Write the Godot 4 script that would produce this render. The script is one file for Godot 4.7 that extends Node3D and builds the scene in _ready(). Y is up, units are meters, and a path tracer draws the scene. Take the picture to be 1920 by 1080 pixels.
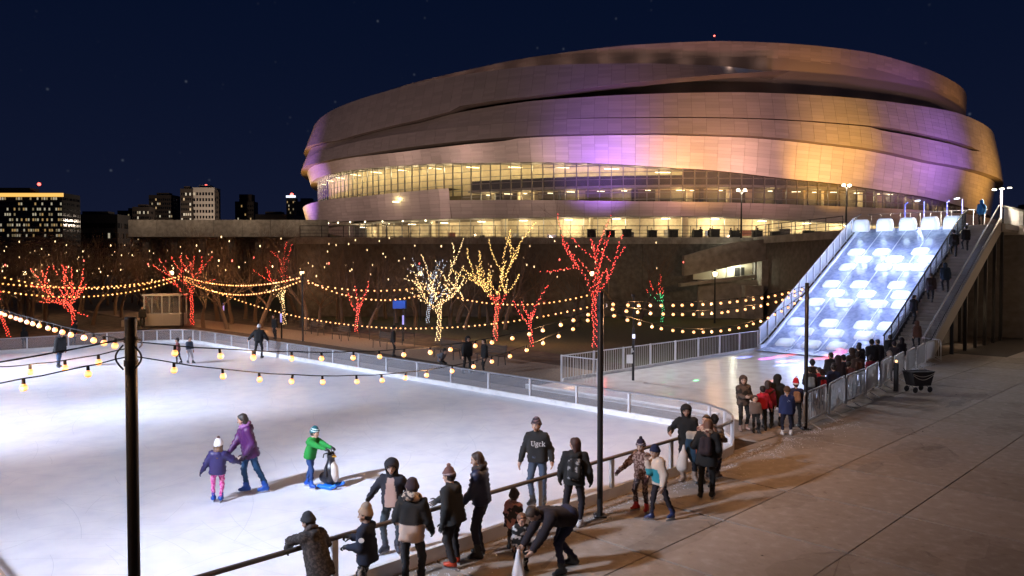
extends Node3D
# A night-time ice rink and ice slide in front of a floodlit arena. World axes: y up; the rink grid runs along u = (1,0,-1)/sqrt2 and v = (-1,0,-1)/sqrt2.

const R2 := 0.70710678
var rng := RandomNumberGenerator.new()
var M := {}
var names := {}

func W(u: float, v: float, y := 0.0) -> Vector3:
	return Vector3((u - v) * R2, y, -(u + v) * R2)

# --- materials -------------------------------------------------------------
func mat(key: String, lin: Color, rough := 0.8, metal := 0.0) -> StandardMaterial3D:
	if M.has(key): return M[key]
	var m := StandardMaterial3D.new()
	m.resource_name = key
	m.albedo_color = lin.linear_to_srgb()
	m.roughness = rough; m.metallic = metal
	M[key] = m
	return m

func glow(key: String, lin: Color, energy: float) -> StandardMaterial3D:
	if M.has(key): return M[key]
	var m := mat(key, Color(0.6, 0.6, 0.6), 0.5)
	m.emission_enabled = true
	m.emission = lin.linear_to_srgb()
	m.emission_energy_multiplier = energy
	return m

func glass(key: String, lin: Color, alpha: float, rough := 0.05) -> StandardMaterial3D:
	if M.has(key): return M[key]
	var m := mat(key, lin, rough)
	m.transparency = BaseMaterial3D.TRANSPARENCY_ALPHA
	m.albedo_color.a = alpha
	return m

func vcol(key: String, rough := 0.85) -> StandardMaterial3D:
	if M.has(key): return M[key]
	var m := mat(key, Color.WHITE, rough)
	m.vertex_color_use_as_albedo = true
	return m

func noise_tex(freq: float, octaves: int, seed_: int, ramp: Array, size := 512, seamless := true) -> NoiseTexture2D:
	var n := FastNoiseLite.new()
	n.seed = seed_; n.frequency = freq; n.fractal_octaves = octaves; n.noise_type = FastNoiseLite.TYPE_SIMPLEX_SMOOTH
	var t := NoiseTexture2D.new()
	t.noise = n; t.width = size; t.height = size; t.seamless = seamless
	var g := Gradient.new()
	g.offsets = PackedFloat32Array(ramp.map(func(r): return r[0]))
	g.colors = PackedColorArray(ramp.map(func(r): return (r[1] as Color).linear_to_srgb()))
	t.color_ramp = g
	return t

func grain(m: StandardMaterial3D, freq: float, octaves: int, seed_: int, ramp: Array, metres: float, world := true, size := 512) -> StandardMaterial3D:
	m.albedo_color = Color.WHITE
	m.albedo_texture = noise_tex(freq, octaves, seed_, ramp, size)
	m.uv1_triplanar = true
	m.uv1_world_triplanar = world
	m.uv1_scale = Vector3.ONE / metres
	return m

func bump(m: StandardMaterial3D, freq: float, octaves: int, seed_: int, strength: float, scale := 0.6) -> StandardMaterial3D:
	var n := FastNoiseLite.new()
	n.seed = seed_; n.frequency = freq; n.fractal_octaves = octaves
	var t := NoiseTexture2D.new()
	t.noise = n; t.width = 512; t.height = 512; t.seamless = true; t.as_normal_map = true; t.bump_strength = strength
	m.normal_enabled = true; m.normal_texture = t; m.normal_scale = scale
	return m

# --- nodes -----------------------------------------------------------------
func numbered(called: String) -> String:
	var n: int = names.get(called, 0)
	names[called] = n + 1
	return called if n == 0 else "%s_%03d" % [called, n]

func tag(o: Node, label: String, category: String, group := "") -> Node:
	o.set_meta("label", label); o.set_meta("category", category)
	if group: o.set_meta("group", group)
	return o

func thing(called: String, label: String, category: String, at := Vector3.ZERO, turn := 0.0, group := "") -> Node3D:
	var o := Node3D.new()
	o.name = numbered(called)
	add_child(o)
	o.position = at; o.rotation.y = turn
	tag(o, label, category, group)
	return o

func part(called: String, mesh: Mesh, m: Material, parent: Node, at := Transform3D()) -> MeshInstance3D:
	var o := MeshInstance3D.new()
	o.name = called if parent != self else numbered(called)
	o.mesh = mesh
	if m: o.material_override = m
	o.transform = at
	parent.add_child(o, true)
	return o

func struct(called: String, mesh: Mesh, m: Material, at := Transform3D()) -> MeshInstance3D:
	var o := part(called, mesh, m, self, at)
	o.set_meta("kind", "structure")
	return o

func stuff(o: Node) -> Node:
	o.set_meta("kind", "stuff")
	return o

func dup(src: Node3D, called: String, at: Vector3, turn: float, label := "") -> Node3D:
	var r: Node3D = src.duplicate()
	r.name = numbered(called)
	add_child(r)
	r.position = at; r.rotation.y = turn
	if label: r.set_meta("label", label)
	return r

func omni(at: Vector3, c: Color, e: float, size := 0.1, parent: Node = self) -> OmniLight3D:
	var l := OmniLight3D.new()
	l.name = numbered("lamp_light")
	parent.add_child(l, true)
	l.position = at; l.light_color = c.linear_to_srgb(); l.light_energy = e; l.light_size = size
	l.shadow_enabled = true; l.omni_range = 80.0; l.omni_attenuation = 2.0
	return l

func spot(at: Vector3, to: Vector3, c: Color, e: float, angle: float, size := 0.2, soft := 1.0) -> SpotLight3D:
	var l := SpotLight3D.new()
	l.name = numbered("flood_light")
	add_child(l, true)
	l.look_at_from_position(at, to, Vector3.UP if absf((to - at).normalized().y) < 0.99 else Vector3.RIGHT)
	l.light_color = c.linear_to_srgb(); l.light_energy = e; l.spot_angle = angle; l.spot_angle_attenuation = soft; l.light_size = size
	l.shadow_enabled = true; l.spot_range = 150.0; l.spot_attenuation = 2.0
	return l

# --- mesh making -----------------------------------------------------------
func ST() -> SurfaceTool:
	var st := SurfaceTool.new()
	st.begin(Mesh.PRIMITIVE_TRIANGLES)
	return st

func quad(st: SurfaceTool, a: Vector3, b: Vector3, c: Vector3, d: Vector3, flip := false) -> void:
	# a b c d clockwise seen from the front
	var n := (c - a).cross(b - a).normalized()
	if flip:
		n = -n
		var t := b; b = d; d = t
	st.set_normal(n)
	for p: Vector3 in [a, b, c, a, c, d]:
		st.add_vertex(p)

func box(st: SurfaceTool, c: Vector3, s: Vector3, b := Basis()) -> void:
	var h := s * 0.5
	var p: Array[Vector3] = []
	for i in 8:
		p.append(c + b * Vector3(h.x if i & 1 else -h.x, h.y if i & 2 else -h.y, h.z if i & 4 else -h.z))
	quad(st, p[4], p[6], p[7], p[5])
	quad(st, p[1], p[3], p[2], p[0])
	quad(st, p[5], p[7], p[3], p[1])
	quad(st, p[0], p[2], p[6], p[4])
	quad(st, p[6], p[2], p[3], p[7])
	quad(st, p[0], p[4], p[5], p[1])

# a box whose upright edges and top edges are chamfered by e
func cbox(st: SurfaceTool, c: Vector3, s: Vector3, e: float, b := Basis()) -> void:
	var h := s * 0.5
	var rings := []
	for lv in [[-h.y, 0.0], [h.y - e, 0.0], [h.y, e]]:
		var x: float = h.x - lv[1]
		var z: float = h.z - lv[1]
		var k: float = e
		var r: Array[Vector3] = []
		for q in [Vector2(x - k, z), Vector2(x, z - k), Vector2(x, -z + k), Vector2(x - k, -z), Vector2(-x + k, -z), Vector2(-x, -z + k), Vector2(-x, z - k), Vector2(-x + k, z)]:
			r.append(c + b * Vector3(q.x, lv[0], q.y))
		rings.append(r)
	for k in 2:
		for i in 8:
			var j := (i + 1) % 8
			quad(st, rings[k][i], rings[k + 1][i], rings[k + 1][j], rings[k][j])
	for i in range(1, 7):
		tri(st, rings[2][0], rings[2][i + 1], rings[2][i])
		tri(st, rings[0][0], rings[0][i], rings[0][i + 1])

func tri(st: SurfaceTool, a: Vector3, b: Vector3, c: Vector3) -> void:
	st.set_normal((c - a).cross(b - a).normalized())
	st.add_vertex(a); st.add_vertex(b); st.add_vertex(c)

func tube(st: SurfaceTool, pts: Array, rad: Variant, sides := 8, caps := true) -> void:
	var n := pts.size()
	var rings := []
	var up := Vector3.UP
	for i in n:
		var d: Vector3 = (pts[mini(i + 1, n - 1)] - pts[maxi(i - 1, 0)]).normalized()
		if absf(d.dot(up)) > 0.95: up = Vector3.RIGHT if absf(d.x) < 0.9 else Vector3.BACK
		var x := up.cross(d).normalized()
		var y := d.cross(x)
		up = y
		var r: float = rad[i] if rad is Array else rad
		var ring := []
		for k in sides:
			var a := TAU * k / sides
			ring.append([pts[i] + (x * cos(a) + y * sin(a)) * r, x * cos(a) + y * sin(a)])
		rings.append(ring)
	for i in n - 1:
		for k in sides:
			var j := (k + 1) % sides
			for q in [rings[i][k], rings[i + 1][k], rings[i + 1][j], rings[i][k], rings[i + 1][j], rings[i][j]]:
				st.set_normal(q[1]); st.add_vertex(q[0])
	if caps:
		for k in range(1, sides - 1):
			tri(st, rings[0][0][0], rings[0][k + 1][0], rings[0][k][0])
			tri(st, rings[n - 1][0][0], rings[n - 1][k][0], rings[n - 1][k + 1][0])

func lathe(st: SurfaceTool, prof: Array, sides := 12, at := Transform3D()) -> void:
	for i in prof.size() - 1:
		var a: Vector2 = prof[i]
		var b: Vector2 = prof[i + 1]
		var nn := Vector2(b.y - a.y, a.x - b.x).normalized()
		for k in sides:
			var t0 := TAU * k / sides
			var t1 := TAU * (k + 1) / sides
			var P := func(q: Vector2, t: float) -> Vector3: return at * Vector3(q.x * cos(t), q.y, q.x * sin(t))
			var N := func(t: float) -> Vector3: return (at.basis * Vector3(nn.x * cos(t), nn.y, nn.x * sin(t))).normalized()
			for q in [[a, t0], [b, t1], [b, t0], [a, t0], [a, t1], [b, t1]]:
				st.set_normal(N.call(q[1])); st.add_vertex(P.call(q[0], q[1]))

func ball(r: float, seg := 10, rings := 6) -> SphereMesh:
	var s := SphereMesh.new()
	s.radius = r; s.height = 2 * r; s.radial_segments = seg; s.rings = rings
	return s

func prism(st: SurfaceTool, poly: PackedVector2Array, z0: float, z1: float, b := Transform3D()) -> void:
	# polygon in the x,y plane pulled from z0 to z1
	var idx := Geometry2D.triangulate_polygon(poly)
	var cw := Geometry2D.is_polygon_clockwise(poly)
	for i in range(0, idx.size(), 3):
		var a := poly[idx[i]]; var c := poly[idx[i + 1]]; var d := poly[idx[i + 2]]
		if (c - a).cross(d - a) > 0:
			var q := c; c = d; d = q
		tri(st, b * Vector3(a.x, a.y, z1), b * Vector3(c.x, c.y, z1), b * Vector3(d.x, d.y, z1))
		tri(st, b * Vector3(a.x, a.y, z0), b * Vector3(d.x, d.y, z0), b * Vector3(c.x, c.y, z0))
	for i in poly.size():
		var a := poly[i]; var c := poly[(i + 1) % poly.size()]
		quad(st, b * Vector3(a.x, a.y, z1), b * Vector3(a.x, a.y, z0), b * Vector3(c.x, c.y, z0), b * Vector3(c.x, c.y, z1), cw)

func lerp_list(list: Array, x: float) -> float:
	if x <= list[0][0]: return list[0][1]
	for i in list.size() - 1:
		if x <= list[i + 1][0]:
			var t: float = (x - list[i][0]) / maxf(list[i + 1][0] - list[i][0], 1e-4)
			t = t * t * (3 - 2 * t) * 0.35 + t * 0.65
			return lerpf(list[i][1], list[i + 1][1], t)
	return list[-1][1]

func _ready() -> void:
	rng.seed = 7
	# camera
	var cam := Camera3D.new()
	cam.name = "camera"
	add_child(cam)
	cam.position = Vector3(0, 4.8, 0)
	cam.rotation_degrees = Vector3(-1.68, 0, 0)
	cam.fov = 41.37; cam.near = 0.1; cam.far = 4000.0
	cam.current = true
	# sky and moon
	var we := WorldEnvironment.new()
	we.name = "night_environment"
	var env := Environment.new()
	env.background_mode = Environment.BG_SKY
	var sm := ProceduralSkyMaterial.new()
	sm.sky_top_color = Color(0.0004, 0.0034, 0.0165).linear_to_srgb()
	sm.sky_horizon_color = Color(0.0075, 0.0105, 0.03).linear_to_srgb()
	sm.sky_curve = 0.16
	sm.ground_bottom_color = Color(0.002, 0.002, 0.003).linear_to_srgb()
	sm.ground_horizon_color = Color(0.006, 0.008, 0.016).linear_to_srgb()
	sm.sky_cover = star_sky()
	var sky := Sky.new()
	sky.sky_material = sm
	env.sky = sky
	env.background_energy_multiplier = 1.0
	env.tonemap_mode = Environment.TONE_MAPPER_LINEAR
	env.tonemap_exposure = 1.0
	env.sdfgi_enabled = true; env.ssao_enabled = true; env.ssil_enabled = true
	we.environment = env
	add_child(we)
	var moon := DirectionalLight3D.new()
	moon.name = "moon"
	add_child(moon)
	moon.rotation_degrees = Vector3(-50, 150, 0)
	moon.light_energy = 0.004; moon.light_angular_distance = 0.5
	moon.light_color = Color(0.7, 0.8, 1.0); moon.shadow_enabled = true
	rink_lights()
	plaza_lights()
	arena_lights()
	# the setting
	make_materials()
	make_ground()
	make_rink()
	make_pavement()
	make_terrace()
	make_arena()
	make_skyline()
	make_trees()
	make_slide()
	make_fences()
	make_strings()
	make_props()
	make_people()

func star_sky() -> ImageTexture:
	var im := Image.create(4096, 2048, false, Image.FORMAT_RGBA8)
	im.fill(Color(0, 0, 0, 1))
	var r := RandomNumberGenerator.new()
	r.seed = 11
	for i in 9000:
		var y := int(acos(r.randf_range(0.0, 1.0)) / PI * 2048.0)
		var b := pow(r.randf(), 8.0) * 0.4 + 0.015
		im.set_pixel(r.randi() % 4096, clampi(y, 0, 2047), Color(b * 0.85, b * 0.92, b))
	return ImageTexture.create_from_image(im)

func rink_lights() -> void:
	var ice := Color(0.72, 0.79, 1.0)
	# three floodlight masts stand along the side of the rink; each carries two heads
	for q in [[-4.0, 13.0, 9.5, [[6.0, 13.0, 100.0, 27.0], [17.0, 15.5, 460.0, 17.0], [11.0, 11.5, 260.0, 22.0]]], [-4.0, 27.0, 9.5, [[5.5, 27.0, 330.0, 27.0], [14.5, 26.5, 480.0, 17.0]]], [-4.0, 40.0, 9.5, [[8.0, 38.5, 380.0, 30.0], [17.0, 43.0, 480.0, 24.0], [16.0, 35.0, 300.0, 20.0]]]]:
		var at := W(q[0], q[1], q[2])
		spot(at, W(7.5, q[1], 0), ice, 150.0 if q[1] < 20 else 200.0, 46.0, 0.8)
		for h in q[3]:
			spot(at, W(h[0], h[1], 0), ice, h[2], h[3], 0.3)

func plaza_lights() -> void:
	# flood on a mast behind the run-out fence
	spot(W(27, 27, 9), W(30.5, 15.5, 0), Color(0.9, 0.9, 1.0), 170.0, 40.0, 0.5)
	var sodium := Color(1.0, 0.6, 0.34)
	# tall street lamps over the paved square, out of the frame behind and beside the photographer
	spot(W(14, -16, 12), W(17, 3, 0), sodium, 8.5, 62.0, 0.3)
	spot(W(-8, 2, 12), W(8, 12, 0), sodium, 9.5, 62.0, 0.3)
	spot(W(38, -14, 12), W(48, 13, 3), Color(1.0, 0.75, 0.55), 110.0, 18.0, 0.3)
	spot(W(38, -14, 12), W(33, 9, 0), sodium, 7.0, 50.0, 0.3)

func AR(phi: float, r: float, h: float) -> Vector3:
	# a point of the arena: degrees round from the side that faces the square, radius, height
	var a := deg_to_rad(phi - 8.65)
	return Vector3(32.64 + r * sin(a), h, -214.53 + r * cos(a))

func arena_lights() -> void:
	var amber := Color(1.0, 0.45, 0.07)
	var violet := Color(0.5, 0.2, 1.0)
	var rose := Color(1.0, 0.4, 0.36)
	# coloured floodlights on the terrace throw narrow beams up the shell
	for q in [[-56, violet, 1100, 9], [-61, amber, 350, 12], [-3, violet, 520, 9], [8, amber, 420, 9], [6, rose, 170, 12], [23.5, amber, 1300, 8.5], [15, rose, 170, 11], [33, rose, 260, 10], [41, violet, 700, 8], [35, violet, 260, 9], [52.5, amber, 600, 9], [56, amber, 400, 9]]:
		var at := AR(q[0], 112.0, 9.0)
		spot(at, AR(q[0], 87.0, 24.0), q[1], q[2] * 2.0, q[3] * 2.5, 0.3)
	# broader rose and violet floods for the upper bands
	for q in [[-4, violet, 300], [6, rose, 420], [17, rose, 420], [27, amber, 340], [38, violet, 420], [48, rose, 260]]:
		spot(AR(q[0], 122.0, 9.0), AR(q[0], 87.0, 31.0), q[1], q[2] * 1.25, 22.0, 0.4)
	# low amber lamps that catch the undersides of the lips at the western end
	for q in [[-74.0, 104.0, -62.0, 31.0], [-70.0, 100.0, -60.0, 24.0]]: spot(AR(q[0], q[1], 7.6), AR(q[2], 88.0, q[3]), amber, 700.0, 24.0, 0.3)
	# cove lamps on the ledge of the top band wash the wall behind it
	for k in 11: omni(AR(-33.0 + k * 5.0, 84.0, 40.6), Color(1.0, 0.62, 0.48), 2.2, 0.3)
	for k in 9: omni(AR(6.0 + k * 6.5, 84.6, 34.6), Color(1.0, 0.6, 0.48), 0.55, 0.2)
	# warm wash over the whole front from the terrace lamps
	for phi in [-62, -45, -30, -14, 2, 18, 34, 50]:
		spot(AR(phi, 127.0, 11.0), AR(phi, 87.0, 30.0), Color(1.0, 0.6, 0.48), 390.0, 45.0, 0.5)

func make_materials() -> void:
	mat("soil", Color(0.05, 0.035, 0.025), 1.0)
	grain(M.soil, 0.02, 5, 3, [[0.0, Color(0.03, 0.02, 0.013)], [0.5, Color(0.075, 0.05, 0.033)], [1.0, Color(0.13, 0.09, 0.06)]], 9.0)
	mat("winter_grass", Color(0.05, 0.06, 0.025), 1.0)
	grain(M.winter_grass, 0.05, 5, 5, [[0.0, Color(0.05, 0.045, 0.02)], [1.0, Color(0.10, 0.10, 0.04)]], 7.0)
	mat("gravel", Color(0.3, 0.22, 0.16), 1.0)
	grain(M.gravel, 0.08, 5, 8, [[0.0, Color(0.2, 0.14, 0.1)], [1.0, Color(0.34, 0.26, 0.19)]], 6.0)
	mat("ice", Color(0.75, 0.78, 0.86), 0.32)
	grain(M.ice, 0.012, 6, 9, [[0.0, Color(0.66, 0.69, 0.78)], [0.45, Color(0.75, 0.77, 0.84)], [0.7, Color(0.78, 0.80, 0.86)], [1.0, Color(0.82, 0.84, 0.89)]], 11.0, true, 1024)
	bump(M.ice, 0.05, 4, 4, 1.2, 0.18)
	mat("wet_ice", Color(0.6, 0.56, 0.5), 0.2)
	grain(M.wet_ice, 0.015, 5, 19, [[0.0, Color(0.62, 0.58, 0.54)], [0.6, Color(0.74, 0.71, 0.67)], [1.0, Color(0.8, 0.78, 0.76)]], 8.0)
	bump(M.wet_ice, 0.03, 3, 14, 1.0, 0.12)
	for k in 4:
		var key := "paving_%s" % ["warm", "plain", "dull", "pale"][k]
		var t: float = [0.0, 0.015, -0.02, 0.03][k]
		var m := mat(key, Color(0.3, 0.25, 0.2), 0.85)
		grain(m, 0.02, 7, 30 + k, [[0.0, Color(0.17 + t, 0.13 + t, 0.1 + t)], [0.2, Color(0.262 + t, 0.212 + t, 0.17 + t)], [0.6, Color(0.285 + t, 0.235 + t, 0.19 + t)], [1.0, Color(0.36 + t, 0.31 + t, 0.265 + t)]], 6.1 + k * 0.7, true, 1024)
		bump(m, 0.12, 4, 40 + k, 2.0, 0.2)
	mat("joint", Color(0.035, 0.027, 0.021), 1.0)
	mat("frost", Color(0.6, 0.6, 0.62), 0.9)
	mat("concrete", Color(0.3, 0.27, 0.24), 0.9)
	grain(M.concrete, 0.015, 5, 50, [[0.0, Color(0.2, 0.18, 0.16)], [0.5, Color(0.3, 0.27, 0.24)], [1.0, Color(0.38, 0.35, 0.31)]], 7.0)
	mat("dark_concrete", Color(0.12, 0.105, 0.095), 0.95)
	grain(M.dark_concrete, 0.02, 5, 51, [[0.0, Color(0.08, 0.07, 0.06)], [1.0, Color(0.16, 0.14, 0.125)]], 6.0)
	mat("white_board", Color(0.72, 0.72, 0.72), 0.45)
	grain(M.white_board, 0.02, 5, 52, [[0.0, Color(0.5, 0.5, 0.5)], [0.35, Color(0.7, 0.7, 0.7)], [1.0, Color(0.78, 0.78, 0.78)]], 3.0)
	mat("steel", Color(0.5, 0.5, 0.52), 0.4, 0.8)
	mat("galvanised", Color(0.5, 0.5, 0.5), 0.45, 0.25)
	mat("white_metal", Color(0.62, 0.63, 0.66), 0.45, 0.2)
	mat("dark_metal", Color(0.03, 0.028, 0.028), 0.5, 0.3)
	mat("bronze_rail", Color(0.1, 0.085, 0.08), 0.35, 0.7)
	mat("black_paint", Color(0.012, 0.011, 0.011), 0.45, 0.1)
	bump(M.black_paint, 0.06, 3, 60, 1.0, 0.15)
	mat("rubber", Color(0.012, 0.012, 0.012), 0.8)
	glass("acrylic", Color(0.9, 0.93, 0.95), 0.05, 0.03)
	glass("scratched_acrylic", Color(0.75, 0.78, 0.85), 0.16, 0.2)
	glass("pane_glass", Color(0.5, 0.55, 0.55), 0.18, 0.04)

func make_ground() -> void:
	var st := ST()
	quad(st, Vector3(-2500, -0.06, 400), Vector3(-2500, -0.06, -2800), Vector3(2500, -0.06, -2800), Vector3(2500, -0.06, 400))
	struct("ground", st.commit(), M.soil)
	# winter lawn across the park, a gravel path beside the rink
	st = ST()
	quad(st, W(30, 20, -0.04), W(62, 20, -0.04), W(110, 120, -0.04), W(46, 120, -0.04), true)
	struct("lawn", st.commit(), M.winter_grass)
	st = ST()
	for k in 30:
		var a := float(k) / 30.0; var b := float(k + 1) / 30.0
		var P := func(t: float, o: float) -> Vector3: return W(23.0 + o + 4.0 * t + sin(t * 5.0) * 1.2, 13.0 + 75.0 * t, -0.035)
		quad(st, P.call(a, -0.7), P.call(b, -0.7), P.call(b, 3.2), P.call(a, 3.2), true)
	struct("path", st.commit(), M.gravel)

# --- the rink --------------------------------------------------------------
func rink_outline() -> Array:
	# points and outward normals every two metres or so round the boards
	var out := []
	var u0 := 2.25; var u1 := 19.3; var v0 := 9.65; var v1 := 48.6; var r := 2.4; var r1 := 1.5
	var legs := [[Vector2(u0 + r1, v0), Vector2(u1 - r, v0), Vector2(0, -1), 6], [Vector2(u1, v0 + r), Vector2(u1, v1 - r), Vector2(1, 0), 16], [Vector2(u1 - r, v1), Vector2(u0 + r, v1), Vector2(0, 1), 6], [Vector2(u0, v1 - r), Vector2(u0, v0 + r1), Vector2(-1, 0), 16]]
	for k in 4:
		var g: Array = legs[k]
		for i in g[3]:
			out.append([(g[0] as Vector2).lerp(g[1], float(i) / g[3]), g[2]])
		var nx: Vector2 = legs[(k + 1) % 4][2]
		var rr: float = r1 if k == 3 else r
		var c: Vector2 = g[1] - (g[2] as Vector2) * rr
		for i in 5:
			var a := PI / 2 * i / 5.0
			var dir: Vector2 = (g[2] as Vector2) * cos(a) + nx * sin(a)
			out.append([c + dir * rr, dir])
	return out

func make_rink() -> void:
	var line := rink_outline()
	var n := line.size()
	var top := PackedVector2Array()
	for q in line: top.append(q[0])
	var st := ST()
	var idx := Geometry2D.triangulate_polygon(top)
	for i in range(0, idx.size(), 3):
		var a := W(top[idx[i]].x, top[idx[i]].y, 0.05)
		var b := W(top[idx[i + 1]].x, top[idx[i + 1]].y, 0.05)
		var c := W(top[idx[i + 2]].x, top[idx[i + 2]].y, 0.05)
		st.set_normal(Vector3.UP)
		for p in ([a, b, c] if (c - a).cross(b - a).y > 0 else [a, c, b]): st.add_vertex(p)
	var ice := struct("rink_ice", st.commit(), M.ice)
	# boards
	var t := thing("rink_barrier", "white rink boards with clear panes, pale posts and a dark handrail round the ice", "rink barrier")
	for i in n:
		var a: Vector2 = line[i][0]; var b: Vector2 = line[(i + 1) % n][0]
		var na: Vector2 = line[i][1]; var nb: Vector2 = line[(i + 1) % n][1]
		var near: bool = a.y < 9.7 and b.y < 12.5
		var kick := ST()
		var kh := 0.22
		var sec := [[0.0, 0.0], [0.0, kh], [0.09, kh], [0.09, -0.05]]
		for s in 3:
			var p0: Array = sec[s]; var p1: Array = sec[s + 1]
			quad(kick, W(a.x + na.x * p0[0], a.y + na.y * p0[0], p0[1]), W(a.x + na.x * p1[0], a.y + na.y * p1[0], p1[1]), W(b.x + nb.x * p1[0], b.y + nb.y * p1[0], p1[1]), W(b.x + nb.x * p0[0], b.y + nb.y * p0[0], p0[1]))
		part("kick_board", kick.commit(), M.white_board if i < n - 6 else M.dark_concrete, t)
		# post
		var post := ST()
		var ang := atan2(na.y, na.x)
		var bs := Basis(Vector3.UP, PI / 4 + ang)
		box(post, W(a.x + na.x * 0.05, a.y + na.y * 0.05, kh + (0.81 - kh) / 2), Vector3(0.06, 0.81 - kh, 0.1 if near else 0.07), bs)
		part("post", post.commit(), M.galvanised if near else M.white_metal, t)
		# pane
		var pane := ST()
		var pa := a + (b - a) * 0.035; var pb := a + (b - a) * 0.965
		quad(pane, W(pa.x + na.x * 0.05, pa.y + na.y * 0.05, kh + 0.01), W(pa.x + na.x * 0.05, pa.y + na.y * 0.05, 0.79), W(pb.x + nb.x * 0.05, pb.y + nb.y * 0.05, 0.79), W(pb.x + nb.x * 0.05, pb.y + nb.y * 0.05, kh + 0.01))
		part("pane", pane.commit(), M.acrylic if near else M.scratched_acrylic, t)
		# bottom strip and handrail
		var rail := ST()
		var o := 0.05
		var ra := W(a.x + na.x * o, a.y + na.y * o, 0.84); var rb := W(b.x + nb.x * o, b.y + nb.y * o, 0.84)
		var m := (ra + rb) / 2
		var w := 0.07
		cbox(rail, m, Vector3(w, 0.055, ra.distance_to(rb) + 0.01), 0.013, Basis.looking_at((rb - ra).normalized()))
		part("handrail", rail.commit(), M.bronze_rail if near else M.steel, t)
	# skate marks cut into the ice
	var marks := ST()
	var r := RandomNumberGenerator.new(); r.seed = 21
	for k in 520:
		var c := Vector2(r.randf_range(3, 17.5), r.randf_range(11.5, 36))
		var a0 := r.randf() * TAU; var rad := r.randf_range(1.5, 9.0); var len_ := r.randf_range(0.1, 0.45)
		for s in 5:
			var f := func(q: int, o: float) -> Vector3:
				var aa := a0 + len_ * q / 5.0
				var p := c + Vector2(cos(aa) - cos(a0), sin(aa) - sin(a0)) * rad + Vector2(cos(aa), sin(aa)) * o
				return W(clampf(p.x, 1.6, 19.0), clampf(p.y, 10.1, 48.0), 0.0535)
			quad(marks, f.call(s, 0.0), f.call(s + 1, 0.0), f.call(s + 1, 0.008), f.call(s, 0.008), true)
	stuff(part("skate_mark", marks.commit(), mat("cut_ice", Color(0.6, 0.63, 0.7), 0.6), ice))

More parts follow.
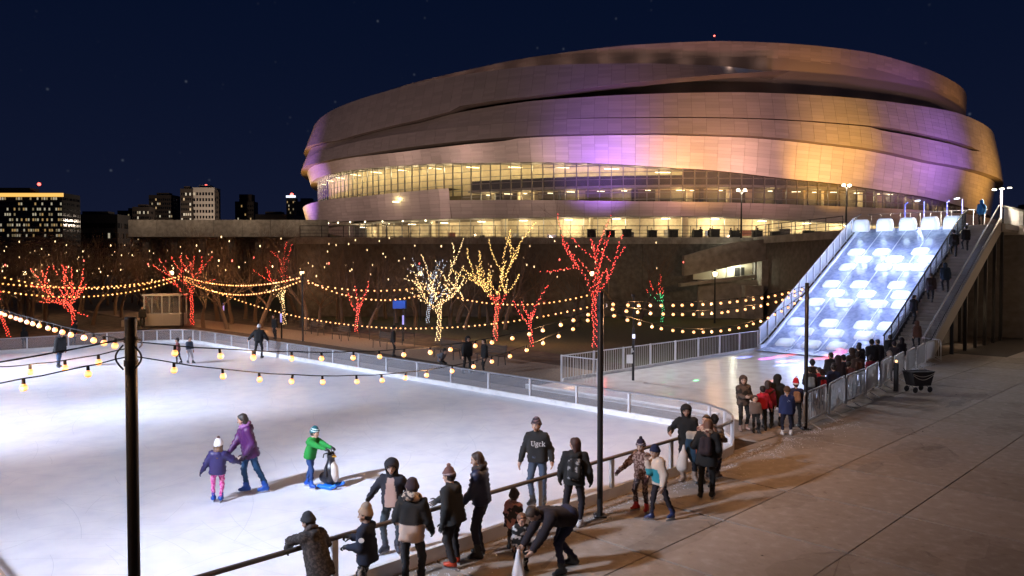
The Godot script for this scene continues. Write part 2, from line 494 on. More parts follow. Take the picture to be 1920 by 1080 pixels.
# --- the paved square ------------------------------------------------------
func make_pavement() -> void:
	var st := ST()
	quad(st, W(-20, -30, -0.05), W(-20, 9.9, -0.05), W(120, 9.9, -0.05), W(120, -30, -0.05))
	quad(st, W(19.4, 9.9, -0.05), W(19.4, 12.6, -0.05), W(60, 12.6, -0.05), W(60, 9.9, -0.05))
	var pv := struct("pavement", st.commit(), M.joint)
	var us := [-2.6]
	while us[-1] < 60.0: us.append(us[-1] + (2.65 if us.size() % 3 else 2.45))
	var vs := [9.86, 7.25, 4.95, 2.6, 0.25, -2.1, -4.45, -6.8, -9.15, -11.5, -13.85]
	var keys := ["paving_warm", "paving_plain", "paving_dull", "paving_pale"]
	for i in us.size() - 1:
		for j in vs.size() - 1:
			var uc: float = (us[i] + us[i + 1]) / 2; var vc: float = (vs[j] + vs[j + 1]) / 2
			var x := (uc - vc) * R2; var d := (uc + vc) * R2
			if d < 7.5 or x / d > 0.85 or x / d < -0.3: continue
			var s := ST()
			cbox(s, Vector3.ZERO, Vector3(us[i + 1] - us[i] - 0.06, 0.05, absf(vs[j + 1] - vs[j]) - 0.02), 0.003)
			var tilt := Basis(Vector3.UP, PI / 4) * Basis(Vector3.RIGHT, rng.randf_range(-0.0012, 0.0012))
			part("paving_slab", s.commit(), M[keys[rng.randi() % 4]], pv, Transform3D(tilt, W(uc, vc, -0.026 + rng.randf_range(-0.002, 0.002))))
	for i in us.size() - 1:
		if us[i + 1] < 20.5 or us[i] > 46: continue
		var s := ST()
		cbox(s, Vector3.ZERO, Vector3(us[i + 1] - maxf(us[i], 19.42) - 0.025, 0.05, 2.5), 0.006)
		part("paving_slab", s.commit(), M[keys[i % 4]], pv, Transform3D(Basis(Vector3.UP, PI / 4), W((maxf(us[i], 19.42) + us[i + 1]) / 2, 11.13, -0.026)))
	for j in 12:
		var s := ST()
		cbox(s, Vector3.ZERO, Vector3(1.95, 0.05, 2.95), 0.006)
		part("paving_slab", s.commit(), M[keys[(j * 3 + 1) % 4]], pv, Transform3D(Basis(Vector3.UP, PI / 4), W(20.42, 13.9 + j * 3.0, -0.028)))
	# scraped ice shavings lying along the foot of the boards
	var sh := ST()
	var n := FastNoiseLite.new(); n.seed = 4; n.frequency = 0.5
	for k in 4200:
		var u := rng.randf_range(4.5, 24.0)
		var off := absf(rng.randfn(0.0, 0.4)) + 0.02
		if n.get_noise_2d(u * 2.0, off * 3.0) < -0.1 or off > 2.2: continue
		var v := 9.62 - off
		var s := rng.randf_range(0.006, 0.02)
		var p := W(u, v, 0.002)
		var a := rng.randf() * TAU
		var x := Vector3(cos(a), 0, sin(a)) * s; var y := Vector3(-sin(a), 0, cos(a)) * s * rng.randf_range(0.4, 1.0)
		var tip := p + Vector3(0, s * 0.6, 0)
		for q in [[x, y], [y, -x], [-x, -y], [-y, x]]: tri(sh, p + q[0], tip, p + q[1])
	stuff(part("ice_shavings", sh.commit(), M.frost, pv))
	var stain := mat("paving_stain", Color(0.07, 0.045, 0.03), 0.7)
	stain.transparency = BaseMaterial3D.TRANSPARENCY_ALPHA; stain.albedo_color.a = 0.11
	var sr := RandomNumberGenerator.new(); sr.seed = 77
	for k in 26:
		var c := Vector2(sr.randf_range(8, 32), 8.9 - absf(sr.randfn(0, 3.0)))
		var sz := Vector2(sr.randf_range(0.4, 2.0), sr.randf_range(0.2, 0.7))
		var ss := ST()
		var ring := []
		for i in 22:
			var a := TAU * i / 22.0
			var q := c + Vector2(cos(a), sin(a)) * sz * (0.75 + 0.5 * n.get_noise_2d(cos(a) * 2.0 + k * 9.0, sin(a) * 2.0))
			ring.append(W(q.x, q.y, 0.003 + 0.0004 * (k % 5)))
		for i in range(1, 21): tri(ss, ring[0], ring[i], ring[i + 1])
		stuff(part("stain", ss.commit(), stain, pv))
	var lf := ST()
	for k in 46:
		var p := W(rng.randf_range(8, 40), rng.randf_range(-6, 8.8), 0.004)
		var a := rng.randf() * TAU; var z := rng.randf_range(0.02, 0.06)
		var x := Vector3(cos(a), 0.1, sin(a)) * z; var y := Vector3(-sin(a), 0.15, cos(a)) * z * 0.55
		quad(lf, p - x, p + y, p + x, p - y)
	stuff(part("leaf", lf.commit(), mat("dead_leaf", Color(0.035, 0.02, 0.012), 0.9), pv))

# --- the raised terrace, its walls and the ramp ------------------------------
func make_terrace() -> void:
	var TY := 7.35
	# terrace deck: front edge 72 m away, running back under the arena
	var poly := PackedVector2Array([Vector2(-20, -72), Vector2(23, -72), Vector2(25.2, -57), Vector2(34, -50.5), Vector2(60, -72), Vector2(160, -72), Vector2(170, -320), Vector2(-90, -320), Vector2(-62, -170), Vector2(-31, -118), Vector2(-24, -82)])
	var st := ST()
	var idx := Geometry2D.triangulate_polygon(poly)
	for i in range(0, idx.size(), 3):
		var a := Vector3(poly[idx[i]].x, TY, poly[idx[i]].y); var b := Vector3(poly[idx[i + 1]].x, TY, poly[idx[i + 1]].y); var c := Vector3(poly[idx[i + 2]].x, TY, poly[idx[i + 2]].y)
		st.set_normal(Vector3.UP)
		for p in ([a, b, c] if (c - a).cross(b - a).y > 0 else [a, c, b]): st.add_vertex(p)
	struct("terrace_paving", st.commit(), M.concrete)
	# retaining walls under its edge; to the east of the slide it is a bridge open below
	var w := thing("retaining_wall", "long concrete retaining wall below the arena terrace, dark behind the bare trees", "wall")
	for q in [[Vector2(-20, -72), Vector2(23, -72), 0.0], [Vector2(-24, -82), Vector2(-20, -72), 0.0], [Vector2(23, -72), Vector2(25.2, -57), 0.0], [Vector2(25.2, -57), Vector2(34, -50.5), 0.0], [Vector2(-31, -118), Vector2(-24, -82), 0.0], [Vector2(-62, -170), Vector2(-31, -118), 0.0]]:
		var a: Vector2 = q[0]; var b: Vector2 = q[1]
		var n := int(ceil(a.distance_to(b) / 6.0))
		var nor := (b - a).orthogonal().normalized()
		for k in n:
			var p := a.lerp(b, (k + 0.003) / n); var p2 := a.lerp(b, (k + 0.997) / n)
			var s := ST()
			var m := (p + p2) / 2
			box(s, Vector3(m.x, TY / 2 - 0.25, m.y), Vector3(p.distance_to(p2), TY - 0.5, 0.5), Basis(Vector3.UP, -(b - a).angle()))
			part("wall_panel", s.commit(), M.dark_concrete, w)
		var cs := ST()
		var mm := (a + b) / 2
		box(cs, Vector3(mm.x, TY - 0.2, mm.y), Vector3(a.distance_to(b) + 0.3, 0.62, 0.9), Basis(Vector3.UP, -(b - a).angle()))
		part("coping", cs.commit(), M.concrete, w)
	var br := thing("terrace_bridge", "pale concrete bridge deck beyond the stairs with a dark opening under it", "bridge")
	st = ST(); box(st, Vector3(97, 6.25, -68), Vector3(126, 2.2, 8)); part("deck", st.commit(), M.concrete, br)
	for k in 5:
		st = ST(); box(st, Vector3(44 + k * 16.0, 2.5, -70), Vector3(1.6, 5.2, 1.6)); part("pier", st.commit(), M.dark_concrete, br)
	omni(Vector3(52, 11.5, -58), Color(1, 0.72, 0.45), 22.0, 0.2)
	omni(Vector3(46, 4.5, -60), Color(1, 0.6, 0.32), 4.0, 0.2)
	# ramp beam, room window, pier and dark undercroft below the terrace corner
	var rp := thing("access_ramp", "concrete access ramp rising to the terrace over a lit room with a slanting window", "ramp")
	st = ST()
	prism(st, PackedVector2Array([Vector2(15.7, 3.85), Vector2(15.7, 5.7), Vector2(20.2, 6.95), Vector2(24.6, 7.36), Vector2(32.0, 7.36), Vector2(32.0, 6.2), Vector2(25.2, 5.85), Vector2(22.6, 5.2)]), -70.5, -69.5)
	part("ramp_wall", st.commit(), M.concrete, rp)
	st = ST()
	prism(st, PackedVector2Array([Vector2(22.6, 0), Vector2(22.6, 5.2), Vector2(24.6, 5.7), Vector2(24.5, 4.9), Vector2(23.7, 3.5), Vector2(22.75, 2.2)]), -70.4, -69.0)
	part("curved_pier", st.commit(), M.concrete, rp)
	st = ST(); box(st, Vector3(21.8, 1.5, -69.4), Vector3(1.6, 3.0, 1.7)); part("plinth", st.commit(), M.concrete, rp)
	st = ST(); box(st, Vector3(29, 3.0, -71.2), Vector3(13, 6.0, 0.6)); part("undercroft_wall", st.commit(), M.dark_concrete, rp)
	# the lit room
	st = ST(); box(st, Vector3(19.8, 1.7, -70.2), Vector3(5.4, 3.6, 0.4)); part("room_front", st.commit(), M.concrete, rp)
	st = ST(); box(st, Vector3(19.8, 4.4, -71.6), Vector3(5.6, 1.8, 0.1)); part("room_wall", st.commit(), mat("cream_paint", Color(0.6, 0.55, 0.42)), rp)
	for k in 4:
		st = ST(); box(st, Vector3(18.4 + k * 1.3, 4.35 + k * 0.1, -70.1), Vector3(0.07, 1.7, 0.1)); part("window_frame", st.commit(), M.white_metal, rp)
	st = ST(); box(st, Vector3(21.2, 4.1, -71.1), Vector3(0.9, 1.1, 0.1)); part("notice_board", st.commit(), M.dark_metal, rp)
	st = ST(); box(st, Vector3(20.6, 5.05, -70.95), Vector3(2.2, 0.06, 0.25)); part("light_tube", st.commit(), glow("room_light", Color(0.9, 0.95, 0.8), 5.0), rp)
	omni(Vector3(20.6, 4.85, -70.8), Color(0.95, 0.95, 0.7), 6.0, 0.2)
	st = ST()
	box(st, Vector3(18.6, 3.45, -69.3), Vector3(6.8, 0.3, 1.0), Basis(Vector3.BACK, 0.12)); part("planter_edge", st.commit(), M.concrete, rp)
	# railing along the terrace edge
	for q in [[Vector2(-20, -72.1), Vector2(23, -72.1), "thin metal railing along the terrace edge in front of the lobby"], [Vector2(23, -71.8), Vector2(25.1, -58), "short metal railing from the terrace edge to the slide top"], [Vector2(42, -64.2), Vector2(75, -64.2), "metal railing on the bridge deck beyond the stairs"]]:
		var a: Vector2 = q[0]; var b: Vector2 = q[1]
		var rl := thing("terrace_railing", q[2], "railing")
		var n := int(a.distance_to(b) / 2.0)
		var ang := -(b - a).angle()
		for k in n + 1:
			var p := a.lerp(b, float(k) / n)
			var s := ST(); box(s, Vector3(p.x, TY + 0.66, p.y), Vector3(0.06, 1.1, 0.06)); part("post", s.commit(), M.dark_metal, rl)
		var m := (a + b) / 2
		for y in [0.2, 0.5, 0.8, 1.2]:
			var s := ST(); box(s, Vector3(m.x, TY + y, m.y + 0.045), Vector3(a.distance_to(b), 0.035 if y < 1 else 0.06, 0.03), Basis(Vector3.UP, ang)); part("rail", s.commit(), M.dark_metal, rl)
	# parapet of the road behind the grove, pale in the city light
	var pa := thing("road_parapet", "pale concrete parapet of a raised road behind the grove, beside the arena", "parapet wall")
	for k in 7:
		st = ST(); box(st, Vector3(-54.5 + k * 4.2, 10.3, -113.0), Vector3(4.16, 2.5, 0.6)); part("parapet_panel", st.commit(), M.concrete, pa)
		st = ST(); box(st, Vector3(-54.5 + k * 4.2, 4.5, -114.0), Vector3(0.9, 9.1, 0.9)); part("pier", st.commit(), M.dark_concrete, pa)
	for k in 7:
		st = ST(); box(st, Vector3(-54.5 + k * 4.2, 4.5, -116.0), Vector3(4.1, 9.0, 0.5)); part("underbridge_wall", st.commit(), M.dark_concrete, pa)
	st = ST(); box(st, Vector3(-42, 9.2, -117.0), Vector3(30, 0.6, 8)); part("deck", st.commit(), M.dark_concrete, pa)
	for k in 4: omni(Vector3(-54 + k * 7.5, 12.6, -109.0), Color(1, 0.75, 0.52), 6.0, 0.3)
	# terrace lamps
	var lp := terrace_lamp()
	lp.position = Vector3(21.3, TY, -71.0)
	lp.set_meta("label", "terrace lamp post with two lit heads in front of the lobby glass")
	dup(lp, "terrace_lamp", Vector3(29.2, TY, -66.8), 0.4, "terrace lamp post just beside the top of the slide's metal side wall")
	omni(Vector3(21.3, 11.7, -70.6), Color(1, 0.8, 0.55), 9.0, 0.15)
	omni(Vector3(29.2, 11.7, -66.4), Color(1, 0.8, 0.55), 9.0, 0.15)
	# low seats and bins along the terrace
	var bench: Node3D
	for k in 12:
		var x := 8.0 + k * 2.2 + rng.randf_range(-0.5, 0.5)
		if k == 0:
			bench = thing("planter_box", "dark planter box standing on the terrace behind the railing", "planter", Vector3(x, TY, -80), 0.0, "planters on the terrace")
			st = ST(); box(st, Vector3(0, 0.6, 0), Vector3(0.9, 1.2, 0.7)); part("tub", st.commit(), M.dark_metal, bench)
			st = ST(); box(st, Vector3(0, 1.23, 0), Vector3(1.0, 0.08, 0.8)); part("rim", st.commit(), M.black_paint, bench)
		else:
			dup(bench, "planter_box", Vector3(x, TY + (rng.randf_range(-0.3, 0.0)), -80 + rng.randf_range(-2, 2)), 0)

func terrace_lamp() -> Node3D:
	var t := thing("terrace_lamp", "terrace lamp post", "lamp post")
	var st := ST(); tube(st, [Vector3.ZERO, Vector3(0, 4.3, 0)], [0.1, 0.05], 8); part("post", st.commit(), M.dark_metal, t)
	for s in [-1, 1]:
		st = ST(); tube(st, [Vector3(0, 4.1, 0), Vector3(s * 0.3, 4.4, 0)], 0.035, 6); part("arm", st.commit(), M.dark_metal, t)
		var h := part("lamp_head", ball(0.16), glow("lamp_glow", Color(1.0, 0.82, 0.55), 9.0), t, Transform3D(Basis(), Vector3(s * 0.33, 4.45, 0)))
		h.scale = Vector3(1, 0.8, 1)
	return t

# --- the arena ---------------------------------------------------------------
func band_mesh(p0: float, p1: float, step: float, top: Array, bot: Array, rt: float, rb: float, inset := 0.0) -> ArrayMesh:
	var st := ST()
	var n := int(ceil((p1 - p0) / step))
	for i in n:
		var a := lerpf(p0, p1, float(i) / n); var b := lerpf(p0, p1, float(i + 1) / n)
		quad(st, AR(a, rb - inset, lerp_list(bot, a)), AR(a, rt - inset, lerp_list(top, a)), AR(b, rt - inset, lerp_list(top, b)), AR(b, rb - inset, lerp_list(bot, b)))
		# lip at the bottom and the top so that the shell reads as thick
		quad(st, AR(a, rb - inset, lerp_list(bot, a)), AR(b, rb - inset, lerp_list(bot, b)), AR(b, rb - 3.5, lerp_list(bot, b) + 0.05), AR(a, rb - 3.5, lerp_list(bot, a) + 0.05))
		quad(st, AR(a, rt - inset, lerp_list(top, a)), AR(a, rt - 4.5, lerp_list(top, a) + 0.1), AR(b, rt - 4.5, lerp_list(top, b) + 0.1), AR(b, rt - inset, lerp_list(top, b)))
	return st.commit()

func clad(parent: Node, p0: float, p1: float, top: Array, bot: Array, rt: float, rb: float, single: Array) -> void:
	# metal cladding: rows of long panels that follow the sweep of the band, with open joints
	var hmax := 0.0
	for i in 12: hmax = maxf(hmax, lerp_list(top, lerpf(p0, p1, i / 11.0)) - lerp_list(bot, lerpf(p0, p1, i / 11.0)))
	var rows := maxi(2, int(round(hmax / 0.72)))
	var cols := int(round((p1 - p0) / 1.5))
	var rest := [ST(), ST(), ST()]
	for c in cols:
		var a := lerpf(p0, p1, (c + 0.008) / cols); var b := lerpf(p0, p1, (c + 0.992) / cols)
		var ta := lerp_list(top, a); var tb := lerp_list(top, b); var ba := lerp_list(bot, a); var bb := lerp_list(bot, b)
		if minf(ta - ba, tb - bb) < 0.25: continue
		for r in rows:
			var f0 := (r + 0.02) / rows; var f1 := (r + 0.98) / rows
			var s: SurfaceTool
			var solo: bool = single[0] > 0 and a > 6.0 and a < 29.0 and r < rows - 1
			var tone := rng.randi() % 3
			s = ST() if solo else rest[tone]
			var q := rng.randf_range(0.05, 0.065)
			var q1: float = lerpf(rb, rt, f0) + q; var q2: float = lerpf(rb, rt, f1) + q
			var A := AR(a, q1, lerpf(ba, ta, f0)); var B := AR(a, q2, lerpf(ba, ta, f1)); var C := AR(b, q2, lerpf(bb, tb, f1)); var D := AR(b, q1, lerpf(bb, tb, f0))
			quad(s, A, B, C, D)
			var e := (AR(a, 90, 0) - AR(a, 90.05, 0))
			quad(s, B, B + e, C + e, C); quad(s, A + e, A, D, D + e); quad(s, A + e, B + e, B, A); quad(s, D, C, C + e, D + e)
			if solo:
				single[0] -= 1
				part("cladding_panel", s.commit(), M["cladding_%d" % tone], parent)
	for k in 3: stuff(part("cladding", rest[k].commit(), M["cladding_%d" % k], parent))

func make_arena() -> void:
	for k in 3:
		var c: float = [0.44, 0.47, 0.41][k]
		mat("cladding_%d" % k, Color(c, c * 0.97, c * 0.94), 0.4, 0.45)
	mat("cladding_gap", Color(0.13, 0.115, 0.105), 0.9)
	mat("roof_metal", Color(0.2, 0.17, 0.16), 0.55, 0.3)
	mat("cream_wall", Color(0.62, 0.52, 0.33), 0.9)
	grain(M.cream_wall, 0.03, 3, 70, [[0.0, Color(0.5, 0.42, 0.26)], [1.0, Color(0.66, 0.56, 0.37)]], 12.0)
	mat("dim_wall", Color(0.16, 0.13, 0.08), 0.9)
	mat("mullion_metal", Color(0.2, 0.2, 0.19), 0.4, 0.5)
	var T0 := [[-70, 39.5], [-40, 40.6], [-28.9, 41.1], [-22.3, 41.5], [-12.2, 42.4], [1.3, 43.3], [11.1, 43.7], [21.6, 43.7], [31.4, 43.6], [42.3, 42.9], [52.7, 42.5], [63.4, 42.6], [100, 42]]
	var B1t := [[-100, 38.5], [-61, 38.6], [-49.6, 38.9], [-36.3, 39.0], [-26, 39.4], [-20.3, 39.5], [-11.1, 39.6], [1.2, 38.9], [9, 38.4], [17.7, 37.3]]
	var B1b := [[-100, 33.5], [-57.9, 32.8], [-51.6, 32.0], [-43.2, 31.0], [-35, 31.25], [-26.9, 31.8], [-20.4, 32.7], [-20.0, 33.4], [-10.8, 33.9], [1.2, 35.3], [7, 36], [12.8, 36.7], [17.7, 37.28]]
	var B2t := [[-100, 33.3], [-58.7, 32.6], [-51.2, 31.8], [-39.9, 30.9], [-26.8, 31.5], [-20, 32.6], [-10.7, 33.3], [1.2, 33.5], [12.8, 33.7], [25.8, 33.6], [33.8, 33.5], [44.9, 33.6], [54.4, 33.2], [75, 32.6], [100, 32.6]]
	var B2b := [[-100, 28.2], [-55.8, 27.9], [-49.1, 27.3], [-36.3, 26.8], [-24.6, 26.9], [-17.1, 27.0], [-10.5, 27.0], [1.2, 26.7], [12.6, 26.2], [25.3, 25.0], [37.8, 23.3], [54.7, 22.7], [100, 22.5]]
	var B3b := [[-100, 25.2], [-56.9, 25.1], [-43.5, 24.7], [-26, 23.8], [-11.1, 22.8], [-4.8, 22.3], [7.2, 21], [19.7, 19.3], [35.5, 17.6], [48, 16.2], [55.8, 15.6], [100, 15.5]]
	var Ct := [[-100, 19.2], [-59.6, 19.1], [-49.7, 19.0], [-34.2, 18.6], [-21.4, 18.8], [-21.3, 16.6], [1.2, 15.5], [25.5, 14.8], [44.1, 14.6], [53, 14.3], [100, 14.3]]
	var Cb := [[-100, 16.2], [-66.2, 15.6], [-52, 14.4], [-25.3, 13.4], [-10.8, 13.1], [7.1, 13], [26.1, 12.1], [39.3, 11.6], [53.3, 11], [100, 11]]
	# the slot that splits the second band: a hairline at first, then a wide gap
	var Sl := [[-100, 30], [-5, 29.6], [1.2, 29.35], [12.8, 29.15], [28.6, 28.65], [28.9, 28.45], [40, 27.6], [49.6, 26.9], [49.9, 27.0], [100, 27]]
	var Sg := [[-100, 0.02], [-6, 0.02], [-4, 0.14], [28.6, 0.2], [28.9, 0.75], [49.6, 0.7], [49.9, 0.02], [100, 0.02]]
	var S2t := []; var S2b := []
	for i in 81:
		var p := -100.0 + 2.5 * i
		S2t.append([p, lerp_list(Sl, p) - lerp_list(Sg, p) / 2]); S2b.append([p, lerp_list(Sl, p) + lerp_list(Sg, p) / 2])
	var B3t := []
	for i in 81:
		var p := -100.0 + 2.5 * i
		B3t.append([p, lerp_list(B2b, p) - (0.4 * clampf((p + 38.0) / 8.0, 0.0, 1.0) if p < -14.0 else 0.05)])
	var t := thing("arena", "huge round arena with curved metal-clad bands, lit glazing and violet and amber floodlights", "arena")
	# core drum and roof
	var st := ST()
	for i in 72:
		var a := i * 5.0; var b := a + 5.0
		var f := func(p: float) -> float: return lerp_list(T0, p if p <= 100 else (p - 360 if p > 260 else 42.0))
		quad(st, AR(a, 80.5, 7.0), AR(a, 81.0, f.call(a)), AR(b, 81.0, f.call(b)), AR(b, 80.5, 7.0))
		quad(st, AR(a, 81, f.call(a)), AR(a, 40, 44.5), AR(b, 40, 44.5), AR(b, 81, f.call(b)))
		tri(st, AR(a, 40, 44.5), AR(0, 0, 45), AR(b, 40, 44.5))
	part("roof", st.commit(), M.roof_metal, t)
	var uc := part("upper_wall", band_mesh(-70, 95, 1.5, T0, [[-100, 30.0], [100, 30.0]], 81.2, 81.0), M.roof_metal, t)
	for k in 3: mat("roof_cladding_%d" % k, Color(0.24 + 0.02 * k, 0.2 + 0.016 * k, 0.185 + 0.015 * k), 0.6, 0.2)
	var single := [0]
	var keep := [M.cladding_0, M.cladding_1, M.cladding_2]
	for k in 3: M["cladding_%d" % k] = M["roof_cladding_%d" % k]
	clad(uc, -70, 95, T0, [[-100, 34.0], [-10, 35.5], [8, 38.3], [20, 38.3], [40, 37.4], [65, 36.2], [100, 36.2]], 81.2, 81.0, single)
	for k in 3: M["cladding_%d" % k] = keep[k]
	# swooping bands
	single = [72]
	var defs := [["facade_band", -100.0, 17.7, B1t, B1b, 85.5, 87.6], ["facade_band", -100.0, 100.0, B2t, S2b, 86.6, 87.8], ["facade_band", -100.0, 100.0, S2t, B2b, 87.8, 88.4], ["facade_band", -100.0, 100.0, B3t, B3b, 86.9, 86.1], ["facade_band", -100.0, -21.4, Ct, Cb, 88.0, 87.2], ["facade_band", -21.3, 100.0, Ct, Cb, 88.0, 87.2]]
	for d in defs:
		var bm := part(d[0], band_mesh(d[1], d[2], 1.5, d[3], d[4], d[5], d[6]), M.cladding_gap, t)
		single[0] = 72 if d[4] != B1b else 30
		clad(bm, d[1], d[2], d[3], d[4], d[5], d[6], single)
	# floors and walls behind the glazing
	var ring := func(p0: float, p1: float, r0: float, h0: float, r1: float, h1: float) -> ArrayMesh:
		var s := ST()
		var n := int(ceil((p1 - p0) / 2.0))
		for i in n:
			var a := lerpf(p0, p1, float(i) / n); var b := lerpf(p0, p1, float(i + 1) / n)
			quad(s, AR(a, r0, h0), AR(a, r1, h1), AR(b, r1, h1), AR(b, r0, h0))
		return s.commit()
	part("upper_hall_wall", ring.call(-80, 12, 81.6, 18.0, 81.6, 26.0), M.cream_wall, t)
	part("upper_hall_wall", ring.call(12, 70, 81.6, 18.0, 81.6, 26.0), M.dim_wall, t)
	part("upper_floor", ring.call(-20, 75, 81.6, 18.15, 84.9, 18.15), M.dim_wall, t)
	part("floor_edge", ring.call(-20, 75, 84.85, 18.1, 84.85, 18.5), M.mullion_metal, t)
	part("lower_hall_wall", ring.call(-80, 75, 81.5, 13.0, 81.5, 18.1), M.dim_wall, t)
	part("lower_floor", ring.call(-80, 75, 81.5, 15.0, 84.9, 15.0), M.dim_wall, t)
	# dark solar glass between the floors
	var dark := mat("dark_glass", Color(0.012, 0.014, 0.018), 0.08)
	for i in 62:
		var a := -19.5 + i * 1.35
		var s := ST()
		var lo := 18.3; var hi := minf(20.15 if a < 5.0 else 21.5, lerp_list(B3b, a) - 0.05)
		if hi < lo + 0.2: break
		quad(s, AR(a + 0.05, 84.8, lo), AR(a + 0.05, 84.8, hi), AR(a + 1.3, 84.8, hi), AR(a + 1.3, 84.8, lo))
		part("dark_pane", s.commit(), dark, t)
	# curtain wall
	var g0 := -60.0
	var k := 0
	var panes := ST()
	while g0 < 58.0:
		var g1 := g0 + 1.35
		var top := lerp_list(B3b, g0) + 0.1
		var bot := maxf(lerp_list(Ct, g0) - 1.2, 14.2)
		var s := ST()
		var p := AR(g0, 85.0, 0)
		box(s, Vector3(p.x, (top + bot) / 2, p.z), Vector3(0.16, top - bot, 0.2), Basis(Vector3.UP, deg_to_rad(g0 - 8.65)))
		part("mullion", s.commit(), M.mullion_metal, t)
		var y := 25.4
		var row := 0
		while y > bot:
			var y0 := maxf(y - 1.16, bot); var y1 := minf(y, top)
			if y1 - y0 > 0.15 and (row % 6) < 7:
				var q := ST() if k < 230 and absf(g0) < 38 else panes
				quad(q, AR(g0 + 0.06, 84.98, y0 + 0.04), AR(g0 + 0.06, 84.98, y1 - 0.04), AR(g1 - 0.06, 84.98, y1 - 0.04), AR(g1 - 0.06, 84.98, y0 + 0.04))
				if q != panes:
					part("pane", q.commit(), M.pane_glass, t); k += 1
			y -= 1.16; row += 1
		g0 = g1
	stuff(part("pane", panes.commit(), M.pane_glass, t))
	for r in 9:
		var y := 25.4 - r * 1.16
		var s := ST()
		var a := -60.0
		while a < 58:
			if y < lerp_list(B3b, a) and y > lerp_list(Ct, a) - 1.0:
				quad(s, AR(a, 85.1, y - 0.08), AR(a, 85.1, y + 0.05), AR(a + 1.35, 85.1, y + 0.05), AR(a + 1.35, 85.1, y - 0.08))
				quad(s, AR(a, 85.1, y + 0.05), AR(a, 84.9, y + 0.05), AR(a + 1.35, 84.9, y + 0.05), AR(a + 1.35, 85.1, y + 0.05))
			a += 1.35
		part("transom", s.commit(), M.mullion_metal, t)
	# ceiling lamps of the upper and lower halls
	var strip := glow("hall_light", Color(1.0, 0.82, 0.45), 5.0)
	for i in 13:
		var a := -62.0 + i * 6.0
		var h := minf(24.6, lerp_list(B3b, a) - 0.5)
		var s := ST(); box(s, AR(a, 83.2, h), Vector3(2.6, 0.08, 0.3), Basis(Vector3.UP, deg_to_rad(-a + 8.65)))
		part("hall_lamp", s.commit(), strip, t)
		for j in 2: omni(AR(a + j * 3.0, 84.1, h - 0.45), Color(1.0, 0.8, 0.42), 9.0 if a < -20 else (7.0 if a < 6 else 1.5), 0.4)
	for i in 26:
		var a := -18.0 + i * 2.9 + rng.randf_range(-1, 1)
		var s := ST(); box(s, AR(a, 83.0 + rng.randf_range(-0.8, 0.8), 17.7), Vector3(rng.randf_range(0.3, 1.6), 0.08, 0.2), Basis(Vector3.UP, deg_to_rad(-a + 8.65)))
		part("hall_lamp", s.commit(), strip, t)
		if i % 2 == 0: omni(AR(a, 83.2, 17.3), Color(1.0, 0.8, 0.45), rng.randf_range(2.0, 7.0), 0.2)
		# columns and furniture of the lower hall
		s = ST(); box(s, AR(a + 1.2, 82.4, 16.5), Vector3(rng.randf_range(0.2, 1.4), 3.0, 0.4), Basis(Vector3.UP, deg_to_rad(-a + 8.65)))
		part("column", s.commit(), M.cream_wall if i % 3 else M.dark_metal, t)
	# lobby behind the ground-floor glass
	part("lobby_wall", ring.call(-44, 60, 80.6, 7.3, 80.6, 14.5), M.cream_wall, t)
	part("solid_base_wall", ring.call(-85, -43.8, 84.0, 7.3, 84.0, 17.0), M.concrete, t)
	part("soffit", ring.call(-85, 75, 80.7, 13.45, 87.3, 13.45), M.concrete, t)
	var lob := glow("lobby_light", Color(1.0, 0.84, 0.5), 7.0)
	for i in 18:
		var a := -42.0 + i * 5.8
		var h := minf(12.9, lerp_list(Cb, a) - 0.1)
		var s := ST(); box(s, AR(a, 83.0, h), Vector3(1.4, 0.1, 0.5), Basis(Vector3.UP, deg_to_rad(-a + 8.65)))
		part("lobby_lamp", s.commit(), lob, t)
		omni(AR(a, 83.0, h - 0.5), Color(1.0, 0.83, 0.52), (15.0 if i % 3 else 28.0) * (0.4 if a < -20 else 1.0), 0.3)
	for i in 64:
		var a := -43.5 + i * 1.6
		var s := ST(); box(s, AR(a, 85.2, 10.4), Vector3(0.09, 6.0, 0.2), Basis(Vector3.UP, deg_to_rad(-a + 8.65)))
		part("lobby_mullion", s.commit(), M.mullion_metal, t)
		if i < 63:
			s = ST(); quad(s, AR(a + 0.05, 85.15, 7.4), AR(a + 0.05, 85.15, 13.2), AR(a + 1.55, 85.15, 13.2), AR(a + 1.55, 85.15, 7.4))
			part("lobby_pane", s.commit(), M.pane_glass, t)
		if i % 7 == 3:
			s = ST(); box(s, AR(a + 0.6, 82.5, 10.4), Vector3(rng.randf_range(0.5, 1.3), 6.1, 0.8), Basis(Vector3.UP, deg_to_rad(-a + 8.65)))
			part("lobby_column", s.commit(), M.cream_wall, t)
		elif i % 3 == 0:
			s = ST(); box(s, AR(a + 0.4, 82.0, 10.2 + rng.randf_range(-0.5, 0.4)), Vector3(rng.randf_range(0.6, 2.0), rng.randf_range(0.6, 1.6), 0.4), Basis(Vector3.UP, deg_to_rad(-a + 8.65)))
			part("display_stand", s.commit(), mat("display_%d" % (i % 4), [Color(0.25, 0.08, 0.05), Color(0.1, 0.12, 0.2), Color(0.3, 0.28, 0.25), Color(0.05, 0.05, 0.05)][i % 4]), t)
	# small lamps under the eave by the solid wall, a bright niche in the white wedge
	for i in 9:
		var a := -58.0 + i * 4.0
		part("eave_lamp", ball(0.13, 6, 4), glow("eave_glow", Color(1.0, 0.85, 0.5), 12.0), t, Transform3D(Basis(), AR(a, 86.0, lerp_list(Cb, a) - 0.15)))
		if i % 2 == 0: omni(AR(a, 86.0, lerp_list(Cb, a) - 0.5), Color(1, 0.8, 0.45), 0.9, 0.12)
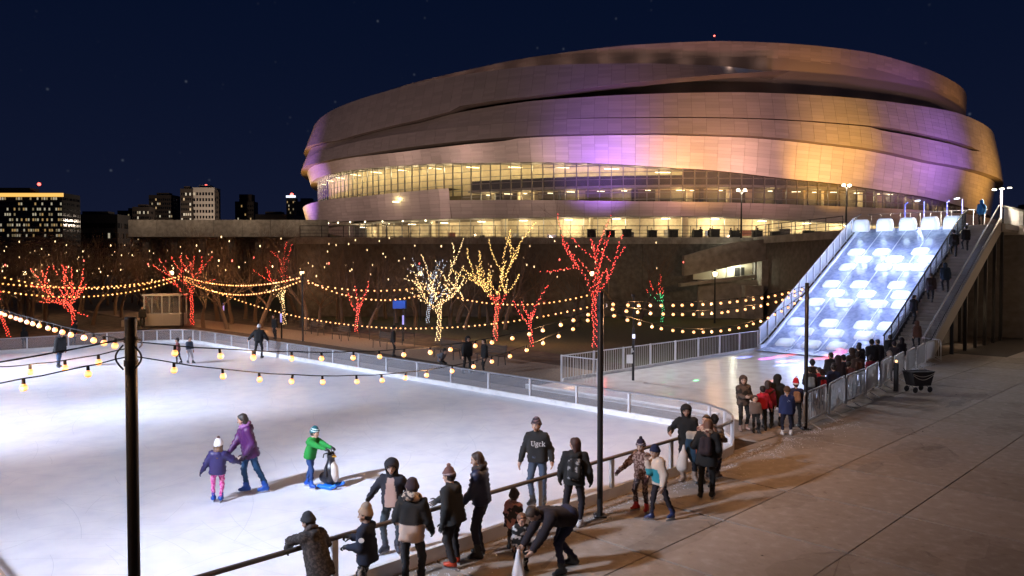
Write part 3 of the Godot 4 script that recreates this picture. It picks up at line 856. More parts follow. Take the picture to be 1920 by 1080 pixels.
	st = ST(); box(st, AR(-29.6, 87.9, 16.9), Vector3(1.8, 0.12, 0.5), Basis(Vector3.UP, deg_to_rad(29.6 + 8.65)))
	part("niche_lamp", st.commit(), glow("niche_light", Color(1.0, 0.75, 0.3), 12.0), t)
	omni(AR(-29.6, 88.6, 17.3), Color(1.0, 0.75, 0.3), 3.0, 0.15)
	# red aviation light on a short mast
	st = ST(); tube(st, [AR(10.5, 80.5, 43.5), AR(10.5, 80.5, 44.7)], 0.06, 6); part("roof_mast", st.commit(), M.dark_metal, t)
	part("beacon_lamp", ball(0.16, 6, 4), glow("beacon", Color(1, 0.1, 0.08), 5.0), t, Transform3D(Basis(), AR(10.5, 80.5, 44.8)))

# --- the skyline ---------------------------------------------------------------
func tower(label: String, x0: float, x1: float, top: float, d: float, wall: Material, floors: int, cols: int, lit: float, called := "office_block", side := 0.35) -> Node3D:
	# x0, x1, top in metres at depth d
	var t := thing(called, label, "building", Vector3((x0 + x1) / 2, 0, -d))
	var w := x1 - x0
	var dp := minf(w * 0.7, 13.0)
	var st := ST(); box(st, Vector3(0, top / 2, -dp / 2), Vector3(w, top, dp)); part("wall", st.commit(), wall, t)
	st = ST(); box(st, Vector3(0, top + 0.6, -dp / 2), Vector3(w * 0.5, 1.2 + w * 0.04, dp * 0.5)); part("roof_plant", st.commit(), wall, t)
	var fh := top / (floors + 1.0)
	var cw := w / (cols + 0.5)
	var lits := [ST(), ST(), ST()]
	var darks := ST()
	var any := [0, 0, 0]
	for f in floors:
		for c in cols:
			var ctr := Vector3(-w / 2 + cw * (c + 0.75), fh * (f + 0.9), 0.0)
			var on := rng.randf() < lit and f >= floors * 0.42
			var s: SurfaceTool = darks
			if on:
				var q := rng.randi() % 3
				s = lits[q]; any[q] += 1
			box(s, ctr, Vector3(cw * 0.62, fh * 0.5, 0.2))
			if rng.randf() < 0.5:
				box(darks, Vector3(w / 2, ctr.y, -dp * (c + 0.7) / (cols + 0.5)), Vector3(0.2, fh * 0.5, dp / cols * 0.6))
	stuff(part("window", darks.commit(), mat("far_dark_window", Color(0.01, 0.011, 0.013), 0.15), t))
	for q in 3:
		if any[q]: stuff(part("lit_window", lits[q].commit(), glow("lit_window_%d" % q, [Color(1.0, 0.62, 0.22), Color(1.0, 0.78, 0.4), Color(0.95, 0.85, 0.6)][q], [0.36, 0.2, 0.4][q]), t))
	return t

func make_skyline() -> void:
	var br := mat("far_brick", Color(0.05, 0.038, 0.032), 0.9)
	var dk := mat("far_dark", Color(0.025, 0.022, 0.022), 0.9)
	var wh := mat("far_pale", Color(0.42, 0.38, 0.34), 0.9)
	var q := func(px: float, d: float) -> float: return (px - 960.0) / 1430.0 * d
	var h := func(py: float, d: float) -> float: return 4.8 + (498.0 - py) / 1430.0 * d
	# broad office block with a glowing cornice
	var d := 320.0
	var o := tower("broad office block with rows of lit windows and a glowing amber cornice", q.call(-160, d), q.call(120, d), h.call(362, d), d, dk, 15, 64, 0.42)
	var st := ST(); box(st, Vector3(0, h.call(366, d), 0.35), Vector3(q.call(122, d) - q.call(-162, d), 1.5, 0.6)); part("cornice_light", st.commit(), glow("cornice_glow", Color(1.0, 0.55, 0.12), 1.1), o)
	for f in 15:
		st = ST(); box(st, Vector3(0, h.call(362, d) / 16.0 * (f + 0.45), 0.25), Vector3(q.call(120, d) - q.call(-160, d), 0.9, 0.35)); part("floor_band", st.commit(), M.dark_concrete, o)
	part("beacon_lamp", ball(0.7, 6, 4), M.beacon, o, Transform3D(Basis(), Vector3(q.call(60, d) - q.call(-20, d), h.call(343, d), -6)))
	tower("low dark block of flats with amber windows between the trees and the dark tower", q.call(222, 420), q.call(282, 420), h.call(395, 420), 420, br, 14, 16, 0.16, "apartment_block")
	tower("narrow stepped brick block with a few amber windows beside the dark tower", q.call(250, 400), q.call(282, 400), h.call(388, 400), 400, br, 12, 8, 0.25, "apartment_block")
	tower("dark tower with scattered amber windows and a flat roof, next to the white tower", q.call(281, 430), q.call(326, 430), h.call(366, 430), 430, br, 18, 12, 0.2, "apartment_tower")
	o = tower("white concrete tower with dark windows and balcony stacks at its sides", q.call(362, 410), q.call(404, 410), h.call(352, 410), 410, wh, 14, 7, 0.06, "apartment_tower")
	tower("dark glass wing standing against the white tower on the side of the office block", q.call(340, 408), q.call(361.5, 408), h.call(354, 408), 408, br, 16, 5, 0.25, "apartment_tower")
	tower("slim dark wing standing against the white tower on the arena side", q.call(404.5, 412), q.call(412, 412), h.call(361, 412), 412, br, 16, 2, 0.3, "apartment_tower")
	part("beacon_lamp", ball(0.8, 6, 4), M.beacon, o, Transform3D(Basis(), Vector3(0, h.call(347.5, 410), -4)))
	omni(Vector3(q.call(385, 390), 26, -378), Color(1, 0.78, 0.6), 900, 0.5)
	o = tower("brown tower with a stepped dark crown and a red roof light", q.call(442, 460), q.call(477, 460), h.call(378, 460), 460, br, 16, 10, 0.14, "apartment_tower")
	st = ST(); box(st, Vector3(0, h.call(372, 460), -5), Vector3(7.5, 5, 6)); part("crown", st.commit(), br, o)
	part("beacon_lamp", ball(0.9, 6, 4), M.beacon, o, Transform3D(Basis(), Vector3(0, h.call(367, 460), -4)))
	o = tower("slim far tower with a brightly lit red and white top", q.call(538, 520), q.call(556, 520), h.call(372, 520), 520, dk, 20, 6, 0.3, "apartment_tower")
	st = ST(); box(st, Vector3(0, h.call(369, 520), 0.4), Vector3(6.4, 1.4, 0.5)); part("top_light", st.commit(), glow("cool_top", Color(0.8, 0.85, 1.0), 1.6), o)
	part("beacon_lamp", ball(1.2, 6, 4), M.beacon, o, Transform3D(Basis(), Vector3(0, h.call(365, 520), -2)))
	tower("pale windowless block rising close to the arena's outer edge", q.call(552, 300), q.call(594, 300), h.call(378, 300), 300, mat("far_grey", Color(0.16, 0.14, 0.14), 0.9), 6, 3, 0.0, "service_block")
	tower("long low brick warehouse between the brown tower and the arena", q.call(480, 380), q.call(540, 380), h.call(402, 380), 380, br, 4, 12, 0.1, "warehouse")
	tower("low dark warehouse between the office block and the block of flats", q.call(125, 380), q.call(222, 380), h.call(402, 380), 380, dk, 5, 16, 0.06, "warehouse")
	tower("dark tower with orange windows far beyond the stairs", q.call(1908, 420), q.call(1990, 420), h.call(388, 420), 420, br, 16, 16, 0.4, "apartment_tower")
	tower("low dark block far behind the bridge with two lit windows", q.call(1830, 380), q.call(1906, 380), h.call(415, 380), 380, dk, 6, 12, 0.05, "warehouse")

# --- trees ---------------------------------------------------------------------
func grow(r: RandomNumberGenerator, out: Array, p: Vector3, d: Vector3, len_: float, rad: float, depth: int, most: int, wide := 1.0) -> void:
	# one limb as a bent line of points; children along its upper part
	var pts := [p]
	var rads := [rad]
	var n := 5 if depth < 2 else 3
	var dir := d
	for i in n:
		dir = (dir + Vector3(r.randfn(0, 0.12), r.randf_range(-0.02, 0.1) + (0.04 if depth > 0 else 0.0), r.randfn(0, 0.12))).normalized()
		p += dir * len_ / n
		pts.append(p)
		rads.append(rad * lerpf(1.0, 0.5 if depth < most else 0.25, (i + 1.0) / n))
	out.append([depth, pts, rads])
	if depth >= most: return
	var kids: int = [r.randi_range(4, 6), r.randi_range(4, 5), r.randi_range(4, 5), r.randi_range(3, 5)][mini(depth, 3)]
	for k in kids:
		var t := r.randf_range(0.55, 1.0) if depth == 0 else r.randf_range(0.3, 1.0)
		if k == 0: t = 1.0
		var f := t * n
		var i := mini(int(f), n - 1)
		var q: Vector3 = (pts[i] as Vector3).lerp(pts[i + 1], f - i)
		var a := TAU * (k + r.randf_range(-0.3, 0.3)) / kids
		var spread := r.randf_range(0.5, 0.95) * wide if k > 0 else 0.15
		var side := Vector3(cos(a), 0, sin(a))
		side = (side - dir * side.dot(dir)).normalized()
		var nd := (dir * cos(spread) + side * sin(spread) + Vector3(0, 0.12, 0)).normalized()
		grow(r, out, q, nd, len_ * r.randf_range(0.55, 0.8) * (1.25 if depth == 0 else 1.0), float(rads[mini(i + 1, n)]) * r.randf_range(0.55, 0.75), depth + 1, most, wide)

func skeleton(seed_: int, h: float, trunk := 0.3, most := 4, wide := 1.0) -> Array:
	var r := RandomNumberGenerator.new()
	r.seed = seed_
	var out := []
	grow(r, out, Vector3(0, -0.1, 0), Vector3(r.randfn(0, 0.03), 1, r.randfn(0, 0.03)).normalized(), h * trunk, 0.018 * h + 0.02 - (0.05 if wide > 1.0 else 0.0), 0, most, wide)
	# bring the tree to the wanted height
	var top := 0.0
	for b in out:
		for p in b[1]: top = maxf(top, p.y)
	var k := h / top
	for b in out:
		for i in b[1].size(): b[1][i] *= Vector3(k, k, k)
	return out

func tree_meshes(sk: Array) -> Array:
	var trunk := ST(); var crown := ST()
	for b in sk:
		if b[0] == 0: tube(trunk, b[1], b[2], 9)
		else: tube(crown, b[1], b[2], 6 if b[0] == 1 else (4 if b[0] == 2 else 3), false)
	return [trunk.commit(), crown.commit()]

func bare_tree(called: String, label: String, sk: Array, at: Vector3, turn: float, group := "") -> Node3D:
	var t := thing(called, label, "tree", at, turn, group)
	var m := tree_meshes(sk)
	part("trunk", m[0], M.bark, t)
	part("crown", m[1], M.bark, t)
	return t

func light_mesh() -> Mesh:
	var s := SphereMesh.new()
	s.radius = 0.026; s.height = 0.06; s.radial_segments = 5; s.rings = 3
	return s

func fairy(t: Node3D, sk: Array, pick: Callable, m: Material, step: float, called := "fairy_lights") -> void:
	# strings of tiny lamps wound round the limbs that pick() lets through
	var at: Array[Vector3] = []
	for b in sk:
		var n: int = b[1].size()
		var a := rng.randf() * TAU
		for i in n - 1:
			var p: Vector3 = b[1][i]; var q: Vector3 = b[1][i + 1]
			var l := p.distance_to(q)
			var dir := (q - p).normalized()
			var x := dir.cross(Vector3(0.3, 0.2, 0.93)).normalized(); var y := dir.cross(x)
			var k := int(ceil(l / (step * (0.33 if b[0] == 0 else 1.0))))
			for j in k:
				var f := (j + rng.randf_range(0.1, 0.9)) / k
				a += 1.9
				var c := p.lerp(q, f)
				if not pick.call(b[0], c): continue
				var r: float = lerpf(b[2][i], b[2][i + 1], f) + 0.02
				at.append(c + (x * cos(a) + y * sin(a)) * r)
	if at.is_empty(): return
	var mm := MultiMesh.new()
	mm.transform_format = MultiMesh.TRANSFORM_3D
	mm.mesh = M_light
	mm.instance_count = at.size()
	for i in at.size(): mm.set_instance_transform(i, Transform3D(Basis(), at[i]))
	var o := MultiMeshInstance3D.new()
	o.name = called
	o.multimesh = mm
	o.material_override = m
	t.add_child(o, true)
	stuff(o)

var M_light: Mesh

func make_trees() -> void:
	M_light = light_mesh()
	mat("bark", Color(0.11, 0.08, 0.06), 0.95)
	grain(M.bark, 0.06, 4, 80, [[0.0, Color(0.1, 0.068, 0.048)], [1.0, Color(0.24, 0.17, 0.12)]], 1.5, false)
	var red := glow("red_fairy_light", Color(1.0, 0.05, 0.035), 4.5)
	var warm := glow("warm_fairy_light", Color(1.0, 0.68, 0.3), 4.0)
	var gold := glow("gold_fairy_light", Color(1.0, 0.6, 0.16), 3.5)
	var cool := glow("cool_fairy_light", Color(0.7, 0.82, 1.0), 2.6)
	var green := glow("green_fairy_light", Color(0.05, 1.0, 0.35), 2.2)
	# trees wound with fairy lights: place, height, seed, height of the lights, lights below / above a height, label
	var lit := [
		[Vector3(-34.3, 0, -51.9), 6.2, 11, 3.6, red, null, 99.0, 0.17, "narrow tree wrapped in red fairy lights at the far corner of the rink"],
		[Vector3(-30.3, 0, -52.7), 8.0, 12, 4.9, red, null, 99.0, 0.13, "forked tree with red fairy lights glowing beyond the skater in the dark coat"],
		[Vector3(-26.1, 0, -62.3), 8.2, 13, 5.6, red, null, 99.0, 0.13, "tree with red fairy lights on a fan of limbs, where the string lights meet"],
		[Vector3(-18.6, 0, -62.3), 8.6, 14, 6.8, warm, red, 3.4, 0.17, "tree with white lights on its trunk and red lights above"],
		[Vector3(-11.3, 0, -55.3), 6.8, 15, 4.6, red, null, 99.0, 0.17, "slim tree with red lights on its trunk before the blue booth"],
		[Vector3(-4.8, 0, -49.0), 8.8, 16, 6.6, warm, null, 99.0, 0.115, "broad tree covered in bright warm white fairy lights"],
		[Vector3(-7.0, 0, -63.5), 8.0, 17, 5.4, cool, null, 99.0, 0.17, "tree with cool white lights just behind the broad white tree"],
		[Vector3(-1.1, 0, -48.3), 9.8, 18, 7.7, red, gold, 2.9, 0.14, "tree with red lights low on its trunk and golden lights in its limbs"],
		[Vector3(1.2, 0, -45.7), 6.8, 19, 5.4, red, null, 99.0, 0.15, "tree with red lights between the golden tree and the tall red tree"],
		[Vector3(4.9, 0, -45.1), 10.6, 20, 8.6, red, null, 99.0, 0.115, "tallest tree wound in red fairy lights, behind the middle lamp pole"],
		[Vector3(13.0, 0, -66.0), 7.0, 23, 5.0, green, red, 2.4, 0.22, "small bare tree with green lights on its trunk before the ramp"],
	]
	for q in lit:
		var sk := skeleton(q[2], q[1], 0.36 if q[1] > 7 else 0.42, 4, 1.35)
		var t := bare_tree("lit_tree", q[8], sk, q[0], 0.0)
		var top: float = q[3]
		var split: float = q[6]
		var lim := 1 if q[2] in [11, 15, 19, 23] else 2
		fairy(t, sk, func(d: int, c: Vector3) -> bool: return c.y < minf(top, split) and (d <= lim) and (d < 2 or rng.randf() < 0.8), q[4], q[7])
		if q[5]: fairy(t, sk, func(d: int, c: Vector3) -> bool: return c.y < top and c.y >= split and d <= lim, q[5], q[7] * 0.85)
		var lm: StandardMaterial3D = q[4]
		omni(q[0] + Vector3(0.5, 2.6, 0.9), lm.emission.srgb_to_linear(), 0.5, 0.05)
	# extra stray strands seen deeper in the park
	# bare dark grove: five shapes, repeated
	var shapes := []
	for k in 6: shapes.append(skeleton(100 + k, 8.0 + 0.35 * k, 0.3, 5))
	var hang := glow("hanging_light", Color(1.0, 0.66, 0.32), 3.2)
	var hangc := glow("hanging_cool_light", Color(0.75, 0.9, 1.0), 7.0)
	var hangr := glow("hanging_red_light", Color(1.0, 0.1, 0.08), 5.0)
	var hangg := glow("hanging_green_light", Color(0.1, 1.0, 0.45), 3.0)
	var drop := SphereMesh.new()
	drop.radius = 0.042; drop.height = 0.16; drop.radial_segments = 6; drop.rings = 4
	var protos := []
	for k in 6:
		var t: Node3D = bare_tree("grove_tree", "leafless tree in the dark grove behind the rink, hung with small lamps", shapes[k], Vector3(-40 + k * 13.0, 0, -90), k, "bare trees of the grove")
		var ends := []
		for b in shapes[k]:
			if b[0] >= 2 and b[1][-1].y > 3.4 and b[1][-1].y < 8.0: ends.append(b[1][-1])
		for i in (3 if k < 3 else 2):
			var e: Vector3 = ends[rng.randi() % ends.size()]
			part("hanging_light", drop, [hang, hang, hang, hang, hang, hangc, hang, hang, hangr, hang, hang, hang, hang, hangg][rng.randi() % 14] if i else hang, t, Transform3D(Basis(), e - Vector3(0, 0.2, 0)))
		protos.append(t)
	var placed := []
	var tries := 0
	while placed.size() < 88 and tries < 4000:
		tries += 1
		var d := rng.randf_range(60, 108)
		var px := rng.randf_range(-80, 1010) if d > 71 or rng.randf() < 0.8 else rng.randf_range(960, 1260)
		if d > 70.0 and (px - 960) / 1430 * d > -34.0 - (d - 70.0) * 0.1:
			d = rng.randf_range(57, 69.5)  # the terrace begins at 72 m
		var p := Vector3((px - 960) / 1430 * d, 0, -d)
		var ok := true
		for o in placed:
			if p.distance_to(o) < 2.3: ok = false
		for q in lit:
			if p.distance_to(q[0]) < 2.2: ok = false
		if not ok: continue
		placed.append(p)
		var s := rng.randf_range(0.82, 1.12)
		if placed.size() <= 6:
			var o: Node3D = protos[placed.size() - 1]
			o.position = p
		else:
			var o := dup(protos[rng.randi() % 6], "grove_tree", p, rng.randf() * TAU)
			o.scale = Vector3(s, s, s)
	# trees on the terrace rim whose twigs show against the lobby
	for k in 4:
		var o := dup(protos[k], "grove_tree", Vector3([-15.5, -11.5, -8.5, 2.6][k], 0, [-68.5, -69.5, -67.0, -69.0][k]), k * 1.3)
		o.scale = Vector3.ONE * [1.12, 1.05, 1.0, 1.1][k]
	# park lamps among the trees
	var spots := [[-46.0, -72.0, "park lamp among the trees toward the office block"], [-33.0, -74.0, "park lamp in the grove behind the forked red tree"], [-19.0, -69.0, "park lamp in front of the road parapet"], [-8.0, -66.5, "park lamp behind the broad white tree"], [7.0, -67.0, "park lamp close to the retaining wall, past the tall red tree"], [16.9, -63.5, "slim park lamp in front of the slanting window"]]
	var first: Node3D
	for k in spots.size():
		var q: Array = spots[k]
		if k == 0:
			first = thing("park_lamp", q[2], "lamp post", Vector3(q[0], 0, q[1]))
			var st := ST(); tube(st, [Vector3.ZERO, Vector3(0, 3.9, 0)], [0.08, 0.05], 8); part("post", st.commit(), M.dark_metal, first)
			st = ST(); lathe(st, [Vector2(0.05, 3.9), Vector2(0.16, 3.98), Vector2(0.2, 4.25), Vector2(0.0, 4.3)], 10); part("lantern_lamp", st.commit(), glow("park_lantern", Color(1.0, 0.7, 0.35), 7.0), first)
			st = ST(); lathe(st, [Vector2(0.24, 4.3), Vector2(0.05, 4.45), Vector2(0.0, 4.5)], 10); part("cap", st.commit(), M.dark_metal, first)
		else: dup(first, "park_lamp", Vector3(q[0], 0, q[1]), 0, q[2])
		omni(Vector3(q[0], 4.15, q[1]), Color(1.0, 0.56, 0.27), 20.0 if k < 2 else 6.0, 0.15)

# --- the ice slide ---------------------------------------------------------------
func slide_y(u: float) -> float:
	return lerp_lin([[39.6, 0.07], [40.8, 0.2], [41.6, 0.55], [42.5, 1.0], [54.0, 6.95], [54.8, 7.28], [56.0, 7.4]], u)

func lerp_lin(list: Array, x: float) -> float:
	if x <= list[0][0]: return list[0][1]
	for i in list.size() - 1:
		if x <= list[i + 1][0]: return lerpf(list[i][1], list[i + 1][1], (x - list[i][0]) / (list[i + 1][0] - list[i][0]))
	return list[-1][1]

func make_slide() -> void:
	mat("slide_ice", Color(0.5, 0.58, 0.75), 0.22)
	grain(M.slide_ice, 0.012, 6, 90, [[0.0, Color(0.2, 0.24, 0.38)], [0.5, Color(0.36, 0.42, 0.6)], [1.0, Color(0.55, 0.62, 0.78)]], 4.0, true, 1024)
	bump(M.slide_ice, 0.03, 4, 91, 2.0, 0.3)
	mat("frost_white", Color(0.75, 0.8, 0.9), 0.5)
	mat("sheet_steel", Color(0.4, 0.42, 0.47), 0.45, 0.5)
	var t := thing("ice_slide", "wide glowing blue-white ice slide with four lanes running down from the terrace", "ice slide")
	var us := [39.6, 40.2, 40.8, 41.2, 41.6, 42.5, 44.4, 46.3, 48.2, 50.1, 52.0, 54.0, 54.8, 56.0]
	var v0 := 14.25; var v1 := 20.45
	for lane in 4:
		var a := v0 + (v1 - v0) * lane / 4.0 + 0.02; var b := v0 + (v1 - v0) * (lane + 1) / 4.0 - 0.02
		var st := ST()
		for i in us.size() - 1:
			quad(st, W(us[i], b, slide_y(us[i])), W(us[i + 1], b, slide_y(us[i + 1])), W(us[i + 1], a, slide_y(us[i + 1])), W(us[i], a, slide_y(us[i])))
		part("lane", st.commit(), M.slide_ice, t)
	for k in 5:
		var v := v0 + (v1 - v0) * k / 4.0
		var w := 0.05 if k in [1, 2, 3] else 0.12
		var hh := 0.035 if k in [1, 2, 3] else 0.16
		var st := ST()
		for i in range(1, us.size() - 1):
			var p := W(us[i], v, slide_y(us[i]) + hh / 2); var q := W(us[i + 1], v, slide_y(us[i + 1]) + hh / 2)
			box(st, (p + q) / 2, Vector3(w, hh, p.distance_to(q) + 0.01), Basis.looking_at((q - p).normalized()))
		part("lane_edge", st.commit(), M.frost_white, t)
	# support under the bed
	var st := ST()
	quad(st, W(41.6, v0, 0.3), W(55.5, v0, 7.0), W(55.5, v0, 0), W(41.6, v0, 0))
	quad(st, W(41.6, v1 + 0.05, 0.3), W(55.5, v1 + 0.05, 7.0), W(55.5, v1 + 0.05, 0), W(41.6, v1 + 0.05, 0))
	quad(st, W(55.5, v0, 0), W(55.5, v0, 7.0), W(55.5, v1, 7.0), W(55.5, v1, 0))
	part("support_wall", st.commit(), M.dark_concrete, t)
	# glowing lamps sunk into the bed, brightest in three bands
	var rows := [[51.5, [19.5, 17.9, 15.6], 1.3], [50.55, [18.7, 16.8, 14.95], 1.5], [49.6, [19.3, 17.1, 15.9, 15.05], 1.15], [47.6, [19.5, 17.8, 15.65], 0.95], [46.55, [18.8, 17.0, 15.1], 1.4], [45.55, [19.6, 17.9, 16.0, 14.75], 1.1], [43.45, [19.8, 17.9, 16.0, 14.75], 0.95], [42.5, [18.9, 17.2, 15.6], 0.8], [41.35, [19.5, 18.0, 16.6], 0.4]]
	var pads := [glow("light_panel_soft", Color(0.56, 0.68, 1.0), 0.28), glow("light_panel", Color(0.58, 0.7, 1.0), 0.42), glow("light_panel_bright", Color(0.62, 0.74, 1.0), 0.6)]
	for r in rows:
		for v in r[1]:
			var u: float = r[0]
			var sl := atan2(slide_y(u + 0.3) - slide_y(u - 0.3), 0.6)
			var bs := Basis(Vector3.UP, PI / 4) * Basis(Vector3.BACK, sl)
			var s := ST()
			pillow(s, Vector3(0.8, 0.16, 0.98))
			var pad := part("light_panel", s.commit(), pads[0 if r[2] < 0.9 else (1 if r[2] < 1.2 else 2)], t, Transform3D(bs, W(u, v, slide_y(u) - 0.02)))
			omni(W(u - 0.15, v, slide_y(u) + 0.42), Color(0.5, 0.64, 1.0), 0.33 * r[2], 0.15)
			omni(W(u - 0.75, v, slide_y(u - 0.75) + 0.5), Color(0.5, 0.58, 1.0), 0.36 * r[2], 0.25)
			omni(W(u + 0.7, v, slide_y(u + 0.7) + 0.6), Color(0.5, 0.58, 1.0), 0.36 * r[2], 0.25)
	# clear ice blocks between the starts of the lanes
	for k in 5:
		var s := ST()
		var v := [20.3, 18.75, 17.3, 15.95, 14.65][k] as float
		pillow(s, Vector3(0.7, 0.85, 1.0))
		part("ice_block_lamp", s.commit(), pads[2] if k != 0 else pads[1], t, Transform3D(Basis(Vector3.UP, PI / 4), W(54.5, v, 7.12)))
		omni(W(53.7, v, 7.5), Color(0.6, 0.78, 1.0), 0.3, 0.2)
	# side walls
	for side in 2:
		var v: float = [20.75, 14.0][side]
		var wall := ST()
		for i in 14:
			var a := 40.7 + i * 1.02; var b := a + 1.02
			var s := ST()
			quad(s, W(a + 0.03, v, slide_y(a) + 0.12), W(b - 0.03, v, slide_y(b) + 0.12), W(b - 0.03, v, slide_y(b) + 1.0), W(a + 0.03, v, slide_y(a) + 1.0))
			if side == 0: part("side_panel", s.commit(), M.sheet_steel, t)
			else:
				for j in 7:
					var c := a + 1.02 * (j + 0.5) / 7
					var z := ST(); box(z, W(c, v, slide_y(c) + 0.55), Vector3(0.025, 0.95, 0.025)); part("baluster", z.commit(), M.dark_metal, t)
			s = ST(); box(s, W(a, v - 0.05, slide_y(a) + 0.55), Vector3(0.06, 1.1, 0.06), Basis(Vector3.UP, PI / 4)); part("post", s.commit(), M.white_metal if side == 0 else M.dark_metal, t)
		for y in [0.1, 1.06]:
			var s := ST()
			tube(s, [W(40.7, v, slide_y(40.7) + y), W(41.6, v, slide_y(41.6) + y), W(42.5, v, slide_y(42.5) + y), W(54.0, v, slide_y(54.0) + y), W(55.6, v, slide_y(55.6) + y)], 0.045, 8)
			part("handrail", s.commit(), M.white_metal if side == 0 else M.dark_metal, t)
	# top platform
	st = ST(); box(st, W(58.2, 16.7, 7.25), Vector3(4.6, 0.3, 9.4), Basis(Vector3.UP, PI / 4)); part("platform", st.commit(), M.galvanised, t)
	for k in 12:
		var s := ST(); box(s, W(57.6, 13.6 + k * 0.65, 7.95), Vector3(0.04, 1.1, 0.04)); part("platform_post", s.commit(), M.galvanised, t)
	st = ST(); tube(st, [W(57.6, 13.4, 8.5), W(57.6, 21.0, 8.5)], 0.03, 6); part("platform_rail", st.commit(), M.galvanised, t)
	# two arches of blue light tube at the starting line
	var arcs := [["arch of blue light tube over the start of the slide, farther from the stairs", 16.9, 18.1], ["arch of blue light tube over the start of the slide, beside the stairs", 14.6, 15.5]]
	for k in 2:
		var q: Array = arcs[k]
		var ar := thing("light_arch", q[0], "light arch", W(56.4, q[1], 7.4), PI / 4)
		var z: float = q[1] - q[2]
		var s := ST(); tube(s, [Vector3(0, 0, 0), Vector3(0, 1.75, 0)], 0.035, 8); part("light_tube", s.commit(), glow("arch_light", Color(0.05, 0.12, 1.0), 1.5), ar)
		s = ST(); tube(s, [Vector3(0, 0, z), Vector3(0, 1.6, z), Vector3(0, 1.75, z * 0.85)], 0.035, 8); part("light_tube", s.commit(), M.arch_light, ar)
		s = ST(); box(s, Vector3(-0.2, 1.8, z * 0.3), Vector3(0.55, 0.06, 0.22), Basis(Vector3.UP, 0.5)); part("lamp_head", s.commit(), glow("arch_head", Color(0.6, 0.75, 1.0), 2.5), ar)
		spot(W(56.0, q[1] + 0.3, 9.1), W(50.0, q[1] + 0.4, slide_y(50)), Color(0.55, 0.68, 1.0), 9.0, 55.0, 0.15)
	# stairs
	var sg := thing("slide_stairs", "steep outdoor stairs with concrete steps and dark railings beside the ice slide", "stairs")
	var n := 40
	for i in n:
		var s := ST()
		var u := 41.0 + 13.9 * (i + 0.5) / n
		var y := 7.35 * (i + 1.0) / n
		cbox(s, W(u, 13.15, y - 0.09), Vector3(13.9 / n + 0.03, 0.17, 1.62), 0.012, Basis(Vector3.UP, PI / 4))
		part("step", s.commit(), M.concrete, sg)
	for v in [12.2, 14.02]:
		var s := ST()
		var h := 0.75 if v < 13 else 0.3
		var p := W(41.0, v, 0.0); var q := W(55.2, v, 7.35)
		box(s, (p + q) / 2 + Vector3(0, -0.1, 0), Vector3(0.14, h, p.distance_to(q) + 0.6), Basis.looking_at((q - p).normalized()))
		part("stringer", s.commit(), mat("stringer_paint", Color(0.34, 0.31, 0.27), 0.8) if v < 13 else M.dark_metal, sg)
	st = ST()
	tube(st, [W(40.9, 12.2, 1.25), W(55.0, 12.2, 8.55), W(57.0, 12.2, 8.5)], 0.04, 8); part("handrail", st.commit(), M.galvanised, sg)
	for i in 72:
		var u := 41.0 + i * 0.2
		var y := 7.35 * (u - 41.0) / 13.9
		var s := ST(); box(s, W(u, 12.2, y + 0.72), Vector3(0.02, 0.95, 0.02)); part("baluster", s.commit(), M.dark_metal, sg)
	st = ST(); tube(st, [W(41.0, 12.2, 0.5), W(55.0, 12.2, 7.8)], 0.025, 6); part("lower_rail", st.commit(), M.dark_metal, sg)
	for q in [[46.0, 12.3], [48.5, 12.3], [50.6, 12.3], [52.6, 12.3], [54.6, 12.3], [56.8, 12.4], [49.5, 13.9], [53.6, 13.9]]:
		var s := ST(); var y := clampf(7.35 * (q[0] - 41.0) / 13.9 - 0.4, 0.2, 7.1)
		box(s, W(q[0], q[1], y / 2), Vector3(0.17, y, 0.17), Basis(Vector3.UP, PI / 4)); part("support_post", s.commit(), M.black_paint, sg)
	st = ST(); box(st, W(58.0, 12.2, 7.2), Vector3(5.6, 0.5, 0.3), Basis(Vector3.UP, PI / 4)); part("landing_beam", st.commit(), M.concrete, sg)
	for i in 26:
		var s := ST(); box(s, W(55.4 + i * 0.2, 12.0, 7.95), Vector3(0.025, 1.05, 0.025)); part("landing_baluster", s.commit(), M.galvanised, sg)
	st = ST(); tube(st, [W(55.2, 12.0, 8.5), W(60.6, 12.0, 8.5)], 0.035, 6); part("landing_rail", st.commit(), M.galvanised, sg)
	# lamp cluster on the landing at the head of the stairs
	var hl := thing("landing_lamp", "lamp post with bright heads at the top of the slide stairs", "lamp post", W(57.3, 12.6, 7.35))
	st = ST(); tube(st, [Vector3.ZERO, Vector3(0, 2.3, 0)], 0.06, 8); part("post", st.commit(), M.galvanised, hl)
	for k in 3:
		st = ST(); cbox(st, Vector3(-0.5 + k * 0.5, 2.35 + 0.06 * k, 0.05), Vector3(0.22, 0.08, 0.16), 0.02); part("lamp_head", st.commit(), glow("landing_glow", Color(1.0, 0.85, 0.65), 4.0), hl)
	omni(W(56.6, 12.4, 9.55), Color(1.0, 0.82, 0.62), 50.0, 0.1)
	omni(W(54.5, 8.0, 3.2), Color(1.0, 0.66, 0.4), 5.0, 0.2)
	omni(W(50.0, 15.6 - 2.4, 2.0), Color(1.0, 0.7, 0.45), 0.8, 0.2)
	# run-out
	st = ST()
	quad(st, W(21.6, 11.6, 0.02), W(21.6, 20.7, 0.02), W(41.2, 20.7, 0.02), W(41.2, 11.6, 0.02))
	struct("runout_ice", st.commit(), M.wet_ice)
	st = ST(); box(st, W(21.5, 16.5, 0.05), Vector3(0.12, 0.22, 8.4), Basis(Vector3.UP, PI / 4)); struct("runout_kerb", st.commit(), M.white_board)
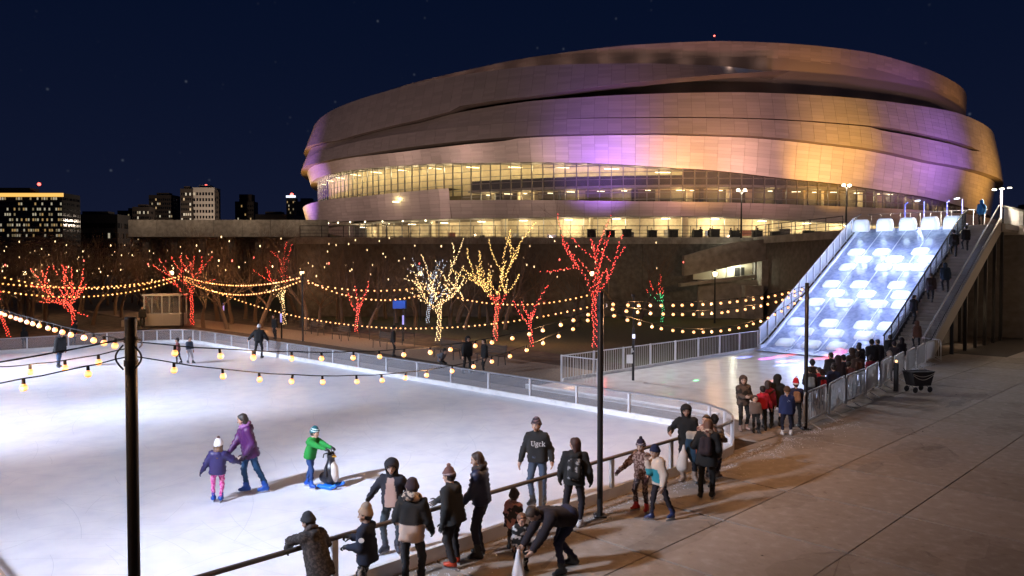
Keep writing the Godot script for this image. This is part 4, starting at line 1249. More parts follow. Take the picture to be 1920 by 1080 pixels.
	for q in [[27.8, 17.0, Color(0.1, 1, 0.3)], [26.4, 17.6, Color(0.1, 1, 0.3)], [29.3, 15.7, Color(1, 0.6, 0.1)], [29.9, 14.7, Color(1, 0.25, 0.05)], [31.3, 13.5, Color(1, 0.22, 0.04)], [36.5, 19.5, Color(0.15, 0.2, 1)], [36.9, 18.4, Color(0.9, 0.1, 1)], [36.6, 17.2, Color(0.8, 0.15, 1)], [38.6, 18.3, Color(1, 0.1, 0.12)], [39.0, 16.4, Color(1, 0.1, 0.15)], [35.0, 16.6, Color(0.2, 0.3, 1)], [38.0, 15.1, Color(1, 0.1, 0.1)], [40.7, 16.2, Color(1, 0.1, 0.2)]]:
		var p := W(q[0], q[1], 0.05)
		spot(W(25.97, 18.83, 3.78), p, q[2], 2200.0 if q[0] > 33 else 420.0, 1.7, 0.02, 0.9)

# a soft-cornered block standing on its base, side lengths s (x, y, z)
func pillow(st: SurfaceTool, s: Vector3) -> void:
	var levels := [[0.0, 1.0], [0.55, 0.97], [0.85, 0.88], [1.0, 0.7]]
	var rings := []
	for l in levels:
		var ring := []
		for k in 20:
			var a := TAU * k / 20.0
			var c := cos(a); var d := sin(a)
			var q := pow(pow(absf(c), 8.0) + pow(absf(d), 8.0), -0.125)
			ring.append(Vector3(c * q * s.x / 2 * l[1], s.y * l[0], d * q * s.z / 2 * l[1]))
		rings.append(ring)
	for i in 3:
		for k in 20:
			var j := (k + 1) % 20
			quad(st, rings[i][k], rings[i][j], rings[i + 1][j], rings[i + 1][k], true)
	for k in range(1, 19): tri(st, rings[3][0], rings[3][k], rings[3][k + 1])

# --- fences and barriers -----------------------------------------------------------
func make_fences() -> void:
	var t := thing("runout_fence", "grey barred fence along the icy run-out, from the path up to the slide wall", "fence")
	var n := 8
	for i in n + 1:
		var u := 23.7 + i * 2.12
		var s := ST(); box(s, W(u, 20.8, 0.56), Vector3(0.06, 1.12, 0.06), Basis(Vector3.UP, PI / 4)); part("post", s.commit(), M.white_metal, t)
		if i == n: break
		for y in [0.1, 1.08]:
			s = ST(); tube(s, [W(u, 20.8, y), W(u + 2.12, 20.8, y)], 0.025, 6); part("rail", s.commit(), M.white_metal, t)
		s = ST(); box(s, W(u + 1.06, 20.74, 0.06), Vector3(2.1, 0.18, 0.05), Basis(Vector3.UP, PI / 4)); part("foot_board", s.commit(), M.white_board, t)
		for j in 13:
			s = ST(); box(s, W(u + 0.16 * (j + 0.6), 20.8, 0.59), Vector3(0.018, 0.98, 0.018)); part("bar", s.commit(), M.galvanised, t)
	var e := thing("runout_fence", "short return of the barred fence where the run-out meets the rink", "fence", Vector3.ZERO)
	for i in 2:
		var s := ST(); box(s, W(23.7, 18.9 + i * 1.9, 0.56), Vector3(0.06, 1.12, 0.06)); part("post", s.commit(), M.white_metal, e)
	var s2 := ST(); tube(s2, [W(23.7, 18.9, 1.08), W(23.7, 20.8, 1.08)], 0.025, 6); part("rail", s2.commit(), M.white_metal, e)
	for j in 11:
		s2 = ST(); box(s2, W(23.7, 18.95 + j * 0.17, 0.59), Vector3(0.018, 0.98, 0.018)); part("bar", s2.commit(), M.galvanised, e)
	# crowd barriers beside the queue
	var first: Node3D
	var where := ["crowd barrier closest to the lamp pole at the head of the queue", "second crowd barrier from the lamp pole, beside the children in red", "third crowd barrier from the lamp pole, along the queue", "fourth crowd barrier from the lamp pole, just before the black cart", "crowd barrier standing right behind the black cart", "crowd barrier just past the black cart toward the stairs", "crowd barrier beside the foot of the stairs", "crowd barrier under the low end of the stair stringer", "last crowd barrier, half in shade under the stairs", "crowd barrier turned across the walkway beneath the stairs"]
	for k in 10:
		var f := k / 9.0
		var u := 22.75 + k * 2.28; var v := 9.75 + k * 0.27
		var ang := PI / 4 - atan(0.27 / 2.28) + rng.randf_range(-0.05, 0.05)
		if k == 9: u -= 0.6; v += 0.5; ang += 0.9
		ang = ang if k != 9 else ang
		if k == 0:
			first = barrier()
			first.position = W(u, v); first.rotation.y = PI / 4 + atan(0.27 / 2.28)
			first.set_meta("label", where[0])
		else:
			dup(first, "crowd_barrier", W(u, v), PI / 4 + atan(0.27 / 2.28) + rng.randf_range(-0.06, 0.06) + (0.9 if k == 9 else 0.0), where[k])

func barrier() -> Node3D:
	var t := thing("crowd_barrier", "", "crowd barrier", Vector3.ZERO, 0.0, "barriers along the slide queue")
	var st := ST()
	var loop := []
	for q in [Vector2(-1.08, 0.12), Vector2(-1.08, 0.95), Vector2(-1.0, 1.08), Vector2(1.0, 1.08), Vector2(1.08, 0.95), Vector2(1.08, 0.12)]: loop.append(Vector3(q.x, q.y, 0))
	tube(st, loop, 0.03, 8); part("frame", st.commit(), M.galvanised, t)
	st = ST(); tube(st, [Vector3(-1.08, 0.22, 0), Vector3(1.08, 0.22, 0)], 0.02, 6); part("lower_rail", st.commit(), M.galvanised, t)
	for j in 13:
		var s := ST(); tube(s, [Vector3(-0.93 + j * 0.155, 0.22, 0), Vector3(-0.93 + j * 0.155, 1.08, 0)], 0.014, 5, false); part("bar", s.commit(), M.galvanised, t)
	for x in [-0.75, 0.75]:
		var s := ST(); tube(s, [Vector3(x, 0.02, -0.38), Vector3(x, 0.16, -0.1), Vector3(x, 0.22, 0), Vector3(x, 0.16, 0.1), Vector3(x, 0.02, 0.38)], 0.018, 6); part("foot", s.commit(), M.galvanised, t)
	return t

# --- poles and string lights ---------------------------------------------------------
var bulb_mesh: ArrayMesh

func pole(label: String, at: Vector3, h := 4.3) -> void:
	var t := thing("light_pole", label, "light pole", at)
	var st := ST()
	lathe(st, [Vector2(0.056, 0.0), Vector2(0.056, h - 0.02), Vector2(0.05, h), Vector2(0.0, h)], 16)
	part("shaft", st.commit(), M.black_paint, t)
	st = ST(); cbox(st, Vector3(0, 0.012, 0), Vector3(0.24, 0.024, 0.24), 0.006); part("base_plate", st.commit(), M.dark_metal, t)
	for k in 4:
		st = ST(); lathe(st, [Vector2(0.014, 0.02), Vector2(0.014, 0.05), Vector2(0.0, 0.05)], 6, Transform3D(Basis(), Vector3(0.09 if k & 1 else -0.09, 0, 0.09 if k & 2 else -0.09))); part("bolt", st.commit(), M.steel, t)
	for y in [h - 0.22, h - 0.45]:
		st = ST(); lathe(st, [Vector2(0.05, y - 0.03), Vector2(0.066, y - 0.03), Vector2(0.066, y + 0.03), Vector2(0.05, y + 0.03)], 16); part("clamp", st.commit(), M.dark_metal, t)
	st = ST(); tube(st, [Vector3(0.06, h - 0.22, 0), Vector3(0.11, h - 0.22, 0.02), Vector3(0.12, h - 0.27, 0.02), Vector3(0.09, h - 0.3, 0.02)], 0.008, 6); part("hook", st.commit(), M.steel, t)

func string_light(label: String, a: Vector3, b: Vector3, sag: float, gap := 0.45, globe := 1.0) -> void:
	var t := thing("string_lights", label, "string lights")
	var l := a.distance_to(b)
	var pts := []
	var n := 28
	var P := func(f: float) -> Vector3: return a.lerp(b, f) - Vector3(0, 4.0 * sag * f * (1 - f), 0)
	for i in n + 1: pts.append(P.call(float(i) / n) + Vector3(0, 0.004 * sin(i * 2.3), 0))
	var st := ST(); tube(st, pts, 0.0065, 5); part("cable", st.commit(), M.rubber, t)
	var k := int(l / gap)
	for i in range(1, k):
		var f := (i + rng.randf_range(-0.12, 0.12)) / k
		var p: Vector3 = P.call(f)
		var o := part("bulb", bulb_mesh, null, t, Transform3D(Basis(Vector3(rng.randfn(), 0, rng.randfn()).normalized(), rng.randf_range(0, 0.22)), p))
		o.scale = Vector3.ONE * globe
		if i % 6 == 3: omni(p - Vector3(0, 0.075, 0), Color(1.0, 0.5, 0.2), 1.1, 0.03)

func make_strings() -> void:
	bulb_mesh = ArrayMesh.new()
	var st := ST(); lathe(st, [Vector2(0.0, 0.005), Vector2(0.014, 0.0), Vector2(0.016, -0.045), Vector2(0.0, -0.045)], 8)
	st.set_material(M.rubber); st.commit(bulb_mesh)
	st = ST()
	lathe(st, [Vector2(0.012, -0.043), Vector2(0.024, -0.054), Vector2(0.03, -0.066)], 10)
	lathe(st, [Vector2(0.03, -0.092), Vector2(0.02, -0.106), Vector2(0.0, -0.112)], 10)
	st.set_material(glow("bulb_amber_glow", Color(1.0, 0.33, 0.06), 1.8)); st.commit(bulb_mesh)
	st = ST(); lathe(st, [Vector2(0.03, -0.066), Vector2(0.0325, -0.079), Vector2(0.03, -0.092)], 10)
	st.set_material(glow("bulb_glow", Color(1.0, 0.45, 0.13), 3.0)); st.commit(bulb_mesh)
	var P1 := W(2.62, 7.88); var P2 := W(11.43, 9.05); var P3 := W(21.81, 9.64); var P4 := W(24.75, 43.5)
	var P6 := Vector3(-26.0, 0, -60.2); var P7 := Vector3(-33.0, 0, -45.5)
	pole("tall black light pole closest to the photographer, standing over the ice", P1)
	pole("black light pole beside the handrail, behind the woman with a backpack", P2)
	pole("black light pole at the barriers, in front of the ice slide", P3)
	pole("slim dark light pole on the path beyond the rink's long boards", P4)
	pole("light pole in the park behind the tree with a fan of red limbs", P6)
	pole("light pole at the far end of the rink, outside the boards", P7)
	var U := func(p: Vector3, y: float) -> Vector3: return p + Vector3(0, y, 0)
	string_light("upper string of warm bulbs over the far end of the rink", U.call(P7, 4.2), U.call(P6, 4.1), 0.75, 0.36, 1.6)
	string_light("lower string of warm bulbs over the far end of the rink", U.call(P7, 3.9), U.call(P6, 3.95), 1.15, 0.36, 1.6)
	string_light("third string of warm bulbs behind the two over the far end", U.call(P7, 4.25) + Vector3(0, 0, -3.5), U.call(P6, 4.2), 0.95, 0.4, 1.6)
	string_light("upper string of warm bulbs between the two park poles", U.call(P6, 4.1), U.call(P4, 4.2), 0.65, 0.36, 1.6)
	string_light("lower string of warm bulbs between the two park poles", U.call(P6, 3.9), U.call(P4, 4.0), 1.1, 0.36, 1.6)
	var T6 := Vector3(-5.0, 3.3, -48.7); var T10 := Vector3(4.75, 3.25, -44.9)
	string_light("string of warm bulbs from the path pole to the broad white tree", U.call(P4, 4.15), T6, 0.95, 0.3, 1.6)
	string_light("fainter second string from the path pole to the broad white tree", U.call(P4, 3.9), T6 + Vector3(-0.1, 0.35, -0.2), 0.45, 0.4, 1.6)
	string_light("string of warm bulbs from the broad white tree to the tall red tree", T6, T10, 0.75, 0.33, 1.6)
	string_light("long low string of bulbs crossing the park to the tall red tree", U.call(P6, 4.0), T10 + Vector3(0, -0.7, 0.1), 2.5, 0.4, 1.6)
	string_light("shallow string of bulbs from the closest pole to the middle pole", U.call(P1, 4.06), U.call(P2, 4.04), 0.4)
	string_light("deep string of bulbs from the closest pole to the middle pole", U.call(P1, 3.92), U.call(P2, 3.98), 0.62)
	string_light("string of bulbs from the closest pole away over the ice", U.call(P1, 4.06), Vector3(-15.1, 4.25, -20.4), 0.12, 0.5)
	string_light("level string of bulbs from the closest pole out over the near ice", U.call(P1, 4.0), Vector3(-9.0, 4.06, -9.0), 0.32, 0.42)
	string_light("string of large bulbs dropping from the closest pole past the photographer", U.call(P1, 3.92), Vector3(-6.5, 3.9, -4.0), 0.17, 0.42)
	string_light("deepest string of bulbs between the middle pole and the slide pole", U.call(P2, 4.02), U.call(P3, 4.05), 0.72)
	string_light("middle string of bulbs between the middle pole and the slide pole", U.call(P2, 4.08), U.call(P3, 4.15), 0.36)
	string_light("tightest string of bulbs between the middle pole and the slide pole", U.call(P2, 4.15), U.call(P3, 4.22), 0.2)
	# thick supply cable twisted along, and loops hanging on the closest pole
	var c := thing("supply_cable", "thick black twisted supply cable running down to the closest pole", "cable")
	for k in 2:
		var pts := []
		for i in 60:
			var f := i / 59.0
			var tw := clampf(1.0 - absf(f - 0.62) * 2.4, 0.15, 1.0) * 0.012
			pts.append((U.call(P1, 4.1) as Vector3).lerp(Vector3(-6.5, 3.95, -4.0), f) - Vector3(0, 0.5 * f * (1 - f), 0) + Vector3(sin(f * 70 + k * PI), cos(f * 70 + k * PI), 0) * tw)
		st = ST(); tube(st, pts, 0.007, 6); part("strand", st.commit(), M.rubber, c)
	for k in 2:
		var lp := thing("cable_loop", ["coil of black cable hanging from the closest pole, over the ice", "cable loop hanging from the closest pole on the side of the middle pole"][k], "cable")
		var sx := [-1.0, 1.0][k] as float
		var pts := []
		for i in 15:
			var a := PI * i / 14.0
			pts.append(P1 + Vector3(sx * (0.05 + 0.075 * sin(a)), 4.03 - 0.24 * (i / 14.0), 0.05))
		st = ST(); tube(st, pts, 0.009, 7); part("cable", st.commit(), M.rubber, lp)

# --- posts, cart and other things ------------------------------------------------------
func make_props() -> void:
	var t := thing("sign_post", "dark post on the run-out ice carrying a small lit box and a white notice", "sign post", W(25.97, 18.83))
	var st := ST(); tube(st, [Vector3.ZERO, Vector3(0, 2.2, 0)], 0.055, 10); part("post", st.commit(), M.black_paint, t)
	st = ST(); cbox(st, Vector3(0, 1.86, 0.06), Vector3(0.16, 0.24, 0.12), 0.015); part("light_box", st.commit(), M.dark_metal, t)
	st = ST(); box(st, Vector3(0, 1.87, 0.125), Vector3(0.11, 0.17, 0.012)); part("light_screen", st.commit(), glow("post_screen", Color(0.7, 0.72, 1.0), 1.6), t)
	st = ST(); box(st, Vector3(-0.16, 0.92, 0.07), Vector3(0.26, 0.36, 0.015)); part("notice", st.commit(), M.white_board, t)
	st = ST(); tube(st, [Vector3(0, 1.25, 0.05), Vector3(-0.08, 1.2, 0.09), Vector3(-0.06, 1.36, 0.08)], 0.04, 6); part("bracket", st.commit(), M.galvanised, t)
	st = ST(); tube(st, [Vector3(0, 2.15, 0), Vector3(0, 3.55, 0)], 0.03, 8); part("mast", st.commit(), M.black_paint, t)
	st = ST(); cbox(st, Vector3(0, 3.55, 0), Vector3(0.14, 0.12, 0.14), 0.02); part("party_light_box", st.commit(), M.dark_metal, t)
	# blue lit information posts in the park
	var first: Node3D
	var posts := [[Vector3(-24.0, 0, -63.5), "slim post with a glowing violet panel on the path behind the far boards"], [Vector3(-6.9, 0, -48.3), "post with a small blue panel beside the broad white tree"], [Vector3(-15.2, 0, -50.2), "post with a small violet panel beyond the middle of the long boards"]]
	for k in 3:
		if k == 0:
			first = thing("info_post", posts[k][1], "sign post", posts[k][0])
			st = ST(); tube(st, [Vector3.ZERO, Vector3(0, 2.1, 0)], 0.05, 8); part("post", st.commit(), M.black_paint, first)
			st = ST(); cbox(st, Vector3(0, 1.35, 0.07), Vector3(0.16, 0.7, 0.1), 0.02); part("panel", st.commit(), M.dark_metal, first)
			st = ST(); box(st, Vector3(0, 1.36, 0.125), Vector3(0.11, 0.58, 0.012)); part("panel_light", st.commit(), glow("info_light", Color(0.3, 0.25, 1.0), 0.8), first)
		else: dup(first, "info_post", posts[k][0], 0.1, posts[k][1])
	# white kiosk frame with windows in the park
	var kp := mat("kiosk_paint", Color(0.3, 0.31, 0.31), 0.6)
	var ks := thing("kiosk", "white framed kiosk with wide windows on the grass behind the far boards", "kiosk", Vector3(-27.5, 0, -60.5), 0.12)
	st = ST(); box(st, Vector3(0, 0.55, 0), Vector3(2.7, 0.9, 1.8)); part("counter", st.commit(), kp, ks)
	for x in [-1.32, 0.0, 1.32]:
		st = ST(); box(st, Vector3(x, 1.35, 0.88), Vector3(0.09, 2.3, 0.09)); part("post", st.commit(), kp, ks)
		st = ST(); box(st, Vector3(x, 1.35, -0.85), Vector3(0.09, 2.3, 0.09)); part("post", st.commit(), kp, ks)
	st = ST(); box(st, Vector3(0, 2.5, 0), Vector3(2.9, 0.14, 2.0)); part("roof", st.commit(), kp, ks)
	for x in [-0.66, 0.66]:
		st = ST(); quad(st, Vector3(x - 0.6, 1.05, 0.87), Vector3(x - 0.6, 2.4, 0.87), Vector3(x + 0.6, 2.4, 0.87), Vector3(x + 0.6, 1.05, 0.87)); part("window_pane", st.commit(), M.pane_glass, ks)
	omni(Vector3(-29.5, 2.6, -57.5), Color(0.8, 0.95, 0.9), 0.8, 0.2)
	st = ST(); box(st, Vector3(-2.6, 0.25, 0.1), Vector3(1.2, 0.5, 0.7)); part("step", st.commit(), M.concrete, ks)
	var bo := thing("booth", "small bright blue booth standing on the grass near the slim red tree", "booth", Vector3(-8.4, 0, -57.0))
	st = ST(); cbox(st, Vector3(0, 1.9, 0), Vector3(0.95, 0.6, 0.7), 0.03); part("canopy", st.commit(), mat("blue_canvas", Color(0.03, 0.12, 0.6), 0.8), bo)
	for x in [-0.42, 0.42]:
		st = ST(); box(st, Vector3(x, 0.8, 0), Vector3(0.06, 1.6, 0.06)); part("leg", st.commit(), M.dark_metal, bo)
	omni(Vector3(-8.2, 2.8, -55.5), Color(0.5, 0.65, 1.0), 1.2, 0.15)
	# benches by the path
	var bench: Node3D
	var bs := [[W(25.5, 27.0), "dark park bench on the path nearest the slide fence"], [W(25.4, 30.2), "dark park bench on the path behind the people by the long boards"], [W(25.9, 36.5), "dark park bench on the path midway along the rink"], [W(26.8, 42.5), "dark park bench beside the slim path pole"], [W(27.6, 47.0), "dark park bench on the path near the far corner of the rink"]]
	for k in bs.size():
		if k == 0:
			bench = thing("park_bench", bs[k][1], "bench", bs[k][0], -PI / 4)
			for j in 4:
				st = ST(); box(st, Vector3(0, 0.45, -0.18 + j * 0.12), Vector3(1.7, 0.035, 0.1)); part("seat_slat", st.commit(), mat("dark_wood", Color(0.06, 0.04, 0.028), 0.8), bench)
			for j in 3:
				st = ST(); box(st, Vector3(0, 0.6 + j * 0.13, -0.27 - j * 0.03), Vector3(1.7, 0.1, 0.03)); part("back_slat", st.commit(), M.dark_wood, bench)
			for x in [-0.75, 0.75]:
				st = ST(); tube(st, [Vector3(x, 0, 0.2), Vector3(x, 0.43, 0.18), Vector3(x, 0.43, -0.24), Vector3(x, 0.95, -0.36)], 0.025, 6); part("leg", st.commit(), M.dark_metal, bench)
				st = ST(); tube(st, [Vector3(x, 0, -0.3), Vector3(x, 0.43, -0.24)], 0.025, 6); part("leg", st.commit(), M.dark_metal, bench)
		else: dup(bench, "park_bench", bs[k][0], -PI / 4 + rng.randf_range(-0.2, 0.2), bs[k][1])
	# low park fence along the path
	for k in 3:
		var lf := thing("park_fence", ["low dark wire fence behind the path, near the slim red tree", "low dark wire fence behind the path, near the path pole", "low dark wire fence behind the far corner of the rink"][k], "fence")
		for i in 7:
			var p := W(27.8 + k * 1.4 + i * 0.1, 36.0 + k * 9.0 + i * 1.3)
			st = ST(); tube(st, [p, p + Vector3(0, 0.85, 0)], 0.025, 6); part("post", st.commit(), M.dark_metal, lf)
		for y in [0.4, 0.8]:
			st = ST(); tube(st, [W(27.8 + k * 1.4, 36.0 + k * 9.0, y), W(28.4 + k * 1.4, 43.8 + k * 9.0, y)], 0.015, 5); part("rail", st.commit(), M.dark_metal, lf)
	# black cart with a pale rope
	var c := thing("cart", "black fabric cart on wheels with pale ropes slung across its side", "cart", W(31.35, 9.5), 0.25)
	c.scale = Vector3.ONE * 0.82
	st = ST()
	prism(st, PackedVector2Array([Vector2(-0.42, 0.32), Vector2(-0.62, 0.95), Vector2(0.62, 0.95), Vector2(0.42, 0.32)]), -0.3, 0.3)
	part("body", st.commit(), mat("black_fabric", Color(0.012, 0.011, 0.012), 0.95), c)
	st = ST()
	tube(st, [Vector3(-0.62, 0.96, 0.31), Vector3(0.62, 0.96, 0.31), Vector3(0.62, 0.96, -0.31), Vector3(-0.62, 0.96, -0.31), Vector3(-0.62, 0.96, 0.31)], 0.025, 6); part("rim", st.commit(), M.black_paint, c)
	for y in [0.1, 0.16]:
		var pts := []
		for i in 13: pts.append(Vector3(-0.56 + 1.12 * i / 12.0, 0.88 - y * 1.4 * sin(PI * i / 12.0) - (y - 0.1), 0.325 - 0.02 * sin(PI * i / 12.0)))
		st = ST(); tube(st, pts, 0.011, 6); part("rope", st.commit(), mat("pale_rope", Color(0.45, 0.42, 0.36), 0.9), c)
	for k in 4:
		st = ST(); var cx := Vector3(0.4 if k & 1 else -0.4, 0.14, 0.27 if k & 2 else -0.27)
		lathe(st, [Vector2(0.0, -0.025), Vector2(0.12, -0.025), Vector2(0.14, 0.0), Vector2(0.12, 0.025), Vector2(0.0, 0.025)], 14, Transform3D(Basis(Vector3.RIGHT, PI / 2), cx)); part("wheel", st.commit(), M.rubber, c)
	st = ST(); tube(st, [Vector3(-0.6, 0.9, 0), Vector3(-0.85, 1.15, 0)], 0.02, 6); part("handle", st.commit(), M.black_paint, c)
	for x in [-0.4, 0.4]:
		st = ST(); tube(st, [Vector3(x, 0.14, -0.27), Vector3(x, 0.34, 0), Vector3(x, 0.14, 0.27)], 0.015, 6); part("axle_frame", st.commit(), M.dark_metal, c)
	# small turnstile post with a lamp next to the cart
	var g := thing("gate_post", "square gate post with a small warm lamp next to the black cart", "gate post", W(30.9, 10.15), PI / 4)
	st = ST(); cbox(st, Vector3(0, 0.55, 0), Vector3(0.14, 1.1, 0.14), 0.01); part("post", st.commit(), M.dark_metal, g)
	part("lamp", ball(0.05, 8, 5), glow("gate_lamp", Color(1.0, 0.5, 0.2), 3.0), g, Transform3D(Basis(), Vector3(0, 1.15, 0)))
	# lit stalls and the red-lit trees far under the bridge
	var sk := skeleton(105, 6.0, 0.3, 3)
	for k in 3:
		var p := Vector3([59.0, 63.5, 55.0][k], 0, [-92.0, -90.0, -95.0][k])
		var tr := bare_tree("lit_tree", ["tree full of red lights glimpsed under the bridge beyond the stairs", "red-lit tree at the picture edge, under the bridge deck", "dim red-lit tree between the black stair posts"][k], sk, p, k * 1.2)
		fairy(tr, sk, func(d: int, q: Vector3) -> bool: return d >= 1 and q.y > 2.0 and rng.randf() < 0.28, M.red_fairy_light, 0.5)
	var sl := thing("market_stall", "warmly lit stall far away under the bridge beyond the stairs", "market stall", Vector3(60.0, 0, -88.0))
	st = ST(); box(st, Vector3(0, 1.0, 0), Vector3(7, 1.6, 2.0)); part("counter", st.commit(), M.concrete, sl)
	st = ST(); box(st, Vector3(0, 2.4, -0.8), Vector3(7, 1.2, 0.2)); part("back_wall", st.commit(), M.cream_wall, sl)
	st = ST(); box(st, Vector3(0, 3.05, 0), Vector3(7.4, 0.15, 2.4)); part("roof", st.commit(), M.dark_metal, sl)
	omni(Vector3(60, 2.8, -87.2), Color(1.0, 0.6, 0.25), 3.5, 0.15)
	omni(Vector3(55, 3.0, -84), Color(1.0, 0.7, 0.4), 5.0, 0.2)


# --- people ----------------------------------------------------------------------
# Bodies and clothes: tapered capsules round the bones of a posed skeleton, joined with a smooth minimum on a grid and meshed as surface nets.
# A capsule is [from, to, radius, radius, blend] or, cut away, [from, to, radius, radius, -1].
func nets(into: Dictionary, caps: Array, cell: float, tint: Callable, cuts := [], puff := Vector2.ZERO, axis := Vector3.UP) -> void:
	var lo := Vector3.ONE * 1e9; var hi := -lo
	for q in caps:
		if q[4] < 0: continue
		var r := maxf(q[2], q[3]) + 2.0 * cell
		lo = lo.min((q[0] as Vector3).min(q[1]) - Vector3.ONE * r); hi = hi.max((q[0] as Vector3).max(q[1]) + Vector3.ONE * r)
	var nx := int((hi.x - lo.x) / cell) + 2; var ny := int((hi.y - lo.y) / cell) + 2; var nz := int((hi.z - lo.z) / cell) + 2
	var f := PackedFloat32Array(); f.resize(nx * ny * nz); f.fill(9.0)
	for q in caps:
		var a: Vector3 = q[0]; var b: Vector3 = q[1]; var ra: float = q[2]; var rb: float = q[3]; var k: float = q[4]
		var ab := b - a; var l2 := maxf(ab.length_squared(), 1e-9)
		var pad := maxf(ra, rb) + 2.0 * cell + maxf(k, 0.0) * 0.6
		var l := ((a.min(b) - Vector3.ONE * pad - lo) / cell).clamp(Vector3.ZERO, Vector3(nx - 1, ny - 1, nz - 1))
		var h := ((a.max(b) + Vector3.ONE * pad - lo) / cell).clamp(Vector3.ZERO, Vector3(nx - 1, ny - 1, nz - 1))
		for z in range(int(l.z), int(h.z) + 1):
			for y in range(int(l.y), int(h.y) + 1):
				var at := (z * ny + y) * nx
				for x in range(int(l.x), int(h.x) + 1):
					var p := lo + Vector3(x, y, z) * cell - a
					var t := clampf(p.dot(ab) / l2, 0.0, 1.0)
					var d := (p - ab * t).length() - ra - (rb - ra) * t
					var e := f[at + x]
					if k < 0: f[at + x] = maxf(e, -d)
					elif e > 8.0: f[at + x] = d
					else:
						var g := maxf(k - absf(d - e), 0.0)
						f[at + x] = minf(d, e) - g * g / (4.0 * k + 1e-6)
	if cuts:
		for z in nz:
			for y in ny:
				for x in nx:
					var i := (z * ny + y) * nx + x
					if f[i] > 2.0 * cell: continue
					var p := lo + Vector3(x, y, z) * cell
					for c in cuts: f[i] = maxf(f[i], p.dot(c[0]) - c[1])
	var at_cell := PackedInt32Array(); at_cell.resize(nx * ny * nz); at_cell.fill(-1)
	var V: PackedVector3Array = into.v; var N: PackedVector3Array = into.n; var C: PackedColorArray = into.c; var I: PackedInt32Array = into.i
	var lim := 1.8 * cell
	for z in nz - 1:
		for y in ny - 1:
			for x in nx - 1:
				var o := (z * ny + y) * nx + x
				var f0 := f[o]
				if f0 > lim or f0 < -lim: continue
				var v := [f0, f[o + 1], f[o + nx], f[o + nx + 1], f[o + nx * ny], f[o + nx * ny + 1], f[o + nx * ny + nx], f[o + nx * ny + nx + 1]]
				var inside := 0
				for i in 8: inside += 1 if v[i] < 0.0 else 0
				if inside == 0 or inside == 8: continue
				var sum := Vector3.ZERO; var n := 0
				for i in 8:
					for bit in [1, 2, 4]:
						if i & bit: continue
						var va: float = v[i]; var vb: float = v[i | bit]
						if (va < 0.0) == (vb < 0.0): continue
						var t := va / (va - vb)
						sum += Vector3((i & 1) + (t if bit == 1 else 0.0), ((i >> 1) & 1) + (t if bit == 2 else 0.0), ((i >> 2) & 1) + (t if bit == 4 else 0.0)); n += 1
				var p := lo + (Vector3(x, y, z) + sum / n) * cell
				var g := Vector3(v[1] + v[3] + v[5] + v[7] - v[0] - v[2] - v[4] - v[6], v[2] + v[3] + v[6] + v[7] - v[0] - v[1] - v[4] - v[5], v[4] + v[5] + v[6] + v[7] - v[0] - v[1] - v[2] - v[3]).normalized()
				if puff.x != 0.0:
					p += g * puff.x * (absf(sin(PI * p.dot(axis) / puff.y)) - 0.5)
				p += g * crease.get_noise_3dv(Vector3(p.x, p.y * 1.8, p.z) * 85.0) * wrinkle
				at_cell[o] = V.size()
				V.append(p); N.append(g); C.append(tint.call(p))
	for z in range(1, nz - 1):
		for y in range(1, ny - 1):
			for x in range(1, nx - 1):
				var o := (z * ny + y) * nx + x
				if at_cell[o] < 0: continue
				var s := f[o] < 0.0
				for k in 3:
					var st: int = [1, nx, nx * ny][k]
					if (f[o + st] < 0.0) == s: continue
					var s1: int = [nx, nx * ny, 1][k]; var s2: int = [nx * ny, 1, nx][k]
					var c0 := at_cell[o - s1 - s2]; var c1 := at_cell[o - s2]; var c2 := at_cell[o]; var c3 := at_cell[o - s1]
					if c0 < 0 or c1 < 0 or c3 < 0: continue
					if s: I.append_array(PackedInt32Array([c0, c3, c2, c0, c2, c1]))
					else: I.append_array(PackedInt32Array([c0, c2, c3, c0, c1, c2]))
	into.v = V; into.n = N; into.c = C; into.i = I

var crease := FastNoiseLite.new()
var wrinkle := 0.0

func blank() -> Dictionary:
	return {"v": PackedVector3Array(), "n": PackedVector3Array(), "c": PackedColorArray(), "i": PackedInt32Array()}

func cloth_mesh(d: Dictionary) -> ArrayMesh:
	var a := []
	a.resize(Mesh.ARRAY_MAX)
	a[Mesh.ARRAY_VERTEX] = d.v; a[Mesh.ARRAY_NORMAL] = d.n; a[Mesh.ARRAY_COLOR] = d.c; a[Mesh.ARRAY_INDEX] = d.i
	var m := ArrayMesh.new()
	if d.v.size(): m.add_surface_from_arrays(Mesh.PRIMITIVE_TRIANGLES, a)
	return m

func join(into: Dictionary, d: Dictionary, t: Transform3D, tint: Callable) -> void:
	var base: int = into.v.size()
	var flip := t.basis.determinant() < 0
	var nb := t.basis.inverse().transposed()
	for i in d.v.size():
		into.v.append(t * d.v[i]); into.n.append((nb * d.n[i]).normalized()); into.c.append(tint.call(d.v[i]))
	for i in range(0, d.i.size(), 3):
		into.i.append(base + d.i[i]); into.i.append(base + d.i[i + (2 if flip else 1)]); into.i.append(base + d.i[i + (1 if flip else 2)])

var head_shape := {}
var hand_shapes := []

